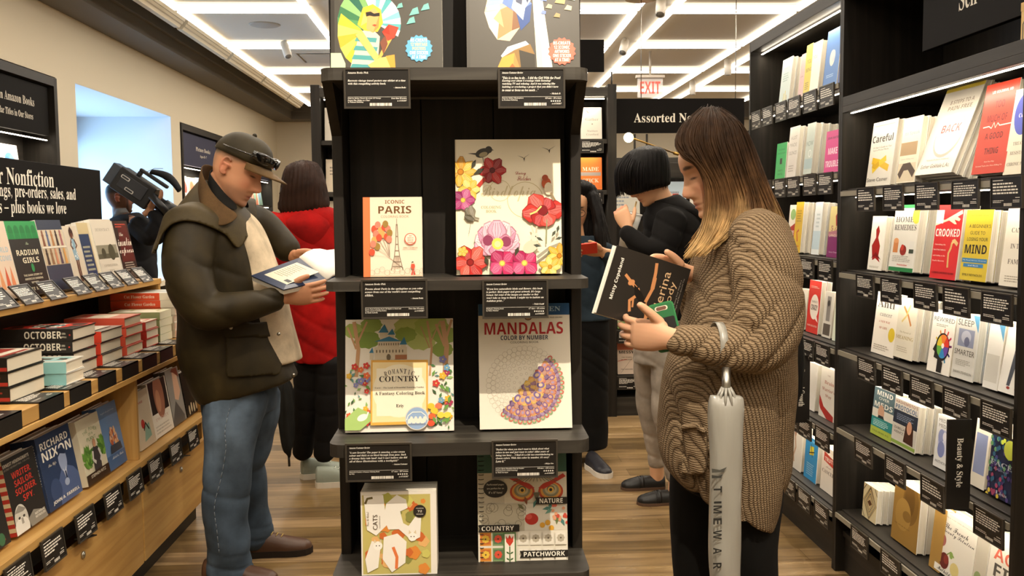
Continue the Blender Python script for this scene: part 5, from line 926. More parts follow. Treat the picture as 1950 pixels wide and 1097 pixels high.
# ---- stacks lying on the counter
def stack(y0, y1, xf, n, t, wlen, cover, spine, label, short, spine_art=None, top=None, pages='#e6dcc6', hard=True, twist=.02, z0=.8735):
    w = y1-y0; g = []
    b0 = None
    for k in range(n):
        zt = z0+t*(k+1)+.0008*k; r = -pi/2*0+pi/2+random.uniform(-twist, twist); cx = xf-wlen
        last = k == n-1
        if b0 is None:
            # spine (local -x) faces the camera, head of the book points away from the aisle
            b0 = book((xf, (y0+y1)/2, zt), r, pi/2, w, wlen, t, top, label if last else short+', lying under the top one', spine=spine, cover=cover, pages=pages, hard=hard, spine_art=spine_art, group=short)
            b0.location.z = zt
        else: copy_tree(b0, Vector((xf+random.uniform(-.006, .002), (y0+y1)/2+random.uniform(-.004, .004), zt)), (-pi/2, 0, r), label if last else short+', lying under the top one', short)
def oct_spine(A): A.t('OCTOBER', .60, .52, .50, '#e9e0cc', 'bold', .62); A.t('CHINA', .88, .62, .05, '#d8cfba', 'bold', .16); A.t('MIÉVILLE', .88, .34, .07, '#d8cfba', 'bold', .16); A.e(.96, .5, .012, '#c8392c')
def oct_top(A):
    A.r(0, 0, 1, 1, '#2a2522'); A.ring(.5, .5, .34, .10, '#c8392c')
    for i, ch in enumerate('OCT'): A.t(ch, .3+.2*i, .62, .16, '#e9e0cc', 'bold', .16)
    for i, ch in enumerate('OBER'): A.t(ch, .22+.19*i, .36, .15, '#e9e0cc' if i % 2 else '#7fa5b0', 'bold', .15)
    A.ring(.3, .85, .2, .06, '#c8392c'); A.ring(.75, .15, .2, .06, '#c8392c')
def specks(cs):
    def f(A):
        R = random.Random(cs[0]); A.r(0, 0, 1, 1, cs[0])
        for i in range(10): A.r(R.uniform(.05, .5), R.uniform(.05, .8), R.uniform(.55, .95), R.uniform(.1, .9), R.choice(cs[1:])); A.k -= .3
    return f
stack(2.615, 2.835, -1.275, 3, .0415, .20, '#23201d', '#231f1c', 'top copy of black jacketed hardbacks at the near end of the counter', 'black jacketed hardback with red banded spine in near stack', spine_art=lambda A: [A.r(.62, .1, 1, .35, '#a8352c'), A.r(.2, .6, .9, .72, '#8a2f28')], top=specks(['#2a2622', '#c9c0ae', '#8a2f28']))
stack(2.885, 3.02, -1.235, 2, .036, .15, '#e6e2d8', '#8fc5c4', 'top copy of white and teal hardbacks in the low stack', 'white and teal hardback in low stack', top=specks(['#c9c4b8', '#8fb5b4', '#3a3632']))
stack(3.045, 3.235, -1.275, 4, .0385, .235, '#2a2522', '#2a2522', 'top copy of black and red hardbacks with big cream lettering', 'black and red hardback with big cream spine lettering', spine_art=oct_spine, top=oct_top, pages='#ded2bd')
stack(3.27, 3.47, -1.275, 3, .0395, .22, '#2a2522', '#d8432e', 'top copy of black hardbacks with orange red spines', 'black hardback with orange red spine', top=specks(['#8f8a80', '#3a3530', '#c9c2b2']))
stack(3.505, 3.685, -1.275, 4, .035, .22, '#c9493a', '#c8503a', 'top copy of red edged cream hardbacks past the orange spines', 'red edged cream hardback', top=specks(['#c98a7a', '#e2d6c0', '#b5392c']), pages='#e2d6b8')
stack(3.72, 3.865, -1.275, 3, .034, .20, '#b5332b', '#b5332b', 'top copy of dark red hardbacks in middle of far counter', 'dark red hardback on far counter', top=specks(['#d8c8b4', '#b5332b', '#e6dccb']))
stack(3.885, 4.04, -1.275, 4, .031, .21, '#cfd0a8', '#8f9a6a', 'top copy of pale green paperbacks beside the orange gardening stack', 'pale green paperback on far counter', top=specks(['#d3d2b4', '#e6e2cf', '#a9b07a']), pages='#e4e0c4', hard=False)
def gard(A): A.r(0, 0, .78, 1, '#d8502f'); A.r(.78, 0, 1, 1, '#e2d8c4'); A.t('Cut Flower Garden', .46, .5, .48, '#f0dcc8', 'serif', .42)
stack(4.06, 4.27, -1.268, 6, .0315, .27, '#e4dccb', '#d8502f', 'topmost orange spined gardening book in tall stack', 'orange spined gardening book in tall stack', spine_art=gard, top=specks(['#d9d6cc', '#c9a890', '#b5b8b0']), pages='#d9c8b5')

# ================================================================ WALL BOOKSHELVES ON THE LEFT WALL
def wall_unit(y0, y1, ztop, label, heads, lips, bays):
    o = (XL-.1, (y0+y1)/2, 0); r = empty('wall_bookshelf', o, label=label, cat='bookshelf'); X0, X1 = XL-.24, XL+.012
    def q(name, mat, *b): return MB().box(*b).build(name, mat, r, org=o)
    q('back_panel', 'blackwood_y', X0, X0+.02, y0+.01, y1-.01, 0, ztop-.01)
    for a, b in ((y0+.01, y0+.06), (y1-.06, y1-.01)): q('side_panel', 'blackwood', X0, X1, a, b, 0, ztop-.01)
    q('top_panel', 'blackwood_y', X0, X1, y0+.06, y1-.06, ztop-.07, ztop-.01)
    for z in lips: q('shelf', 'blackwood_y', X0+.02, X1-.02, y0+.06, y1-.06, z-.025, z)
    for (ya, yb_, c, L) in heads:
        p = MB().box(X1-.06, X1-.03, ya, yb_, ztop-.42, ztop-.085).build('header_panel', c, r, org=o)
        for (s, x, y, w, h, al) in L: m = MB(); A = Art(m, (X1-.029, ya, ztop-.42), (0, 1, 0), (0, 0, 1), (1, 0, 0), yb_-ya, .335); A.t(s, x, y, w, '#dcd5c6', 'serif', h, align=al); m.build('lettering', 'matte', p, org=o)
    for z in lips[-3:]:
        up = min([l for l in lips if l > z]+[ztop-.42]); MB().box(X1-.055, X1-.045, y0+.1, y1-.1, up-.032, up-.026, '#fff2dc').build('led_strip', 'led', r, org=o); area_light('shelf_led_light', (X1-.05, (y0+y1)/2, up-.036), (0, radians(22), 0), .014, y1-y0-.2, 5.5*(y1-y0)/2, (1, .9, .74), 150)
    for y in bays: q('divider', 'blackwood', X0+.02, X1-.01, y-.012, y+.012, .02, ztop-.07)
    return r
M['navy'] = flat('navy_panel', '#3a3c52', .6, .2)
wall_unit(4.9, 6.82, 2.40, 'black bookshelf set into the left wall before the window', [(4.98, 6.72, 'sign', [('in Amazon Books', .88, .62, .275, .17, 'r'), ('ular Titles in Our Stores', .865, .33, .27, .13, 'r')])], [.5, .9, 1.3, 1.64], [])
wall_unit(9.67, 14.05, 2.385, 'black bookshelf with navy headers set into the far left wall', [(9.75, 11.08, 'navy', [('Picture Books', .60, .58, .42, .13, 'c'), ('Ages 0–7', .60, .36, .2, .11, 'c')]), (11.12, 12.5, 'navy', [('Picture Books', .5, .58, .42, .13, 'c'), ('Ages 3–7', .5, .36, .2, .11, 'c')]), (12.54, 13.95, 'navy', [('Ages 6–8', .5, .5, .42, .15, 'c')])], [.3, .62, .94, 1.27, 1.60], [11.1, 12.52])
XW = XL-.10
wb = [(4.9, 5.26, .24, ops('#d8d0c0'), 'white'), (5.42, 5.64, .20, ops('#d8cbb8', ('e', .5, .6, .3, '#a98a8a', .2), ('block', .1, .9, .2, .4, 4, '#8fa0b0')), 'cream'), (5.67, 5.93, .25, ops('#e2d9c8', ('e', .4, .5, .42, '#b39aa0', .3), *[('e', .15+.2*i, .2, .08, '#8fb0ba', .12, 10) for i in range(4)]), 'mauve'), (6.0, 6.19, .235, ops('#3a352f', ('r', .05, .52, .95, .92, '#d8d0c0'), ('block', .08, .92, .55, .9, 4, '#3a352f')), 'black and white'), (6.22, 6.47, .25, ops('#e6e0d4', ('e', .5, .58, .26, '#4f86c0', .2), ('e', .38, .55, .12, '#3f74b0', .12), ('e', .62, .62, .12, '#6a9ad0', .12), ('block', .25, .75, .15, .3, 3, '#b5aa98')), 'blue brain')]
for ya, yb_, h, art, nm in wb[1:]:
    book((XW, (ya+yb_)/2, 1.642), pi/2, .12, yb_-ya, h, .02, art, nm+' book on the wall bookshelf before the window', copies=1, copy_label='spare copy behind the '+nm+' book on that shelf')
for i, Y in enumerate((5.55, 5.82, 6.1, 6.37)): shelf_card((XL-.005, Y, 1.632), pi/2, .1, .14, .08, 'small card below the '+wb[i+1][4]+' book on the wall bookshelf')
PC = ['#d87a5a', '#e6e0d2', '#c9b59a', '#8fae9a', '#e2c86a', '#b5645a', '#7f9ab5', '#efe8da']; R = random.Random(11)
for r_, z in enumerate((1.602, 1.272, .942, .622)):
    y = 9.78; i = 0
    while y < 13.75:
        w = R.uniform(.20, .30)
        if not (11.04 < y+w and y < 11.16) and not (12.46 < y+w and y < 12.58):
            c1, c2 = R.sample(PC, 2)
            if r_ < 3: book((XW, y+w/2, z), pi/2, .13, w, R.uniform(.22, .29), .016, ops(c1, ('e', .5, .55, .3, c2, .3), ('block', .2, .8, .1, .2, 2, c2)), 'small colourful picture book on the far left wall bookshelf', group='picture books on the far wall')
        y += w+R.uniform(.02, .06); i += 1

# ================================================================ BOOKSHELF STANDING ACROSS THE STORE BEHIND THE DISPLAY
o = (.47, 6.5, 0); bk = empty('bookshelf', o, label='tall black freestanding bookshelf across the store behind the centre display', cat='bookshelf')
def q(name, mat, *b): return MB().box(*b).build(name, mat, bk, bevel=.001, org=o)
for x in (-1.03, -.06, .955, 1.93): q('side_panel', 'blackwood', x, x+.06, 6.30, 6.62, 0, 2.27 if x < 1.5 else 1.96)
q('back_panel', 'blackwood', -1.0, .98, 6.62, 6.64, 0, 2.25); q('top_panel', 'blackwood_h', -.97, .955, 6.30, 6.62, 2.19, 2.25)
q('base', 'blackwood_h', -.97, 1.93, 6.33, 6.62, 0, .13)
q('low_back_panel', 'blackwood', 1.015, 1.93, 6.62, 6.64, .13, 1.35)
BL = [.28, .6, .92, 1.24, 1.56, 1.905]
for z in BL:
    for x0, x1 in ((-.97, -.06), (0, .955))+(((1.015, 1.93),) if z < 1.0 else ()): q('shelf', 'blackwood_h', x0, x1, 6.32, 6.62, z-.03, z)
for z in BL[2:]:
    area_light('shelf_led_light', (.48, 6.36, z+.265), (radians(-20), 0, 0), .85, .012, 2.0, (1, .9, .74), 150)
MB().box(-.95, .94, 6.35, 6.36, 2.176, 2.182, '#fff2dc').build('led_strip', 'led', bk, org=o)
def gbook(x0, x1, z, h, art, lab, n=1): book(((x0+x1)/2, 6.36, z), 0, .1, x1-x0, h, .022, art, lab, copies=n, copy_label='spare copy behind the '+' '.join(lab.split()[:11]))
gbook(.775, .925, 1.906, .215, ops('#d9d2c4', T('Gather', .55, .62, .6, '#a59c8e', 'serif', .09), ('e', .56, .47, .03, '#8a8072'), T('Matthew', .56, .25, .5, '#a59c8e', 'serif', .06), T('Crawford', .56, .14, .55, '#a59c8e', 'serif', .06), ('line', [(.3, .9), (.4, .82)], .03, '#7a7266')), 'pale book with faint grey title on the shelf across the store')
gbook(.77, .925, 1.562, .22, ops('#e6752a', T('MADE', .5, .64, .72, '#f0d8b8', 'serif', .12), T('to', .5, .48, .2, '#d8b090', 'serif', .08), ('r', .05, .43, .95, .54, '#a59a90'), T('STICK', .5, .28, .72, '#f0d8b8', 'serif', .12)), 'orange book with pale capitals on the shelf across the store')
gbook(1.03, 1.16, .282, .225, ops('#d8c3ae', ('r', 0, .75, 1, 1, '#c8704f'), T('MESSY', .5, .68, .8, '#2a2622', 'bold', .09), ('line', [(0, .40), (.5, .46)], .03, '#c8402f'), T('THE POWER', .5, .52, .55, '#6a5a4a', 'bold', .035), T('OF DISORDER', .5, .45, .6, '#6a5a4a', 'bold', .035), ('line', [(.2, .05), (.8, .5)], .015, '#8a7a6a'), T('TIM HARFORD', .5, .15, .65, '#6a5a4a', 'bold', .035)), 'tan book with black capitals low behind the grey jeans')
gbook(1.03, 1.16, .602, .20, ops('#dfd6b8', ('r', 0, 0, 1, .25, '#8fae6a'), ('e', .5, .5, .2, '#c9b58a')), 'cream and green book low behind the grey jeans')
gbook(1.22, 1.36, .602, .22, ops('#d8d2c4'), 'plain cream book low on the shelf across the store'); gbook(1.24, 1.38, .282, .22, ops('#b5a58f'), 'brown book on the lowest shelf across the store')
gbook(-.95, -.84, 1.24, .26, ops('#d8cdb4', ('e', .6, .4, .2, '#2a2622', .2)), 'cream book with a black figure at the left end of the far bookshelf')
for i, (z, c) in enumerate(((1.905, '#cfc8b8'), (1.56, '#d8c9b0'), (.92, '#c9b8a0'))): gbook(-.95, -.82, z, .22, ops(c, ('block', .2, .8, .5, .8, 3, '#8a8072')), ['cream', 'tan', 'sand'][i]+' book at the left end of the far bookshelf')
for x, z, nm in ((.85, 1.895, 'pale grey titled'), (.85, 1.552, 'orange'), (1.10, .592, 'cream and green'), (1.10, .272, 'tan capitals')): shelf_card((x, 6.315, z), 0, 0, .15, .08, 'black card below the '+nm+' book across the store')
# hanging header sign over its right end
an = empty('hanging_sign', (1.47, 6.45, 1.955), label='black hanging sign with white lettering on cables, past the woman\'s head', cat='sign')
MB().box(-.46, .46, -.012, .012, 0, .235).build('panel', 'sign', an, bevel=.001)
m = MB(); A = Art(m, (-.46, -.0126, 0), (1, 0, 0), (0, 0, 1), (0, -1, 0), .92, .235); A.t('Assorted Nonfiction', .16, .44, .72, '#dfd8c9', 'serif', .27, align='l'); m.build('lettering', 'matte', an)
m = MB(); m.tube([(-.26, 0, .235), (-.26, 0, ZC-1.955)], .003, 6, '#6a655c'); m.tube([(.40, 0, .235), (.40, 0, ZC-1.955)], .003, 6, '#d8d2c4'); m.build('cable', 'metal', an)
m = MB(); m.tube([(-.26, 0, 2.862-1.955), (-.26, 0, 2.885-1.955), (-.26, 0, 2.92-1.955), (-.26, 0, 2.94-1.955)], [.11, .10, .07, .02], 24, '#a8884a'); m.build('canopy_dome', 'brass', an)
# picture lamp on a brass arm
pl = empty('picture_lamp', (1.5, 6.35, 1.79), label='lit globe lamp on a thin brass arm below the hanging sign', cat='lamp')
p0 = atY(1197, 262, 6.1); p1 = atY(1283, 291, 6.3)
MB().ball(p0-pl.location, .032, '#ffe2a0', 0, 20, 12).build('globe', 'lampglow', pl)
m = MB(); m.tube([p0-pl.location+Vector((.03, 0, -.006)), p1-pl.location], .006, 8); m.tube([p1-pl.location, p1-pl.location+Vector((.25, .05, -.06))], .012, 8); m.build('arm', 'brass', pl)
lb = empty('cross_beam', (1.47, 6.46, 1.75), label='black cross beam under the hanging sign, carrying the lamp', cat='shelf beam'); m = MB(); m.box(-.455, .455, -.02, .14, -.10, .0); [m.box(x, x+.014, -.006, .006, 0, .20) for x in (-.31, -.225, .08, .3)]; m.build('beam', 'blackwood_h', lb, bevel=.002)
# black sign standing on top
st = empty('stand_sign', (.945, 6.45, 2.25), label='small blank black sign on a thin pole on the bookshelf top', cat='sign')
p0 = atY(1108, 76, 6.45); p1 = atY(1150, 137, 6.45); MB().box(p0.x-.945-.15, p1.x-.945, -.01, .01, p1.z-2.25, p0.z-2.25).build('panel', 'sign', st); MB().tube([(.06, 0, 0), (.06, 0, p1.z-2.25)], .006, 8, '#2a2622').build('pole', 'plastic', st)
# far bookcase seen through the gap, with pale books
o = (1.6, 9.1, 0); fb = empty('bookshelf', o, label='low dark bookshelf far back, seen under the hanging sign', cat='bookshelf')
def q2(name, mat, *b): return MB().box(*b).build(name, mat, fb, org=o)
q2('back_panel', 'blackwood', .9, 3.2, 9.3, 9.32, 0, 1.95); q2('top_panel', 'blackwood_h', .9, 3.2, 8.98, 9.3, 1.90, 1.95); q2('base', 'blackwood_h', .9, 3.2, 9.0, 9.3, 0, .12)
for x in (.9, 3.16): q2('side_panel', 'blackwood', x, x+.04, 8.98, 9.3, 0, 1.9)
for z in (.5, .9, 1.3): q2('shelf', 'blackwood_h', .94, 3.16, 9.0, 9.3, z-.03, z)
for i, (x, z, w, h, c) in enumerate(((1.52, 1.3, .34, .36, '#c9c4b4'), (2.0, 1.3, .30, .42, '#b9cbd6'), (2.33, 1.3, .28, .34, '#e0dacc'), (1.5, .9, .32, .3, '#d9d4c6'), (1.9, .9, .26, .3, '#6aa06a'), (2.25, .9, .3, .32, '#ddd8ca'), (1.5, .5, .3, .3, '#c9b8a0'), (1.95, .5, .3, .3, '#d8d0c0'))):
    book((x, 9.06, z+.001), 0, .08, w, h, .02, ops(c, ('block', .2, .8, .5, .8, 3, '#8a9098'), ('r', .55, .6, .75, .72, '#c8503f' if i == 1 else c)), ['large cream', 'pale blue', 'white', 'plain ivory', 'green', 'off white', 'sand', 'pale grey'][i]+' book far back behind the drinking person')
m = MB(); tag(m.box(-.45, .45, -.012, .012, -.3, .3, '#e6dfd0').build('wall_poster', 'matte', loc=(-2.2, YB-.02, 1.75)), 'cream poster on the far back wall behind the red coat', 'poster')
# ================================================================ PEOPLE: tools
TMP = bpy.data.scenes.new('workbench')
def fuse(mb, voxel=.008, smooth=6, fac=.5):
    """grow one continuous skin over overlapping closed pieces; returns vertex array and faces"""
    me = bpy.data.meshes.new('t'); me.from_pydata(mb.v, [], mb.f); o = bpy.data.objects.new('t', me); TMP.collection.objects.link(o)
    r = o.modifiers.new('r', 'REMESH'); r.mode = 'VOXEL'; r.voxel_size = voxel; r.adaptivity = 0
    if smooth: s = o.modifiers.new('s', 'SMOOTH'); s.iterations = smooth; s.factor = fac
    vl = TMP.view_layers[0]; vl.update(); dg = vl.depsgraph; dg.update(); m2 = bpy.data.meshes.new_from_object(o.evaluated_get(dg), depsgraph=dg)
    n = len(m2.vertices); v = np.empty(n*3); m2.vertices.foreach_get('co', v); v = v.reshape(-1, 3); f = [tuple(p.vertices) for p in m2.polygons]
    no = np.empty(n*3); m2.vertices.foreach_get('normal', no); no = no.reshape(-1, 3)
    bpy.data.objects.remove(o); bpy.data.meshes.remove(me); bpy.data.meshes.remove(m2)
    return v, f, no
def lin(h): return np.array(srgb(h)[:3])
def mesh_obj(name, mats, pieces, parent=None, org=(0, 0, 0)):
    """pieces: list of (verts, faces, colours per vertex or one colour)"""
    V = []; Fc = []; Cc = []; n = 0
    for v, f, c in pieces:
        v = np.asarray(v, float)-np.array(org); V.append(v); Fc += [tuple(i+n for i in q) for q in f]; n += len(v)
        c = lin(c) if isinstance(c, str) else np.asarray(c, float); Cc.append(np.tile(c, (len(v), 1)) if c.ndim == 1 else c)
    V = np.concatenate(V); Cc = np.concatenate(Cc); me = bpy.data.meshes.new(name); me.from_pydata(V.tolist(), [], Fc)
    for m in (mats if isinstance(mats, (list, tuple)) else [mats]): me.materials.append(M[m])
    at = me.color_attributes.new('Col', 'FLOAT_COLOR', 'POINT'); at.data.foreach_set('color', np.concatenate([Cc, np.ones((len(V), 1))], 1).astype('f').ravel())
    me.polygons.foreach_set('use_smooth', [True]*len(me.polygons)); me.validate(); me.update(); return link(name, me, parent)
def J(px, py, Y): return np.array(atY(px, py, Y))
def ering(c, ax, ay, n=28, e=1.0):
    c, ax, ay = map(np.asarray, (c, ax, ay)); out = []
    for k in range(n):
        a = 2*pi*k/n; ca, sa = cos(a), sin(a); out.append(c+ax*(abs(ca)**e*(1 if ca >= 0 else -1))+ay*(abs(sa)**e*(1 if sa >= 0 else -1)))
    return out
def sil(mb, rows, n=36, e=.9):
    """stack of rings seen from the side: (px left, py left, px right, py right, depth centre, half width)"""
    R = []
    for pl, yl, pr, yr, Y, hw in rows:
        a, b = J(pl, yl, Y), J(pr, yr, Y); R.append(ering((a+b)/2, (b-a)/2, (0, hw, 0), n, e))
    # resample for smooth outlines
    mb.loft([[tuple(p) for p in r] for r in R]); return mb
def csmooth(P, m=4):
    """Catmull-Rom resampling of rows of numbers"""
    P = np.asarray(P, float); out = []; n = len(P)
    for i in range(n-1):
        p0, p1, p2, p3 = P[max(i-1, 0)], P[i], P[i+1], P[min(i+2, n-1)]
        for k in range(m):
            t = k/m; out.append(.5*((2*p1)+(p2-p0)*t+(2*p0-5*p1+4*p2-p3)*t*t+(3*p1-p0-3*p2+p3)*t**3))
    out.append(P[-1]); return np.array(out)
def limb(mb, rows, n=20, flat=1.0, ref=(0, 1, 0), m=4):
    """rows: (px, py, Y, r); round tapered limb through them"""
    pts = [(*J(a, b, c), r) for a, b, c, r in rows]; return limbw(mb, pts, n, flat, ref, m)
def limbw(mb, pts, n=20, flat=1.0, ref=(0, 1, 0), m=4, end=True):
    P = csmooth(pts, m); ref = np.array(ref, float); R = []
    for i in range(len(P)):
        d = P[min(i+1, len(P)-1), :3]-P[max(i-1, 0), :3]; d /= np.linalg.norm(d)+1e-9; a = ref-d*ref.dot(d); a /= np.linalg.norm(a)+1e-9; b = np.cross(d, a)
        if i == 0 and end: R.append(ering(P[0, :3]-d*P[0, 3]*.55, a*P[0, 3]*.55*flat, b*P[0, 3]*.55, n))
        R.append(ering(P[i, :3], a*P[i, 3]*flat, b*P[i, 3], n))
        if i == len(P)-1 and end: R.append(ering(P[i, :3]+d*P[i, 3]*.55, a*P[i, 3]*.55*flat, b*P[i, 3]*.55, n))
    mb.loft([[tuple(p) for p in r] for r in R]); return mb
def frame(o, x, up):
    x = np.array(x, float); x /= np.linalg.norm(x); up = np.array(up, float); z = up-x*up.dot(x); z /= np.linalg.norm(z); y = np.cross(z, x)
    T = np.eye(4); T[:3, 0], T[:3, 1], T[:3, 2], T[:3, 3] = x, y, z, o; return T
def xf(T, v): v = np.asarray(v, float); return v@T[:3, :3].T+T[:3, 3]
def inv(T, v): return (np.asarray(v)-T[:3, 3])@T[:3, :3]
def noise3(v, sc, seed=0):
    """cheap smooth pseudo noise in -1..1"""
    r = np.random.default_rng(seed); out = np.zeros(len(v))
    for k in range(5): d = r.normal(size=3)*sc; out += np.sin(v@d+r.uniform(0, 6.28))
    return out/2.6
def G(x, s): return np.exp(-(np.asarray(x)/s)**2)

# ---- head: rings built from a side profile, then features
_hz = [-.128, -.122, -.108, -.09, -.075, -.06, -.045, -.03, -.015, 0, .015, .03, .05, .07, .09, .105, .115, .119]
_hf = [.050, .072, .084, .083, .083, .086, .088, .088, .087, .085, .085, .089, .090, .085, .070, .048, .018, -.01]
_hb = [.0, -.015, -.03, -.045, -.058, -.068, -.078, -.087, -.093, -.098, -.101, -.103, -.102, -.098, -.086, -.066, -.036, -.015]
_hw = [.018, .032, .046, .055, .061, .066, .069, .071, .072, .073, .074, .075, .076, .074, .066, .05, .027, .01]
def head(mb, T, nose=1.0, jaw=1.0, fem=False, s=1.0):
    nz, na = 84, 84; zs = np.linspace(_hz[0], _hz[-1], nz); sm = lambda a: np.convolve(np.pad(np.interp(zs, _hz, a), 3, mode='edge'), np.ones(7)/7, 'valid')
    xf_, xb, w = sm(_hf), sm(_hb), sm(_hw)
    if fem: w = w*(.98-.05*np.clip((-.005-zs)/.04, 0, 1))
    w = w*(1+(jaw-1)*np.clip((-.02-zs)/.04, 0, 1)); R = []
    for i, z in enumerate(zs):
        a = (xf_[i]-xb[i])/2; c = (xf_[i]+xb[i])/2; ring = []
        for k in range(na):
            th = 2*pi*k/na; th = th+.32*sin(th)*-1 if False else th
            ca, sa = cos(th), sin(th); x = c+a*(abs(ca)**.86)*(1 if ca > 0 else -1); y = w[i]*(abs(sa)**.92)*(1 if sa > 0 else -1)
            if ca > 0:
                f = min(1, ca*1.6)
                N = np.interp(z, [-.056, -.050, -.044, -.036, -.028, -.015, 0, .014, .026, .036], [0, .006, .019, .0275, .0265, .019, .012, .006, .002, 0])*nose
                sg = np.interp(z, [-.05, -.04, -.03, -.01, .02], [.0165, .0155, .0125, .0095, .008]); d = N*G(y, sg)
                ay = abs(y); d += -.010*G(ay-.031, .015)*G(z-.012, .013)+.0065*G(ay-.031, .0115)*G(z-.010, .0085)
                d += (.003 if fem else .006)*G(z-.031, .008)*G(ay-.028, .022)
                d += .0062*G(z+.0665, .0052)*G(y, .021)+.0068*G(z+.079, .0058)*G(y, .019)-.0035*G(z+.0725, .0026)*G(y, .023)-.0028*G(z+.090, .006)*G(y, .02)
                d += .006*G(z+.108, .012)*G(y, .02)+.0035*G(z+.022, .018)*G(ay-.045, .016)
                x += d*f
            ring.append((x*s, y*s, z*s))
        R.append([tuple(p) for p in xf(T, ring)])
    mb.loft(R)
def ear(mb, T, side, s=1.0):
    c = np.array([-.012, side*.073, -.004]); P = []
    for a in np.linspace(-2.2, 2.3, 14): P.append((c[0]-.002+.0165*cos(a+pi-.15)*-1*-1, c[1]+side*(.010+.004*cos(a)), c[2]+.030*sin(a)*-1*-1, .0048))
    Q = [(*xf(T, [np.array(p[:3])*s])[0], p[3]*s) for p in P]; limbw(mb, Q, 8, 1, (0, 0, 1), 2)
    q = xf(T, [c*s, (c+np.array([.0, side*.008, .004]))*s, (c+np.array([0, side*.010, -.022]))*s]); limbw(mb, [(*q[0], .017*s), (*q[1], .015*s)], 12, .5, T[:3, 1], 2); limbw(mb, [(*q[1], .010*s), (*q[2], .008*s)], 10, .7, T[:3, 1], 2)
def face_colour(v, T, base, lip, brow, s=1.0, stubble=None, scalp=None, blush='#d98a72'):
    q = inv(T, v)/s; c = np.tile(lin(base), (len(v), 1)); ay = abs(q[:, 1]); fr = np.clip((q[:, 0]-.04)/.02, 0, 1)
    def mixc(col, w): c[:] = c*(1-w[:, None])+lin(col)*w[:, None]
    mixc(blush, .35*fr*(G(ay-.045, .02)*G(q[:, 2]+.03, .025)+.9*G(ay, .016)*G(q[:, 2]+.035, .014)))
    if stubble: mixc(stubble, .38*np.clip((-.048-q[:, 2])/.02, 0, 1)*np.clip((q[:, 0]-.0)/.03, 0, 1)*(np.linalg.norm(q, axis=1) < .17))
    mixc(lip, .85*fr*np.clip(1.4*G(q[:, 2]+.0725, .010)*G(q[:, 1], .021)-.25, 0, 1)); mixc('#5a2f28', .7*fr*G(q[:, 2]+.0725, .0016)*G(q[:, 1], .021))
    mixc(brow, .95*fr*np.clip(2.0*G(q[:, 2]-.034-.10*(.03-abs(ay-.03)), .0058)*G(ay-.031, .02)-.35, 0, 1)); mixc('#b8654e', .45*np.clip((ay-.074)/.006, 0, 1)*(abs(q[:, 2]) < .045))
    mixc('#3a2a24', .9*fr*np.clip(1.8*G(q[:, 2]-.003, .0034)*G(ay-.032, .014)-.3, 0, 1)); mixc('#6f4034', .6*fr*np.clip(1.5*G(q[:, 2]+.047, .003)*G(ay-.008, .005)-.3, 0, 1))
    if scalp:
        col, fn = scalp; mixc(col, fn(q))
    return c
# ---- hand: x to the fingertips, y to the thumb, z out of the back of the hand
def hand(mb, wrist, d, thumbdir, left=False, curl=((.3, .4, .3),)*4, spread=.06, thumb=(.7, .25, .3), s=1.0, tf=.2):
    T = np.eye(4); x = np.array(d, float); x /= np.linalg.norm(x); y = np.array(thumbdir, float); y = y-x*y.dot(x); y /= np.linalg.norm(y); z = np.cross(x, y)*(-1 if left else 1)
    T[:3, 0], T[:3, 1], T[:3, 2], T[:3, 3] = x, y, z, wrist
    def W(p): return xf(T, [np.array(p)*s])[0]
    def L(pts, flat=1, ref=None): limbw(mb, [(*W(p[:3]), p[3]*s) for p in pts], 12, flat, T[:3, 2] if ref is None else ref, 3)
    # palm as an elliptical loft
    R = []
    for xx, hw, ht, zc in ((-.05, .026, .021, 0), (-.015, .026, .020, 0), (.01, .031, .020, -.001), (.04, .040, .018, -.002), (.07, .043, .0155, -.001), (.09, .041, .0125, 0), (.099, .034, .008, 0)): R.append([tuple(W((xx, hw*cos(a)*.98, zc+ht*sin(a)))) for a in [2*pi*k/20 for k in range(20)]])
    mb.loft(R)
    L([(.018, .022, -.010, .016), (.045, .030, -.010, .015)])      # thumb mound
    for i, (yy, ln, r) in enumerate(((.031, .070, .0092), (.0105, .079, .0094), (-.0105, .073, .0089), (-.030, .057, .0078))):
        a = 0; p = np.array([.086, yy, .0005]); sp = spread*(1.2-i*.8); dirx = np.array([cos(sp), sin(sp), 0]); pts = [(*p, r*1.06)]
        for k, fr in enumerate((.44, .31, .25)):
            a += curl[i % len(curl)][k]; p = p+(dirx*cos(a)+np.array([0, 0, -1])*sin(a))*ln*fr; pts.append((*p, r*(1.02, .93, .80)[k]))
        L(pts)
    o, up, bend = thumb; p = np.array([.028, .034, -.010]); dd = np.array([cos(o), sin(o), 0])*cos(up)+np.array([0, 0, -1])*sin(up); pts = [(*p, .0135)]; p = p+dd*.042; pts.append((*p, .0115))
    e = dd*cos(bend)+np.array([sin(bend)*.9, -sin(bend)*.2, -sin(bend)*tf]); e /= np.linalg.norm(e); p = p+e*.033; pts.append((*p, .0085)); L(pts)
    return T
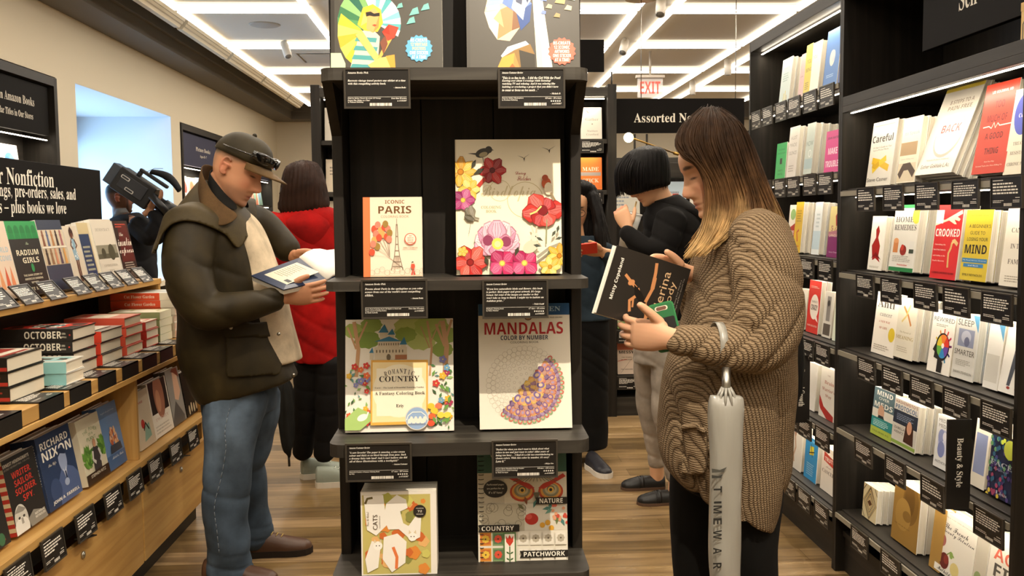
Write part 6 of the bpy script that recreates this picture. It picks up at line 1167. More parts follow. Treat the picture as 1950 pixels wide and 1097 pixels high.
# ---- shoe in a local frame: x forward, z up, heel at x=0
def shoe(parent, o, fwd, Lg, upper, sole, name='shoe', w=.048, top=.075, solet=.022, label=None, lace=None, low=False, toe=.9):
    T = frame(o, fwd, (0, 0, 1)); mb = MB(); R = []
    prof = ((.0, .45, .80), (.03, .80, 1.0), (.15, .93, 1.05), (.30, .88, .98), (.48, .90, .82), (.64, 1.0, .66), (.80, .98, .54), (.92, .80, .44), (.985, .45, .30), (1.0, .2, .16))
    for f, ww, hh in prof:
        if low: hh = min(hh, .72)
        R.append([tuple(p) for p in xf(T, [(f*Lg, w*ww*cos(a), solet*.7+(top*hh)*max(0, sin(a))**.75 if sin(a) > 0 else solet*.7+.004*sin(a)) for a in [2*pi*k/24 for k in range(24)]])])
    mb.loft(R); v, f, no = fuse(mb, .004, 5); ob = mesh_obj(name, 'leather', [(v, f, upper)], parent); 
    m = MB(); ol = [(q*Lg, w*ww*1.06) for q, ww, hh in prof]; poly = [(-.004, 0)]+[(x, y) for x, y in ol]+[(Lg*1.015, 0)]+[(x, -y) for x, y in ol[::-1]]
    m.prism(poly, .0, solet, 'xy', sole, T=Matrix(T.tolist())); so = m.build('sole', 'matte', ob, bevel=.003)
    if low:
        m = MB(); wi = lambda f: np.interp(f, [p[0] for p in prof], [p[1] for p in prof])*w; hi = lambda f: solet*.7+top*np.interp(f, [p[0] for p in prof], [min(p[2], .72) for p in prof])
        for f0, f1 in ((.50, .57), (.60, .62)):
            m.loft([[tuple(p) for p in xf(T, [(f*Lg, wi(f)*1.02*cos(a), solet*.7+(hi(f)-solet*.7)*1.03*max(0, sin(a))**.75) for a in [pi*k/14 for k in range(15)]])] for f in (f0, f1)], upper, caps=False, closed=False)
        st0 = m.build('strap', 'leather', ob); st0.modifiers.new('t', 'SOLIDIFY').thickness = .003
    if lace:
        m = MB()
        for k in range(4): xx = Lg*(.36+.07*k); zz = solet*.7+top*np.interp(.36+.07*k, [p[0] for p in prof], [p[2] for p in prof])+.002; m.tube([tuple(p) for p in xf(T, [(xx, -.02, zz-.006), (xx+.006, 0, zz), (xx, .02, zz-.006)])], .0022, 6, lace)
        m.build('laces', 'matte', ob)
    return ob
def strands(mb, guides, n, r=(.0018, .0035), jit=.004, seed=1, cols=None, m=3, sides=5, wsel=None):
    """hair strands interpolated between neighbouring guide curves (arrays k x 3)"""
    R = np.random.default_rng(seed); Gd = [np.asarray(g, float) for g in guides]
    for i in range(n):
        u = R.uniform(0, len(Gd)-1.001) if wsel is None else wsel[i % len(wsel)]+R.uniform(-.05, .05); u = min(max(u, 0), len(Gd)-1.001); k = int(u); f = u-k; c = Gd[k]*(1-f)+Gd[k+1]*f
        j = R.normal(size=3)*jit; c = c+np.linspace(.15, 1, len(c))[:, None]*j+np.sin(np.linspace(0, 3, len(c))+R.uniform(0, 6))[:, None]*R.normal(size=3)*jit*.5
        P = csmooth(c, m); cut = len(P) if R.random() < .6 else int(len(P)*R.uniform(.75, 1)); P = P[:cut]; rr = R.uniform(*r)*np.interp(np.linspace(0, 1, len(P)), [0, .15, .7, 1], [.7, 1, .9, .25])
        n0 = len(mb.v); mb.tube([tuple(p) for p in P], list(rr), sides)
def colour_along(v, fn): return np.array([fn(p) for p in v])

M['skin'] = flat('skin', None, .48, .35, sss=.12)
M['leather'] = flat('shoe_leather', None, .42, .4)
def cloth(name, rough=.85, sc=900, st=.25, d=.0006, fold=None):
    t = NT(name); t.set(Roughness=rough); t.b.inputs['Specular IOR Level'].default_value = .2; t.b.inputs['Sheen Weight'].default_value = .0
    nz = t.n('ShaderNodeTexNoise'); t.l(t.coords((sc,)*3), nz.inputs['Vector']); nz.inputs['Scale'].default_value = 1; nz.inputs['Detail'].default_value = 2
    n2 = t.n('ShaderNodeTexNoise'); t.l(t.coords((14,)*3), n2.inputs['Vector']); n2.inputs['Scale'].default_value = 1; n2.inputs['Detail'].default_value = 4
    c = t.mix(t.attr(), t.ramp(n2.outputs[0], (.3, '#b5b5b5'), (.7, '#ffffff')), .8, 'MULTIPLY'); c = t.mix(c, t.ramp(nz.outputs[0], (.3, '#c0c0c0'), (.7, '#ffffff')), .5, 'MULTIPLY'); t.l(c, t.b.inputs['Base Color']); t.bump(nz.outputs[0], st, d); return t.m
M['cloth'] = cloth('plain_cloth'); M['wax'] = cloth('waxed_cotton', .55, 700, .2, .0005); M['denim'] = cloth('denim', .9, 1400, .4, .0008); M['fleece'] = cloth('soft_fleece', .95, 500, .3, .001)
t = NT('hair'); t.set(Roughness=.5); t.b.inputs['Specular IOR Level'].default_value = .14; t.l(t.attr(), t.b.inputs['Base Color']); nz = t.n('ShaderNodeTexNoise'); t.l(t.coords((260, 260, 14)), nz.inputs['Vector']); nz.inputs['Scale'].default_value = 1; t.bump(nz.outputs[0], .6, .003); M['hair'] = t.m
# chunky knit: upright ribs crossed by stitches
t = NT('ribbed_knit'); t.set(Roughness=.95); t.b.inputs['Specular IOR Level'].default_value = .1
tc = t.n('ShaderNodeTexCoord'); sp = t.n('ShaderNodeSeparateXYZ'); t.l(tc.outputs['Object'], sp.inputs[0])
def mth(op, a, b=None):
    m = t.n('ShaderNodeMath', operation=op)
    for i, v in enumerate((a, b)):
        if v is None: continue
        if hasattr(v, 'is_output'): t.l(v, m.inputs[i])
        else: m.inputs[i].default_value = v
    return m.outputs[0]
nzk = t.n('ShaderNodeTexNoise'); t.l(t.coords((6, 6, 6)), nzk.inputs['Vector']); nzk.inputs['Scale'].default_value = 1
wob = mth('MULTIPLY', mth('SUBTRACT', nzk.outputs[0], .5), .03)
u = mth('ADD', mth('ADD', sp.outputs[0], mth('MULTIPLY', sp.outputs[1], .7)), mth('ADD', wob, mth('MULTIPLY', sp.outputs[2], .22)))
rib = mth('ABSOLUTE', mth('SINE', mth('MULTIPLY', u, 2*pi/.0205)))
zig = mth('ADD', sp.outputs[2], mth('MULTIPLY', rib, .004)); sti = mth('ABSOLUTE', mth('SINE', mth('MULTIPLY', zig, pi/.0062)))
hgt = mth('ADD', mth('MULTIPLY', mth('POWER', rib, .6), .7), mth('MULTIPLY', sti, .26))
nf = t.n('ShaderNodeTexNoise'); t.l(t.coords((420, 420, 420)), nf.inputs['Vector']); nf.inputs['Scale'].default_value = 1
col = t.ramp(hgt, (.12, '#4a3c2e'), (.5, '#7d6850'), (.95, '#a08a6e')); t.l(t.mix(col, t.ramp(nf.outputs[0], (.3, '#a8a39a'), (.7, '#ffffff')), .7, 'MULTIPLY'), t.b.inputs['Base Color']); t.bump(hgt, .9, .006); M['knit'] = t.m
# ================================================================ THE MAN IN THE WAXED JACKET
def person(base, label): return empty('person', base, label=label, cat='person')
man = person((0, 0, 0), 'man in olive waxed jacket, cap and jeans reading an open book')
YM = 3.62
# jacket
m = MB(); rows = csmooth([(388, 348, 458, 402, YM, .085), (362, 384, 476, 424, YM, .165), (338, 425, 488, 458, YM, .212), (326, 480, 500, 498, YM, .222), (333, 545, 514, 545, YM, .215), (341, 600, 530, 592, YM, .21), (346, 650, 536, 640, YM, .215), (352, 700, 550, 684, YM, .222), (366, 742, 561, 706, YM, .225), (384, 762, 566, 717, YM, .222)], 3); sil(m, rows)
limb(m, [(372, 430, 3.46, .095), (358, 490, 3.38, .092), (366, 552, 3.34, .084), (392, 590, 3.335, .075), (440, 590, 3.35, .066), (490, 578, 3.39, .056), (528, 568, 3.43, .047)])
limb(m, [(450, 425, 3.80, .09), (490, 425, 3.86, .078), (523, 452, 3.86, .064), (552, 480, 3.82, .048)])
v, f, no = fuse(m, .008, 5); q = v.copy()
# folds: across the elbow, sag in the body, pocket bulge
def px_of(v): 
    q = (v-np.array(CP))@np.array(CR); return 975+F*q[:, 0]/-q[:, 2], 548.5-F*q[:, 1]/-q[:, 2]
X_, Z_ = v[:, 0], v[:, 2]
v0 = v.copy()
def crease(x): return -(1-np.abs(np.sin(x)))**3
near = np.clip(1-abs(v[:, 1]-3.36)/.12, 0, 1); X2, Y2 = px_of(v)
fold = .011*crease(21*Z_+15*X_+1.5*noise3(v, 5, 1))*near*np.clip((560-Y2)/-60+1.6, 0, 1)*np.clip((640-Y2)/40, 0, 1)+.004*np.sin(15*Z_-17*X_+1.6*noise3(v, 5, 2))*(1-near)+.0035*noise3(v, 12, 3)
v = v+no*fold[:, None]; colr = lin('#342b16')[None, :]*(1+.14*noise3(v, 10, 5)[:, None]); colr = colr*(1+.3*np.clip(noise3(v, 24, 8), 0, 1)[:, None]*np.array([1, .93, .7]))
jk = mesh_obj('jacket', 'wax', [(v, f, colr)], man)
# shoulder cape: a second layer over the shoulders, ending in a free edge
def subset(v, f, keep):
    ff = [q for q in f if all(keep[i] for i in q)]; ids = sorted({i for q in ff for i in q}); mp = {j: i for i, j in enumerate(ids)}; return v[ids], [tuple(mp[i] for i in q) for q in ff], ids
X2, Y2 = px_of(v0); edge = np.interp(X2, [296, 312, 322, 336, 352, 377, 405, 428, 445, 456, 470, 500], [486, 480, 446, 430, 425, 429, 440, 452, 478, 474, 446, 440])
keep = (Y2 < edge) & (X2 < 486); near_e = np.clip(1-(edge-Y2)/45, 0, 1); back = np.clip((375-X2)/60, 0, 1)
vc = v0+no*(.013+.012*near_e*back)[:, None]+np.outer(near_e*back, [-.008, 0, -.012]); vc, fc, ids = subset(vc, f, keep)
def smooth_rim(v, f, it=14):
    from collections import Counter
    c = Counter(tuple(sorted((q[i-1], q[i]))) for q in f for i in range(len(q))); nb = {}
    for (a, b), k in c.items():
        if k == 1: nb.setdefault(a, []).append(b); nb.setdefault(b, []).append(a)
    for _ in range(it):
        v2 = v.copy()
        for a, l in nb.items(): v2[a] = .5*v[a]+.5*v[l].mean(0)
        v = v2
    return v
vc = smooth_rim(vc, fc)
cp = mesh_obj('shoulder_cape', 'wax', [(vc, fc, lin('#45391d')[None, :]*(1+.14*noise3(vc, 12, 7)[:, None]))], jk); so = cp.modifiers.new('t', 'SOLIDIFY'); so.thickness = .007; so.offset = 0
for nm_, kp_, of_ in (('pocket', (X2 > 428)&(X2 < 532)&(Y2 > 618)&(Y2 < 722-(X2-428)*.06)&(no[:, 1] < -.1)&(v0[:, 1] > 3.375), .006), ('pocket_flap', (X2 > 424)&(X2 < 538)&(Y2 > 612)&(Y2 < 644)&(no[:, 1] < -.1)&(v0[:, 1] > 3.375), .012)):
    vv, ff, _i = subset(v+no*of_, f, kp_); vv = smooth_rim(vv, ff, 8); pk_ = mesh_obj(nm_, 'wax', [(vv, ff, lin('#372e18')[None, :]*np.ones((len(vv), 1)))], jk); so = pk_.modifiers.new('t', 'SOLIDIFY'); so.thickness = .005; so.offset = 0
m = MB()
# pocket flap and storm flap lines as thin applied pieces, press studs
def patch(mb, pts, Y, th, col): 
    P = [J(a, b, Y) for a, b in pts]; n = len(P); mb.add([tuple(p) for p in P]+[tuple(p+np.array([0, th, 0])) for p in P], [tuple(range(n)), tuple(range(n, 2*n))[::-1]]+[(i, (i+1) % n, n+(i+1) % n, n+i) for i in range(n)], col)
for px, py, Y in ((500, 594, 3.40), (440, 624, 3.395), (531, 636, 3.45), (559, 714, 3.50)): c = J(px, py, Y-.005); m.tube([tuple(c), tuple(c+np.array([0, -.006, 0]))], .0065, 12, '#6f6a58')
m.build('press_studs', 'metal', jk)
# upturned corduroy collar
def sheet(name, mat, outer, Yo, th, col, par, rn=None):
    """closed band from rows of image points at given depths"""
    m = MB(); rows = [[J(a, b, Y) for a, b, Y in r] for r in outer]; n = len(rows[0]); A = [p for r in rows for p in r]; k = len(A)
    m.add([tuple(p) for p in A], [(i*n+j, i*n+j+1, (i+1)*n+j+1, (i+1)*n+j) for i in range(len(rows)-1) for j in range(n-1)], col, 0, True)
    o = m.build(name, mat, par); s = o.modifiers.new('th', 'SOLIDIFY'); s.thickness = th; s.offset = 0; ss = o.modifiers.new('ss', 'SUBSURF'); ss.levels = 1; ss.render_levels = 2; return o
M['cord'] = cloth('brown_corduroy', .85, 260, .5, .001)
sheet('collar', 'cord', [[(470, 392, 3.74), (440, 345, 3.74), (412, 316, 3.70), (388, 309, 3.62), (381, 320, 3.54), (396, 356, 3.49), (425, 390, 3.48), (458, 408, 3.50)],
                         [(472, 408, 3.78), (440, 370, 3.79), (408, 345, 3.74), (378, 342, 3.62), (376, 356, 3.50), (388, 388, 3.44), (412, 412, 3.42), (450, 418, 3.45)],
                         [(474, 420, 3.80), (445, 392, 3.82), (410, 372, 3.78), (376, 372, 3.62), (378, 386, 3.47), (388, 412, 3.41), (414, 436, 3.395), (440, 424, 3.43)]], 0, .008, '#5f4628', jk)
sheet('inner_collar', 'cloth', [[(474, 384, 3.70), (446, 344, 3.70), (420, 322, 3.68), (402, 320, 3.62), (398, 328, 3.56), (412, 346, 3.53), (432, 372, 3.525), (452, 388, 3.53)],
                         [(478, 405, 3.70), (448, 380, 3.71), (420, 362, 3.70), (396, 350, 3.62), (394, 355, 3.54), (408, 376, 3.50), (428, 396, 3.49), (455, 404, 3.49)]], 0, .006, '#15130f', jk)
# cream shirt
m = MB(); rows = csmooth([(420, 385, 466, 398, 3.62, .07), (430, 420, 490, 425, 3.63, .13), (440, 470, 513, 470, 3.64, .15), (450, 530, 533, 525, 3.64, .155), (450, 585, 547, 578, 3.64, .16), (450, 640, 562, 632, 3.64, .16), (460, 692, 573, 686, 3.64, .16)], 3); sil(m, rows); v, f, no = fuse(m, .008, 4); v = v+no*(.003*noise3(v, 18, 11))[:, None]
mesh_obj('shirt', 'cloth', [(v, f, '#e6d2b2')], man)
# jeans
m = MB(); sil(m, [(388, 700, 525, 700, YM, .16), (386, 745, 530, 740, YM, .165), (390, 790, 525, 780, YM, .15)])
limb(m, [(452, 745, 3.52, .118), (444, 800, 3.50, .112), (434, 890, 3.48, .091), (431, 985, 3.47, .083), (434, 1055, 3.475, .083), (436, 1092, 3.48, .086)])
limb(m, [(480, 745, 3.73, .115), (478, 800, 3.75, .105), (466, 890, 3.77, .088), (470, 960, 3.78, .080), (484, 1010, 3.79, .076), (490, 1030, 3.79, .070)])
v, f, no = fuse(m, .008, 4); Zv = v[:, 2]
v = v+no*(.004*np.sin(24*Zv+19*v[:, 0]+2.4*noise3(v, 6, 21))*np.clip((.75-Zv)/.3, .1, 1)+.0035*noise3(v, 11, 22)+.007*crease(60*Zv+9*v[:, 0])*np.clip((.17-Zv)/.1, 0, 1))[:, None]
v = v+no*(.007*crease(14*Zv+7*v[:, 0]+1.3*noise3(v, 5, 28))*G(Zv-.42, .2)+.006*crease(9*v[:, 0]-12*Zv+noise3(v, 4, 29))*G(Zv-.75, .12))[:, None]
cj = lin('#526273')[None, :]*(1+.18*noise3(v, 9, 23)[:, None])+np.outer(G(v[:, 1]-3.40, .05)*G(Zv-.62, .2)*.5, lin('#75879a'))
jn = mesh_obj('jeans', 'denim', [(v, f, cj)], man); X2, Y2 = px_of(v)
def on_surface(px, py, off=.002):
    k = np.where((abs(X2-px) < 6)&(abs(Y2-py) < 6))[0]; return tuple(v[k[np.argmin(v[k, 1])]]+np.array([0, -off, 0]))
m = MB(); sp_ = csmooth([on_surface(x, y) for x, y in ((440, 772), (434, 815), (426, 860), (418, 910), (413, 960), (411, 1010), (412, 1060))], 4)
for a, b in zip(sp_[:-1], sp_[1:]): m.tube([tuple(a), tuple(a+(b-a)*.75)], .0012, 5, '#87919a')
m.build('outseam', 'matte', jn)
shoe(man, (-.945, 3.78, 0), (1, .08, 0), .285, '#4f3524', '#2a221c', 'shoe', .05, .085, .026, lace='#b59a5a'); shoe(man, (-1.015, 3.48, 0), (1, -.1, 0), .285, '#4f3524', '#2a221c', 'shoe', .05, .085, .026, lace='#b59a5a')
# head, neck, hands
hc = J(454, 322, 3.62); TMh = frame(hc, (cos(.50)*cos(-.20), cos(.50)*sin(-.20), -sin(.50)), (sin(.50), 0, cos(.50))); HS = 1.04
m = MB(); head(m, TMh, 1.12, 1.06, s=HS); ear(m, TMh, 1, HS); ear(m, TMh, -1, HS)
nk = xf(TMh, [(-.03*HS, 0, -.05*HS)])[0]; limbw(m, [(*J(415, 400, 3.62), .075), (*J(425, 365, 3.62), .064), (*nk, .060)], 24)
def sc_m(q): return .62*np.clip((q[:, 2]-.012-.35*np.clip(q[:, 0], 0, 1))/.014, 0, 1)*np.clip((.052-q[:, 0])/.02, 0, 1)+.40*np.clip((-.055-q[:, 0])/.02, 0, 1)*np.clip((q[:, 2]+.05)/.03, 0, 1)
limb(m, [(415, 400, 3.62, .07), (392, 428, 3.54, .06), (372, 470, 3.40, .05), (385, 560, 3.345, .042), (440, 588, 3.35, .040), (505, 574, 3.41, .034), (538, 565, 3.44, .029)])
w = J(541, 565, 3.445); hand(m, w, (1, .10, .10), (.05, -.25, 1), False, ((.15, .25, .15), (.12, .22, .15), (.15, .25, .2), (.2, .3, .2)), .05, (.55, -.10, .45), 1.02)
limb(m, [(420, 402, 3.64, .06), (448, 425, 3.76, .05), (490, 430, 3.85, .042), (523, 454, 3.86, .036), (553, 482, 3.81, .029)]); hand(m, J(556, 486, 3.80), (1, -.15, -.35), (.2, -.6, .8), True, ((.3, .4, .3),)*4, .05, (.6, .1, .3), 1.0)
v, f, no = fuse(m, .0033, 2, .4); mesh_obj('body', 'skin', [(v, f, face_colour(v, TMh, '#c78f6c', '#a5604f', '#6a4f3a', HS, '#8a6a58', ('#6a5a48', sc_m), '#c9745a'))], man)
# cap
def capm(p): return xf(TMh, np.array(p)*HS)
m = MB(); R = []
for i in range(13):
    t_ = i/12*pi/2*.98; z = .040+.094*sin(t_); r = cos(t_)**.72; R.append([tuple(p) for p in capm([(-.004+.110*r*cos(a)+.03*(z-.03)*(cos(a) > 0)*0, .085*r*sin(a), z-.12*(.03 if cos(a) < 0 else 0)*r*abs(cos(a))+.006*cos(a)*r) for a in [2*pi*k/36 for k in range(36)]])])
m.loft(R, '#3b3320'); m.ball(tuple(capm([(-.004, 0, .136)])[0]), .009, '#3b3320'); cap = m.build('cap', 'wax', man); so = cap.modifiers.new('t', 'SOLIDIFY'); so.thickness = .004
m = MB(); br = []
for j in range(7):
    u = j/6; row = []
    for k in range(17):
        a = -1.08+2.16*k/16; rr = .104+.086*u*max(0, cos(a*1.42))**.7; row.append((rr*cos(a)-.002, .086*sin(a)*(1-.04*u), .047-.014*u-.022*sin(a)**2*(.3+.7*u)))
    br.append([tuple(p) for p in capm(row)])
m.loft(br, '#6d5330', caps=False, closed=False); b = m.build('brim', 'wax', cap); so = b.modifiers.new('t', 'SOLIDIFY'); so.thickness = .005
m = MB(); m.tube([tuple(p) for p in capm([(-.055, -.088, .058), (.02, -.096, .068), (.075, -.083, .076)])], .0028, 8, '#15140f'); m.tube([tuple(p) for p in capm([(-.055, .088, .058), (.02, .096, .068), (.075, .083, .076)])], .0028, 8, '#15140f')
for sgn in (-1, 1):
    R = []
    for i in range(9):
        aa = sgn*(1.15-i*.128); h = .021*(.55+.45*sin(pi*(i+.8)/9.6)); c = np.array([.012+.108*cos(aa), .094*sin(aa), .078]); nn = np.array([cos(aa), sin(aa), 0]); R.append([tuple(p) for p in capm([c+nn*.006*cos(t)+np.array([0, 0, 1])*h*sin(t) for t in [2*pi*k/14 for k in range(14)]])])
    m.loft(R, '#0e0d0c')
M['gloss'] = flat('dark_glossy_lens', None, .08, .6, coat=.6); m.build('sunglasses', 'gloss', cap)
# the open book in his hands
def slabq(mb, P, th, col, nrm=None):
    P = [np.asarray(p, float) for p in P]; nn = np.cross(P[1]-P[0], P[3]-P[0]); nn /= np.linalg.norm(nn); Q = [p+nn*th for p in P]
    mb.add([tuple(p) for p in P+Q], [(0, 1, 2, 3), (7, 6, 5, 4), (0, 4, 5, 1), (1, 5, 6, 2), (2, 6, 7, 3), (3, 7, 4, 0)], col); return P, Q, nn
Lp, Bp, Rp, Tp = J(478, 526, 3.44), J(540, 553, 3.38), J(622, 534, 3.50), J(570, 492, 3.58)
ob = empty('open_book', tuple((Lp+Rp)/2), label='open navy hardback with cream back panel, held by the man in the cap', cat='book'); OB = Vector((Lp+Rp)/2)
def lift(P, k): nn = np.cross(P[1]-P[0], P[3]-P[0]); nn /= np.linalg.norm(nn); return [p+nn*k for p in P]
m = MB(); P0 = [Lp, Bp, Rp, Tp]; slabq(m, P0, .003, '#1f2b45'); c0 = sum(P0)/4
A = Art(m, Vector(Lp), Vector((Bp-Lp)/np.linalg.norm(Bp-Lp)), Vector((Tp-Lp)/np.linalg.norm(Tp-Lp)), Vector(-np.cross(Bp-Lp, Tp-Lp)/np.linalg.norm(np.cross(Bp-Lp, Tp-Lp)))*-1, float(np.linalg.norm(Bp-Lp)), float(np.linalg.norm(Tp-Lp)))
nf_ = np.cross(Bp-Lp, Tp-Lp); nf_ /= np.linalg.norm(nf_); sgn_ = 1 if nf_[1] < 0 else -1
A.n = Vector(nf_*sgn_); A.o = A.o+A.n*(.0035 if sgn_ < 0 or True else 0); A.r(.16, .16, .86, .84, '#cdc5ae'); A.block(.22, .62, .3, .78, 9, '#8a8470'); A.r(.66, .22, .82, .30, '#3a3a3a')
m.build('cover', 'print', ob, org=OB)
off = -A.n*.004; pb = [np.array(Vector(p)+off+(Vector(c0)-Vector(p))*.03) for p in P0]; m = MB()
nn_ = np.array(-A.n)*.016; m.add([tuple(p) for p in pb]+[tuple(p+nn_) for p in pb], [(0, 1, 2, 3), (7, 6, 5, 4), (0, 4, 5, 1), (1, 5, 6, 2), (2, 6, 7, 3), (3, 7, 4, 0)], '#ece6d8'); m.build('pages', 'pages', ob, org=OB)
F1, F2 = Tp+np.array([.135, .16, .035]), Rp+np.array([.125, .15, .02]); P1 = [Tp, Rp, F2, F1]; m = MB(); rowsP = []
for i in range(7): u = i/6; h = np.array([0, 0, .022*sin(pi*min(1, u*1.3+.08))]); rowsP.append([tuple(Tp*(1-u)+F1*u+h), tuple(Rp*(1-u)+F2*u+h)])
m.loft(rowsP, '#f0ebdf', caps=False, closed=False); pg = m.build('right_pages', 'print', ob, org=OB); so = pg.modifiers.new('t', 'SOLIDIFY'); so.thickness = .012; so.offset = -1
m = MB(); slabq(m, [p+np.array([0, 0, -.016]) for p in P1], .003, '#24406e'); m.build('back_cover', 'print', ob, org=OB)
# ================================================================ THE WOMAN IN THE KNITTED CARDIGAN
wo_ = person((0, 0, 0), 'woman in long brown knitted cardigan holding a black book and green phone'); YW = 2.55
m = MB(); sil(m, csmooth([(1352, 398, 1440, 392, YW, .075), (1338, 422, 1478, 420, YW, .15), (1330, 455, 1497, 452, YW, .19), (1330, 500, 1506, 500, YW, .20), (1318, 550, 1508, 555, YW, .205), (1303, 610, 1507, 615, YW, .21), (1280, 680, 1504, 680, YW, .215), (1264, 740, 1502, 745, YW, .22), (1258, 800, 1500, 810, YW, .22), (1258, 855, 1495, 890, YW, .215), (1266, 890, 1482, 950, YW, .21), (1282, 912, 1466, 1000, YW, .205)], 3), 44)
limb(m, [(1440, 440, 2.40, .085), (1452, 500, 2.35, .090), (1462, 560, 2.325, .093), (1456, 620, 2.31, .092), (1440, 655, 2.30, .080), (1398, 662, 2.30, .064), (1345, 656, 2.31, .053), (1303, 649, 2.325, .044), (1284, 645, 2.335, .040)])
limb(m, [(1395, 445, 2.72, .085), (1352, 540, 2.78, .075), (1335, 590, 2.78, .062), (1318, 545, 2.70, .045), (1312, 530, 2.67, .040)])
v, f, no = fuse(m, .0075, 5); X2, Y2 = px_of(v); nearw = np.clip((2.45-v[:, 1])/.08, 0, 1)
fd = .010*crease(34*v[:, 0]-22*v[:, 2]+1.2*noise3(v, 5, 31))*nearw*np.clip((Y2-560)/40, 0, 1)*np.clip((725-Y2)/30, 0, 1)
fd += .016*crease(17*v[:, 0]+5*v[:, 2]+1.5*noise3(v, 4, 33))*np.clip((Y2-715)/40, 0, 1)+.005*noise3(v, 11, 34)
fd += .010*crease(13*v[:, 0]+12*v[:, 2]+1*noise3(v, 4, 35))*np.clip((620-Y2)/80, 0, 1)
v = v+no*fd[:, None]; cg = mesh_obj('cardigan', 'knit', [(v, f, '#8a7353')], wo_)
# patch pocket
v2, f2 = v, f; keep = (X2 > 1300)&(X2 < 1350)&(Y2 > 806+(X2-1300)*.02)&(Y2 < 905)&(no[:, 1] < -.2); vv, ff, ids = subset(v2+no*.017, f2, keep); vv = smooth_rim(vv, ff); pk = mesh_obj('pocket', 'knit', [(vv, ff, '#8a7353')], cg); so = pk.modifiers.new('t', 'SOLIDIFY'); so.thickness = .010; rim_ = [vv[k] for k in np.argsort(-vv[:, 2])[:max(8, len(vv)//12)]]; rim_ = sorted(rim_, key=lambda p: p[0]); m = MB(); m.tube([tuple(p+np.array([0, -.004, 0])) for p in csmooth(rim_[::max(1, len(rim_)//8)], 3)], .0075, 8, '#8a7353'); m.build('pocket_rim', 'knit', pk)
keep = (np.abs(X2-(1360-(Y2-475)*.43)) < 9)&(Y2 > 470)&(Y2 < 620)&(no[:, 1] < .3); 
# grey green top at the open front
m = MB(); sil(m, [(1358, 420, 1430, 420, YW, .10), (1346, 470, 1430, 470, YW-.01, .14), (1337, 520, 1430, 520, YW-.01, .15), (1322, 590, 1430, 590, YW, .15), (1312, 660, 1430, 660, YW, .15)]); v, f, no = fuse(m, .01, 4); mesh_obj('top', 'cloth', [(v, f, '#5a5e4c')], wo_)
# black leggings and shoes
m = MB(); sil(m, [(1300, 800, 1470, 800, YW, .16), (1296, 870, 1475, 870, YW, .165), (1300, 930, 1470, 930, YW, .15)])
limb(m, [(1338, 900, 2.62, .095), (1328, 960, 2.63, .083), (1322, 1040, 2.64, .068), (1325, 1130, 2.66, .062), (1330, 1250, 2.68, .050), (1334, 1310, 2.69, .044)])
limb(m, [(1425, 900, 2.48, .100), (1430, 960, 2.47, .086), (1432, 1040, 2.46, .070), (1440, 1130, 2.47, .062), (1450, 1260, 2.49, .050), (1455, 1340, 2.50, .044)])
v, f, no = fuse(m, .009, 4); mesh_obj('leggings', 'cloth', [(v, f, '#121110')], wo_)
shoe(wo_, (.755, 2.69, 0), (-1, .05, 0), .245, '#1a1816', '#2a2826', 'shoe', .042, .07, .02); shoe(wo_, (.80, 2.49, 0), (-1, -.08, 0), .245, '#1a1816', '#2a2826', 'shoe', .042, .07, .02)
# head, neck, hands
pw = .36; TWh = frame(J(1361, 325, YW), (-cos(pw), -.05, -sin(pw)), (-sin(pw), 0, cos(pw))); WS = .97
m = MB(); head(m, TWh, .95, .95, True, WS); ear(m, TWh, 1, WS); ear(m, TWh, -1, WS); nk = xf(TWh, [(-.035*WS, 0, -.05*WS)])[0]
limbw(m, [(*J(1402, 425, YW), .062), (*J(1392, 385, YW), .053), (*nk, .052)], 24)
limb(m, [(1402, 425, 2.55, .055), (1420, 445, 2.48, .055), (1450, 500, 2.36, .05), (1456, 600, 2.32, .046), (1435, 652, 2.30, .044), (1398, 662, 2.30, .042), (1330, 652, 2.315, .032), (1283, 644, 2.335, .026)])
hand(m, J(1273, 644, 2.338), (-.80, .56, .06), (.10, -.15, 1), True, ((.35, .5, .35), (.25, .4, .3), (.3, .4, .3), (.35, .45, .3)), .04, (.95, -.62, .10), 1.04, -.1)
limb(m, [(1400, 425, 2.57, .05), (1385, 450, 2.68, .045), (1350, 540, 2.77, .042), (1335, 588, 2.78, .038), (1316, 540, 2.69, .028), (1308, 524, 2.655, .025)]); hand(m, J(1300, 516, 2.635), (-1, -.25, .30), (-.2, -.75, .7), False, ((.3, .5, .4),)*4, .05, (.5, -.05, .25), .96)
v, f, no = fuse(m, .0030, 2, .4); mesh_obj('body', 'skin', [(v, f, face_colour(v, TWh, '#d6a482', '#b0625a', '#3f2a1c', WS))], wo_)
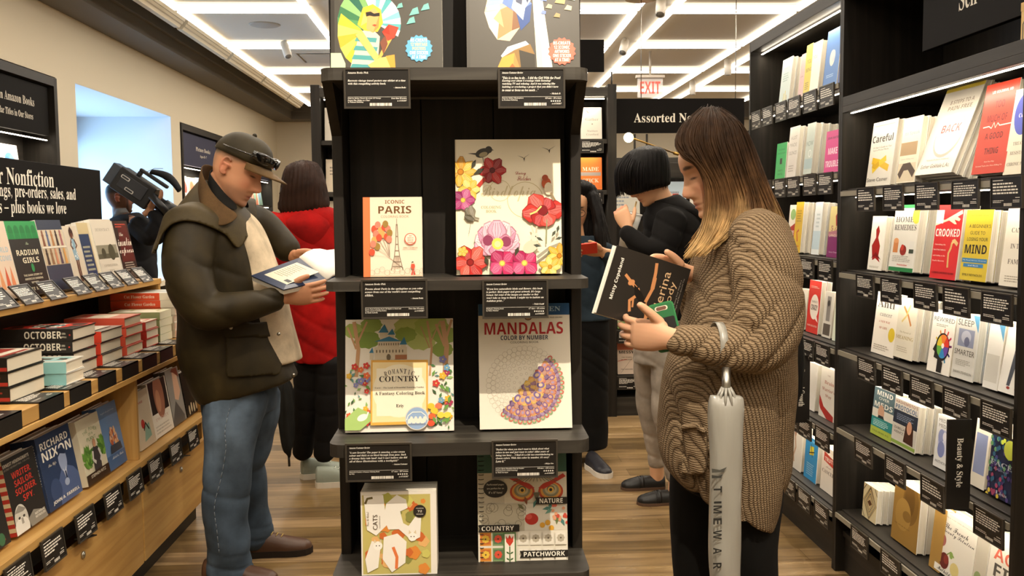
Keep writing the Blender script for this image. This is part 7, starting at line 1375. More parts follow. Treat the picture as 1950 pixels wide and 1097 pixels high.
# hair: a full underlying mass with fine strands laid over it
HY = [0, -.045, -.072, -.080, -.085, -.092, -.098, -.104]
GP = [[(1336, 211), (1303, 238), (1287, 268), (1300, 296), (1330, 314), (1345, 350), (1346, 400), (1334, 450), (1304, 491)],
      [(1343, 208), (1318, 235), (1308, 272), (1328, 308), (1354, 350), (1362, 400), (1348, 452), (1320, 488)],
      [(1351, 206), (1344, 235), (1343, 275), (1360, 315), (1378, 355), (1384, 400), (1370, 445), (1342, 482)],
      [(1360, 207), (1372, 235), (1379, 275), (1392, 315), (1405, 355), (1414, 392), (1404, 425), (1378, 455)],
      [(1369, 209), (1399, 235), (1414, 270), (1426, 310), (1439, 350), (1452, 385), (1462, 412), (1466, 430)],
      [(1376, 212), (1411, 240), (1430, 270), (1446, 310), (1461, 350), (1477, 390), (1488, 415), (1495, 437)]]
YF = [[0, .6, .75, .95, .95, 1, 1.02, 1.05, 1.08], [0, .7, .9, 1, 1, 1.05, 1.2, 1.35], [0, .75, 1, 1.05, 1.08, 1.15, 1.35, 1.5], [0, .75, 1, 1.05, 1.1, 1.2, 1.5, 1.65], [0, .5, .65, .7, .75, .8, .95, 1.1], [0, .1, .12, .14, .14, .14, .14, .14]]
def guide(g, yf, sgn):
    n = len(g); return np.array([J(p[0], p[1], YW+sgn*np.interp(i, range(len(yf)), yf)*.088) for i, p in enumerate(g)])
def resamp(P, k=14):
    P = csmooth(P, 6); d = np.r_[0, np.cumsum(np.linalg.norm(np.diff(P, axis=0), axis=1))]; s = np.linspace(0, d[-1], k); return np.array([np.interp(s, d, P[:, i]) for i in range(3)]).T
NG = [resamp(guide(g, y, -1)) for g, y in zip(GP, YF)]; GF = [[(x+(4 if i > 4 else 0), y-(25 if (i > 5 and k < 4) else 0)) for i, (x, y) in enumerate(g)] for k, g in enumerate(GP)]; FG = [resamp(guide(g, y, 1)*np.array([1, 1, 1])) for g, y in zip(GF, YF)]
ALL = NG+FG[::-1][1:]
m = MB(); cols_ = csmooth(np.array(ALL).reshape(len(ALL), -1), 4).reshape(-1, 14, 3)
ctr = np.array([J(1385, 330, YW)])
inn = cols_+(np.array(J(1372, 300, YW))[None, None, :]-cols_)*.0
m.loft([[tuple(p) for p in c] for c in cols_], caps=False, closed=False)
base = m
def haircol(p, R=None):
    z = np.clip((p[:, 2]-1.30)/.27, 0, 1); a = lin('#352314'); b = lin('#62452a'); c = lin('#c6a26c'); z = z+.10*noise3(p, 60, 51)
    w1 = np.clip((.85-z)/.45, 0, 1)[:, None]; w2 = np.clip((.38-z)/.33, 0, 1)[:, None]; return (a*(1-w1)+b*w1)*(1-w2)+c*w2
m2 = MB(); strands(m2, NG, 620, (.0013, .0032), .0035, 5); strands(m2, FG, 260, (.0018, .0034), .0035, 6); strands(m2, [ALL[len(NG)-2], ALL[len(NG)-1], ALL[len(NG)]], 160, (.0015, .0032), .004, 7)
strands(m2, NG[1:6], 70, (.0005, .0009), .011, 9); strands(m2, [np.array(g)+np.array([0, 0, .004]) for g in NG[0:5]], 60, (.0004, .0007), .012, 19)
pc = []
for mm in (base, m2):
    v = np.array(mm.v)
    if mm is base: v = v+(np.array(J(1375, 300, YW))-v)*np.array([.03, .06, .02])
    pc.append((v, mm.f, haircol(v) if mm is base else haircol(v)*(1+.30*noise3(v, 130, 77)[:, None])))
hr = mesh_obj('hair', 'hair', pc, wo_)
# black bag on the far shoulder, seen behind her back
bg = empty('shoulder_bag', tuple(J(1500, 700, 2.66)), label='black bag hanging behind the back of the woman in the cardigan', cat='bag'); BO = J(1500, 700, 2.66)
m = MB(); R = []
for i, (yy, wx, hh) in enumerate(((2.60, .9, .95), (2.62, 1, 1), (2.70, 1, 1), (2.72, .9, .95))):
    pts = [(1468, 790), (1466, 640), (1474, 610), (1495, 601), (1514, 606), (1526, 628), (1531, 690), (1526, 745), (1512, 778), (1496, 792)]
    cx, cy = 1498, 700; R.append([tuple(J(cx+(x-cx)*wx, cy+(y-cy)*hh, yy)) for x, y in pts])
m.loft(R, '#1b1a18'); b = m.build('bag_body', 'cloth', bg, org=BO, bevel=.004)
m = MB(); m.tube([tuple(J(x, y, 2.61)) for x, y in [(1468, 790), (1466, 640), (1474, 610), (1495, 601), (1514, 606), (1526, 628), (1531, 690), (1526, 745), (1512, 778), (1496, 792), (1468, 790)]], .004, 8, '#2b2a27'); m.build('piping', 'cloth', bg, org=BO)
m = MB(); m.tube([tuple(J(1490, 604, 2.66)), tuple(J(1472, 540, 2.70)), tuple(J(1440, 450, 2.72)), tuple(J(1415, 425, 2.73))], .012, 8, '#1b1a18'); m.build('strap', 'cloth', bg, org=BO)
# the black book she is reading
YBk = 2.44; A_, B_, C_, D_ = J(1136, 597, 2.40), J(1176, 467, 2.44), J(1316, 513, 2.56), J(1276, 648, 2.50)
D_ = A_+(C_-B_)
bk_ = empty('open_book', tuple((A_+C_)/2), label='black ballet book held up by the woman in the cardigan', cat='book'); BO = (A_+C_)/2
ex_ = (B_-A_); ez_ = (A_-D_); nn = np.cross(ex_, ez_); nn /= np.linalg.norm(nn); nn = nn if nn[1] < 0 else -nn
m = MB(); th = .003
def brick(mb, P, n_, t0, t1, col): 
    a = [p+n_*t0 for p in P]; b = [p+n_*t1 for p in P]; fs = [(0, 1, 2, 3), (7, 6, 5, 4), (0, 4, 5, 1), (1, 5, 6, 2), (2, 6, 7, 3), (3, 7, 4, 0)]; mb.add([tuple(p) for p in a+b], fs, col)
Pq = [D_, C_, B_, A_]; brick(m, Pq, nn, -th, 0, '#2b2723')
W_, H_ = float(np.linalg.norm(ex_)), float(np.linalg.norm(ez_)); A = Art(m, Vector(D_), Vector(ex_/W_), Vector(ez_/H_), Vector(nn), W_, H_)
def art_ballet(A):
    A.t('Misty Copeland', .55, .885, .60, '#f0ebe0', 'bold', .052)
    sk = '#c98a5a'
    A.line([(.64, .80), (.56, .70), (.50, .62)], .045, sk); A.e(.555, .70, .042, sk, .06, 16, .5); A.line([(.50, .60), (.44, .56), (.30, .66), (.15, .62)], .05, sk); A.line([(.42, .60), (.34, .62), (.22, .60)], .032, sk)
    A.p([(.54, .66), (.46, .54), (.34, .44), (.28, .50), (.40, .62)], '#1c1917'); A.line([(.34, .46), (.55, .42), (.80, .44), (.93, .46)], .055, sk); A.line([(.55, .42), (.72, .43)], .07, sk); A.line([(.32, .46), (.16, .40), (.02, .40)], .06, sk)
    A.t('Ballerina', .46, .295, .80, '#d8b48a', 'sans', .105); A.t('Body', .53, .17, .42, '#d8b48a', 'sans', .105)
    A.t('Dancing and Eating Your Way to a', .5, .085, .6, '#b5aca0', 'sans', .022); A.t('Leaner, Stronger, and More Graceful You', .5, .052, .66, '#b5aca0', 'sans', .022)
art_ballet(A); m.build('cover', 'print', bk_, org=BO)
ins = [p+(sum(Pq)/4-p)*.025 for p in Pq]; m = MB(); brick(m, ins, nn, -.018, -th-.0005, '#ece7da'); m.build('pages', 'pages', bk_, org=BO)
m = MB(); brick(m, Pq, nn, -.0215, -.0185, '#e8e3d6'); m.build('back_cover', 'print', bk_, org=BO)
# green phone
ph = empty('phone', tuple(J(1262, 625, 2.385)), label='phone in a green case held against the black book', cat='phone'); PO = J(1262, 625, 2.385)
a, b = J(1256, 577, 2.40), J(1279, 668, 2.375); ey = b-a; L_ = np.linalg.norm(ey); ey /= L_; nx = np.array([-.15, -.98, .12]); nx -= ey*nx.dot(ey); nx /= np.linalg.norm(nx); exx = np.cross(ey, nx)
T4 = np.eye(4); T4[:3, 0], T4[:3, 1], T4[:3, 2], T4[:3, 3] = exx, ey, nx, a; TT = Matrix(T4.tolist())
m = MB(); rr = .010; poly = [(sx*(.034-rr)+rr*cos(t+q), (L_ if q in (0, pi/2) and False else 0)+0) for sx, q in ()]
def rrect(w, h0, h1, r): return [(x+r*cos(a0+t), y+r*sin(a0+t)) for x, y, a0 in ((w-r, h1-r, 0), (-w+r, h1-r, pi/2), (-w+r, h0+r, pi), (w-r, h0+r, 1.5*pi)) for t in (0, .5, 1.05, 1.57)]
m.prism(rrect(.034, 0, L_, .010), -.005, .005, 'xy', '#2f7a45', T=TT); m.prism(rrect(.030, .004, L_-.004, .008), .005, .0062, 'xy', '#25663a', T=TT); m.build('case', 'plastic', ph, org=PO, bevel=.0015)
m = MB(); m.prism(rrect(.017, .009, .021, .0055), .0062, .0072, 'xy', '#d8cfb8', T=TT); m.prism(rrect(.0135, .0105, .0195, .0045), .0072, .0078, 'xy', '#6a4a3a', T=TT); m.build('camera_window', 'plastic', ph, org=PO)
m = MB(); m.prism(rrect(.028, .040, .075, .004), .0062, .0075, 'xy', '#1b1a18', T=TT); m.build('band', 'plastic', ph, org=PO)
# clear plastic umbrella sleeve hanging from her forearm
YU = 2.235; um = empty('umbrella', tuple(J(1383, 760, YU)), label='umbrella in a cloudy white plastic sleeve hanging from her forearm', cat='umbrella'); UO = J(1383, 760, YU)
t = NT('cloudy_plastic'); t.set(Roughness=.28); t.b.inputs['Base Color'].default_value = srgb('#a8a59b'); t.b.inputs['Transmission Weight'].default_value = .25; t.b.inputs['Coat Weight'].default_value = .3
n1 = t.n('ShaderNodeTexNoise'); t.l(t.coords((60, 60, 9)), n1.inputs['Vector']); n1.inputs['Scale'].default_value = 1; t.bump(n1.outputs[0], .5, .004); M['sleeve'] = t.m
m = MB(); rows = csmooth([(1352, 752, 1414, 756, YU, .012), (1349, 775, 1416, 778, YU, .026), (1350, 830, 1414, 832, YU, .032), (1351, 900, 1412, 902, YU, .034), (1351, 1000, 1411, 1000, YU, .034), (1353, 1100, 1410, 1100, YU, .033), (1358, 1240, 1406, 1240, YU, .028), (1366, 1330, 1400, 1330, YU, .020), (1376, 1385, 1392, 1385, YU, .008)], 5); sil(m, rows, 28); v, f, no = fuse(m, .004, 2); v = v+no*(.0022*noise3(v*np.array([1, 1, .35]), 60, 61))[:, None]; sl = mesh_obj('plastic_sleeve', 'sleeve', [(v, f, '#b5b2a8')], um, org=UO)
m = MB(); c = J(1380, 770, YU-.036); zA = J(1370, 875, YU).tolist()
o0 = J(1368, 900, YU-.0365); hgt_ = 1.0
A = Art(m, Vector(J(1350, 1310, YU-.037)), Vector((1, 0, 0)), Vector((0, 0, 1)), Vector((0, -1, 0)), .078, float(J(1350, 880, YU)[2]-J(1350, 1310, YU)[2]))
hpx = 430.0
def uy(py): return (1310-py)/hpx
for k, ch in enumerate('TIME WARN'):
    py = [938, 962, 975, 997, 0, 1022, 1052, 1080, 1106][k]
    if ch != ' ': A.t(ch, .24, uy(py), {'I': .055, 'M': .25, 'W': .30}.get(ch, .20), '#2a2926', 'bold', .036, rot=-pi/2) if ch != 'I' else A.r(.12, uy(py+2), .36, uy(py-2), '#2a2926')
A.p([(.04, uy(899)), (.30, uy(902)), (.52, uy(897)), (.42, uy(906)), (.05, uy(907))], '#4a4943'); A.p([(.04, uy(911)), (.25, uy(913)), (.40, uy(910)), (.34, uy(917)), (.05, uy(917))], '#3a3935')
m.build('lettering', 'matte', sl, org=UO)
m = MB(); m.tube([tuple(J(1383, 700, YU+.02)), tuple(J(1383, 760, YU))], .011, 14, '#d9d6ca'); m.build('shaft', 'metal', um, org=UO)
m = MB()
for k in range(10): a = 2*pi*k/10; m.tube([tuple(J(1383, 738, YU)+np.array([.010*cos(a), .010*sin(a), 0])), tuple(J(1383, 752, YU)+np.array([.020*cos(a), .018*sin(a), 0])), tuple(J(1383, 775, YU)+np.array([.028*cos(a), .022*sin(a), 0]))], .0035, 6, '#cfcbc0')
m.build('gathered_tip', 'sleeve', um, org=UO)
m = MB(); R = []
for i in range(17): a = -2.4+4.8*i/16; R.append([tuple(J(1368, 655, 2.305)+np.array([.010*sx-.012*sin(a)*0, -.058*cos(a), .056*sin(a)])) for sx in (-1, 1)])
m.loft(R, '#d8d5ca', caps=False, closed=False); st_ = m.build('wrist_loop', 'sleeve', um, org=UO); so = st_.modifiers.new('t', 'SOLIDIFY'); so.thickness = .002
# ================================================================ PEOPLE FARTHER BACK
def tube_hair(name, rows, Y, col, par, mat='hair', amp=.004, extra=None, e=.95):
    m = MB(); sil(m, csmooth(rows, 3), 40, e)
    if extra: extra(m)
    v, f, no = fuse(m, .007, 3); a = np.arctan2(v[:, 1]-Y, v[:, 0]-v[:, 0].mean()); v = v+no*(amp*np.sin(34*a+3*noise3(v, 7, 3))+amp*.6*np.sin(71*a+2*noise3(v, 9, 4)))[:, None]
    return mesh_obj(name, mat, [(v, f, lin(col)[None, :]*(1+.22*noise3(v, 40, 6)[:, None]))], par)
def garment(par, name, mat, col, rows=None, limbs=(), vox=.009, folds=.006, seed=1, n=40):
    m = MB()
    if rows: sil(m, csmooth(rows, 3), n)
    for l in limbs: limb(m, l)
    v, f, no = fuse(m, vox, 4); v = v+no*(folds*crease(24*v[:, 2]+14*v[:, 0]+2*noise3(v, 6, seed))+.35*folds*noise3(v, 14, seed+1))[:, None]
    return mesh_obj(name, mat, [(v, f, lin(col)[None, :]*(1+.12*noise3(v, 9, seed+2)[:, None]))], par)
# ---- person in red coat, seen from behind
rd = person((0, 0, 0), 'person in red coat and black trousers seen from behind, beside the man'); Y = 4.9
garment(rd, 'coat', 'fleece', '#b3120f', [(562, 392, 612, 388, Y, .09), (530, 405, 648, 402, Y, .13), (516, 425, 662, 420, Y, .15), (520, 470, 664, 465, Y, .16), (532, 520, 662, 520, Y, .16), (548, 580, 658, 580, Y, .165), (556, 630, 660, 630, Y, .17), (562, 688, 664, 684, Y, .17)], [[(528, 420, 4.88, .075), (520, 500, 4.86, .07), (545, 560, 4.98, .06), (590, 560, 5.12, .05)], [(650, 420, 4.9, .075), (662, 500, 4.92, .07), (650, 560, 5.05, .055)]], .010, .006, 71)
m = MB(); rows = csmooth([(548, 398, 630, 395, Y+.01, .12), (538, 425, 640, 420, Y-.04, .13), (560, 455, 632, 445, Y-.07, .10), (592, 480, 618, 470, Y-.07, .07)], 3); sil(m, rows); v, f, no = fuse(m, .009, 4); mesh_obj('hood', 'fleece', [(v, f, '#a8100e')], rd)
garment(rd, 'trousers', 'cloth', '#14110f', [(566, 670, 655, 670, Y, .13), (566, 700, 650, 700, Y, .13)], [[(588, 690, 4.86, .085), (584, 780, 4.87, .068), (576, 865, 4.90, .052)], [(630, 690, 4.82, .085), (626, 780, 4.80, .068), (617, 868, 4.80, .055)]], .009, .004, 74)
for (x, y), fx_, nm in (((-.905, 4.92), (.9, .25, 0), 0), ((-.80, 4.76), (1, .1, 0), 1)): shoe(rd, (x, y, 0), fx_, .27, '#8f978a', '#d9d3c4', 'shoe', .045, .085, .03, lace='#c9cdbf')
hcen = J(580, 350, Y); TH_ = frame(hcen, (.15, .95, -.1), (0, 0, 1)); m = MB(); head(m, TH_, 1, 1, True); limbw(m, [(*J(585, 400, Y), .06), (*hcen, .05)]); 
limb(m, [(585, 405, 4.9, .05), (630, 425, 4.9, .045), (655, 500, 4.92, .04), (642, 560, 5.08, .03), (620, 552, 5.2, .027)]); v, f, no = fuse(m, .006, 2); mesh_obj('body', 'skin', [(v, f, '#c99a78')], rd)
tube_hair('hair', [(568, 308, 590, 307, Y, .05), (549, 316, 604, 313, Y-.01, .095), (541, 332, 614, 330, Y-.015, .115), (537, 355, 620, 350, Y-.02, .12), (533, 380, 624, 375, Y-.02, .115), (532, 398, 626, 390, Y-.025, .105), (540, 410, 622, 402, Y-.03, .09)], Y, '#2b1a12', rd)
ub = empty('umbrella', tuple(J(545, 760, 4.72)), label='closed black umbrella hanging beside the red coat', cat='umbrella'); UO2 = J(545, 760, 4.72)
m = MB(); limb(m, [(541, 715, 4.74, .012), (543, 745, 4.73, .040), (545, 800, 4.72, .042), (548, 850, 4.70, .026), (550, 868, 4.70, .012)]); v, f, no = fuse(m, .005, 2); a = np.arctan2(v[:, 1]-4.72, v[:, 0]-J(545, 800, 4.72)[0]); v = v+no*(.004*np.sin(6*a+8*v[:, 2]))[:, None]; mesh_obj('canopy', 'cloth', [(v, f, '#22221f')], ub, UO2)
m = MB(); m.tube([tuple(J(550, 868, 4.70)), tuple(J(551, 888, 4.70))], .006, 8, '#1a1917'); m.tube([tuple(J(541, 718, 4.74)), tuple(J(538, 660, 4.78)), tuple(J(540, 640, 4.8))], .011, 8, '#1a1917'); m.build('handle', 'plastic', ub, org=UO2)
# ---- young person in black hoodie drinking through a straw
yp = person((0, 0, 0), 'person with bowl-cut black hair and black hoodie drinking from a cup'); Y = 4.45
garment(yp, 'hoodie', 'fleece', '#171514', [(1238, 388, 1285, 378, Y, .075), (1228, 405, 1312, 395, Y, .14), (1226, 430, 1332, 425, Y, .17), (1228, 470, 1338, 470, Y, .175), (1224, 520, 1336, 520, Y, .175), (1220, 570, 1330, 570, Y, .175), (1215, 605, 1322, 605, Y, .175)], [[(1278, 415, 4.30, .075), (1262, 470, 4.24, .068), (1234, 478, 4.22, .058), (1208, 458, 4.24, .047), (1192, 440, 4.27, .040)], [(1278, 415, 4.62, .075), (1258, 480, 4.66, .06), (1222, 470, 4.62, .05), (1205, 448, 4.56, .04)]], .009, .006, 81)
m = MB(); sil(m, csmooth([(1240, 384, 1290, 372, Y, .085), (1252, 396, 1322, 392, Y, .12), (1286, 410, 1338, 405, Y, .12), (1306, 432, 1340, 425, Y, .09)], 3)); v, f, no = fuse(m, .008, 3); mesh_obj('hood', 'fleece', [(v+no*(.004*noise3(v, 14, 3))[:, None], f, '#1b1918')], yp)
garment(yp, 'jeans', 'denim', '#b8ac9d', [(1218, 590, 1322, 590, Y, .165), (1210, 640, 1322, 640, Y, .17), (1206, 690, 1316, 690, Y, .16)], [[(1240, 680, 4.56, .095), (1240, 760, 4.58, .078), (1244, 800, 4.585, .068), (1248, 850, 4.59, .052), (1251, 884, 4.60, .044)], [(1280, 680, 4.36, .098), (1272, 770, 4.34, .082), (1276, 820, 4.34, .066), (1282, 880, 4.34, .053), (1286, 912, 4.34, .046)]], .008, .005, 85)
hcen = J(1228, 338, Y); pt = .62; TY = frame(hcen, (-cos(pt), -.12, -sin(pt)), (-sin(pt), 0, cos(pt))); m = MB(); head(m, TY, .9, 1, True, 1.0); ear(m, TY, 1); ear(m, TY, -1)
limbw(m, [(*J(1272, 398, Y), .058), (*J(1256, 372, Y), .052), (*xf(TY, [(-.03, 0, -.045)])[0], .05)], 20)
limb(m, [(1272, 398, 4.45, .055), (1280, 425, 4.34, .05), (1262, 470, 4.245, .045), (1234, 478, 4.225, .038), (1210, 460, 4.245, .03), (1192, 438, 4.275, .026)]); hand(m, J(1195, 434, 4.28), (-.30, .35, .85), (.8, -.2, .45), True, ((.5, .9, .5), (.5, .9, .5), (.55, .9, .5), (.6, .9, .5)), .03, (.6, .3, .3), .92)
limb(m, [(1275, 400, 4.45, .05), (1275, 500, 4.46, .08), (1262, 620, 4.48, .08), (1244, 760, 4.58, .045), (1248, 850, 4.595, .037), (1250, 885, 4.60, .036), (1250, 915, 4.60, .036), (1238, 930, 4.60, .032)]); limb(m, [(1268, 620, 4.46, .07), (1274, 770, 4.35, .045), (1282, 880, 4.34, .037), (1287, 905, 4.34, .037), (1284, 945, 4.34, .037), (1262, 958, 4.34, .030)])
v, f, no = fuse(m, .0042, 2); mesh_obj('body', 'skin', [(v, f, face_colour(v, TY, '#d3a27c', '#a8605a', '#2a2220'))], yp)
def bowl(m): pass
tube_hair('hair', [(1222, 279, 1248, 279, Y, .045), (1200, 288, 1264, 286, Y, .105), (1184, 305, 1272, 303, Y, .125), (1176, 325, 1275, 325, Y, .130), (1175, 342, 1275, 342, Y, .128), (1179, 356, 1274, 352, Y, .122), (1190, 366, 1255, 358, Y, .110), (1200, 372, 1222, 366, Y, .085)], Y, '#100e0d', yp, amp=.0015)
m = MB(); CRN = J(1236, 279, Y); GL = []
for k in range(15):
    a = -2.75+5.5*k/14*.99; cx = 1226+48*cos(a+pi)*-1*-1; e_ = np.array([cos(a), sin(a)])
    top = CRN+np.array([0, 0, .002]); mid = J(1226-46*e_[0]*-1*-1, 318, Y+.125*e_[1]); 
    bx_ = 1226+50*-e_[0]; by_ = 372-14*(bx_ > 1236)-6*abs(e_[1]); bot = J(bx_-1, by_+3, Y+.118*e_[1]); mid = J(1224+51*-e_[0], 322, Y+.131*e_[1]); q1 = J(1230+30*-e_[0], 290, Y+.08*e_[1]); GL.append(resamp(np.array([top, q1, mid, bot]), 10))
strands(m, GL, 420, (.0016, .0030), .004, 15); v = np.array(m.v); hb = yp.children[-1]
mesh_obj('hair_strands', 'hair', [(v, m.f, lin('#131010')[None, :]*(1+.3*noise3(v, 90, 5)[:, None]))], yp)
for (x, y) in ((1.02, 4.345), (.985, 4.60)): shoe(yp, (x, y, 0), (-1, -.05, 0), .225, '#181614', '#5a4434', 'shoe', .043, .078, .014, low=True)
cu = empty('drink_cup', tuple(J(1197, 425, 4.33)), label='clear plastic cup with straw held by the drinking person', cat='cup'); CO = J(1197, 425, 4.33); c0 = J(1190, 470, 4.36); c1 = J(1205, 408, 4.345)
m = MB(); m.tube([tuple(c0), tuple(c1)], [.030, .043], 24, '#e6e2d6'); m.tube([tuple(c1), tuple(c1+(c1-c0)*.05)], [.046, .045], 24, '#efece2'); m.build('cup_body', 'acrylic', cu, org=CO)
m = MB(); m.tube([tuple(c0+(c1-c0)*.06), tuple(c0+(c1-c0)*.7)], [.027, .037], 20, '#d8c89a'); m.build('drink', 'plastic', cu, org=CO)
m = MB(); m.tube([tuple(c0+(c1-c0)*.5), tuple(J(1212, 384, 4.40))], .004, 8, '#d9b77a'); m.build('straw', 'plastic', cu, org=CO)
# ---- woman with long black hair holding a red phone, half hidden by the display
pwm = person((0, 0, 0), 'woman with long black hair and denim shirt, half hidden behind the display'); Y = 5.15
garment(pwm, 'denim_shirt', 'denim', '#33414c', [(1075, 450, 1130, 448, Y, .08), (1052, 466, 1156, 464, Y, .12), (1046, 500, 1163, 500, Y, .13), (1054, 550, 1160, 550, Y, .14), (1052, 608, 1164, 608, Y, .15)], [[(1150, 475, 5.12, .058), (1168, 520, 5.06, .055), (1165, 500, 4.96, .045), (1155, 482, 4.92, .036)], [(1058, 475, 5.12, .058), (1045, 525, 5.06, .05), (1085, 500, 4.94, .04)]], .009, .004, 91)
garment(pwm, 'wide_trousers', 'cloth', '#121110', [(1054, 600, 1160, 600, Y, .14), (1048, 660, 1160, 660, Y, .15), (1048, 760, 1158, 760, Y, .15), (1050, 852, 1157, 848, Y, .15)], (), .010, .006, 93)
for x in (.50, .66): shoe(pwm, (x, 5.02 if x > .6 else 5.2, 0), (.25, -1, 0), .25, '#26252a', '#d8d3c8', 'shoe', .045, .075, .028)
hcen = J(1096, 398, Y); TP = frame(hcen, (-.15, -.95, -.35), (-.05, -.3, .95)); m = MB(); head(m, TP, .85, .95, True, .98); limbw(m, [(*J(1100, 462, Y), .055), (*J(1098, 430, Y), .05), (*hcen, .05)])
limb(m, [(1100, 462, 5.15, .05), (1140, 478, 5.13, .04), (1162, 520, 5.05, .036), (1165, 500, 4.96, .03), (1150, 482, 4.92, .027)]); hand(m, J(1148, 480, 4.915), (-1, -.05, .22), (-.1, -.45, .85), False, ((.5, .6, .4),)*4, .04, (.4, .1, .3), .95)
v, f, no = fuse(m, .0044, 2); mesh_obj('body', 'skin', [(v, f, face_colour(v, TP, '#d2a078', '#a85a52', '#2a211d', .98))], pwm)
tube_hair('hair', [(1086, 344, 1112, 343, Y, .05), (1066, 356, 1132, 354, Y+.01, .10), (1058, 380, 1143, 378, Y+.03, .10), (1054, 410, 1150, 408, Y+.05, .09), (1052, 440, 1158, 440, Y+.05, .085), (1050, 475, 1166, 478, Y+.05, .08), (1056, 500, 1163, 502, Y+.05, .06)], Y, '#141110', pwm, amp=.003,
          extra=lambda m: limb(m, [(1128, 372, Y-.05, .032), (1138, 410, Y-.08, .030), (1142, 450, Y-.10, .030), (1148, 490, Y-.10, .022)]))
m = MB()
for sx in (-1, 1): c = xf(TP, [(.094, sx*.032, .008)])[0]; r = [xf(TP, [(.094, sx*.032+.024*cos(a), .008+.020*sin(a))])[0] for a in [2*pi*k/16 for k in range(17)]]; m.tube([tuple(p) for p in r], .0018, 5, '#3a2a20')
m.tube([tuple(xf(TP, [(.098, -.009, .010)])[0]), tuple(xf(TP, [(.098, .009, .010)])[0])], .0018, 5, '#3a2a20'); m.build('glasses', 'plastic', pwm)
p2_ = empty('phone', tuple(J(1112, 472, 4.87)), label='red phone held by the woman half hidden behind the display', cat='phone'); T5 = frame(J(1112, 474, 4.86), (1, -.1, .1), (0, -.6, .8)); m = MB(); m.box(-.075, .07, -.005, .005, -.036, .036, '#d83a24', T=Matrix(T5.tolist())); m.build('case', 'plastic', p2_, org=J(1112, 472, 4.87), bevel=.004)
m = MB(); m.box(-.07, .065, .005, .0058, -.032, .032, '#20242a', T=Matrix(T5.tolist())); m.build('screen', 'gloss', p2_, org=J(1112, 472, 4.87))
wt = J(1158, 486, 4.935); m = MB(); T6 = frame(wt, (1, .2, .1), (0, 0, 1)); m.loft([[tuple(p) for p in xf(T6, [(xx, .034*cos(a), .034*sin(a)) for a in [2*pi*k/24 for k in range(24)]])] for xx in (-.008, .008)], '#8a6a3a', caps=False); wb_ = m.build('wristwatch', 'brass', pwm)
# ---- camera operator by the window
cmn = person((0, 0, 0), 'camera operator in black jacket by the window with a camera on the shoulder'); Y = 7.35
garment(cmn, 'black_jacket', 'cloth', '#17171a', [(222, 410, 262, 404, Y, .10), (205, 425, 285, 420, Y, .20), (200, 450, 292, 445, Y, .22), (205, 500, 296, 495, Y, .22), (208, 545, 297, 540, Y, .22), (206, 590, 296, 590, Y, .22)], [[(262, 428, 7.15, .085), (285, 450, 7.08, .075), (300, 425, 7.06, .062), (292, 408, 7.08, .052)], [(262, 428, 7.55, .085), (298, 452, 7.56, .07), (312, 420, 7.52, .055)]], .012, .008, 101)
garment(cmn, 'trousers', 'cloth', '#1c1b1c', [(210, 580, 292, 580, Y, .19), (212, 620, 290, 620, Y, .19)], [[(235, 610, 7.25, .10), (238, 680, 7.25, .08), (240, 745, 7.26, .07)], [(262, 610, 7.45, .10), (260, 680, 7.45, .08), (260, 740, 7.46, .07)]], .012, .006, 104)
for y in (7.26, 7.46): shoe(cmn, (-2.80, y, 0), (1, 0, 0), .28, '#1a1817', '#151413', 'shoe', .05, .08, .025)
hcen = J(228, 376, Y); TC = frame(hcen, (.95, .3, 0), (0, 0, 1)); m = MB(); head(m, TC, 1, 1.05); ear(m, TC, -1); ear(m, TC, 1); limbw(m, [(*J(232, 415, Y), .065), (*hcen, .06)]); limb(m, [(232, 415, 7.35, .06), (262, 430, 7.18, .05), (285, 450, 7.08, .045), (298, 424, 7.06, .038)]); limb(m, [(232, 415, 7.35, .06), (262, 432, 7.53, .05), (298, 450, 7.55, .045), (310, 424, 7.52, .038)])

limb(m, [(298, 422, 7.06, .035), (286, 402, 7.09, .030)]); hand(m, J(284, 400, 7.085), (.62, .15, .62), (.5, -.5, .5), False, ((.25, .3, .2),)*4, .14, (.7, .1, .2), 1.1); limb(m, [(312, 420, 7.52, .035), (318, 400, 7.48, .03)])
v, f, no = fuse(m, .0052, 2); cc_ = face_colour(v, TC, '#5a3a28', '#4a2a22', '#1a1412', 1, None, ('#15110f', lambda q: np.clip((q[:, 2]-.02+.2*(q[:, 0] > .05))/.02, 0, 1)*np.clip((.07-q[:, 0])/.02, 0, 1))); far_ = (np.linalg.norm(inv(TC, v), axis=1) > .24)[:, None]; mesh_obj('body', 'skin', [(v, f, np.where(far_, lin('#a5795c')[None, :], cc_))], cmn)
m = MB(); sil(m, [(222, 398, 245, 396, Y, .075), (216, 414, 248, 410, Y, .085)]); m.build('shirt_collar', 'cloth', cmn)
vc_ = empty('video_camera', tuple(J(270, 355, 7.12)), label='black shoulder video camera held up by the window', cat='video camera'); VO = J(270, 355, 7.12)
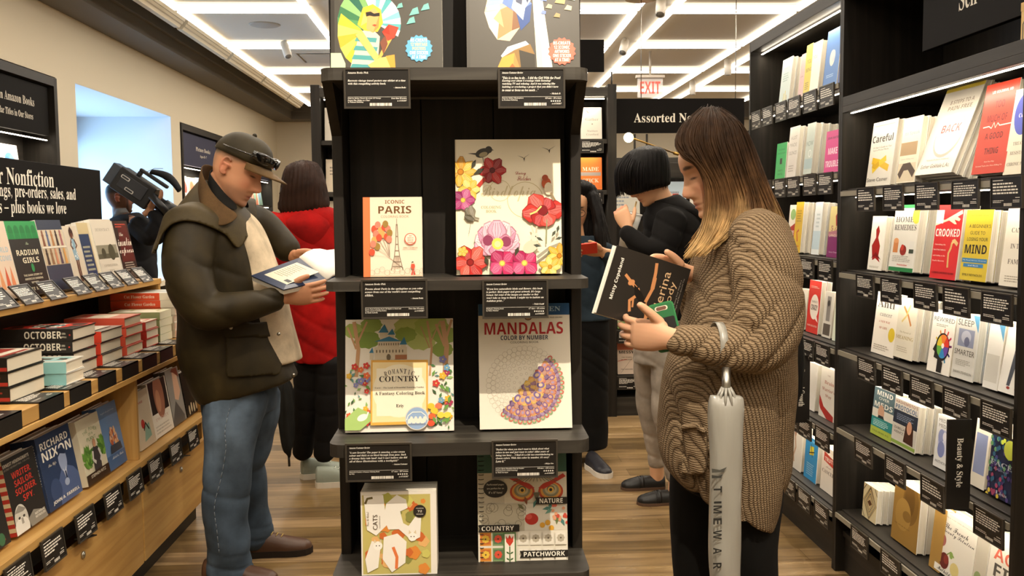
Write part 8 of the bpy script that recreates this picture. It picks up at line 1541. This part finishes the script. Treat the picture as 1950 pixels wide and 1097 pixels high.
u_ = np.array(J(300, 385, 7.12))-np.array(J(225, 335, 7.12)); u_ /= np.linalg.norm(u_); T7 = frame(J(270, 366, 7.12), u_, (.4, 0, 1)); TT7 = Matrix(T7.tolist())
def vb(name, mat, *b, col='#1d1e21', bev=.006): return MB().box(*b, col, T=TT7).build(name, mat, vc_, bevel=bev, org=VO)
vb('camera_body', 'plastic', -.20, .10, -.07, .07, -.09, .09, col='#131416'); vb('side_panel', 'plastic', -.16, .05, -.078, -.070, -.05, .06, col='#2a2d33'); vb('battery', 'plastic', -.27, -.20, -.06, .06, -.08, .08, col='#3a424e'); vb('top_handle', 'plastic', -.10, .14, -.02, .02, .125, .15); vb('handle_post', 'plastic', -.10, -.07, -.02, .02, .09, .125)
m = MB(); m.tube([tuple(p) for p in xf(T7, [(.10, 0, 0), (.18, 0, 0), (.19, 0, 0), (.27, 0, 0)])], [.05, .05, .06, .062], 24, '#17181a'); m.build('lens', 'plastic', vc_, org=VO); m = MB(); R = []
for i in range(9): t_ = i/8; R.append([tuple(p) for p in xf(T7, [(-.02+.24*t_, .06*cos(a)*(1-.5*abs(t_-.5)), .155+.05*sin(pi*(.1+.8*t_))+.030*sin(a)*(1-.6*abs(t_-.5))) for a in [2*pi*k/18 for k in range(18)]])])
m.loft(R, '#232426'); m.build('rain_cover', 'cloth', vc_, org=VO)
m = MB(); m.tube([tuple(J(288, 372, 6.98)), tuple(J(318, 405, 6.98))], .028, 14, '#1a1a1c'); m.build('viewfinder', 'plastic', vc_, org=VO)
for i, (x, y) in enumerate(((-.13, .035), (-.10, -.03))): 
    m = MB(); m.prism(rrect(.035, y-.012, y+.012, .006), -.0815, -.0785, 'xz', '#c9c9c4', T=TT7 @ Matrix.Translation((x+.04*i, 0, 0))); m.prism(rrect(.028, y-.007, y+.007, .004), -.0825, -.0815, 'xz', '#2a2d33', T=TT7 @ Matrix.Translation((x+.04*i, 0, 0))); m.build('buckle', 'plastic', vc_, org=VO)
m = MB(); m.tube([tuple(p) for p in xf(T7, [(-.05, 0, .15), (-.02, 0, .20), (.03, .01, .235)])], .002, 5, '#1d1e21'); m.build('antenna', 'plastic', vc_, org=VO)
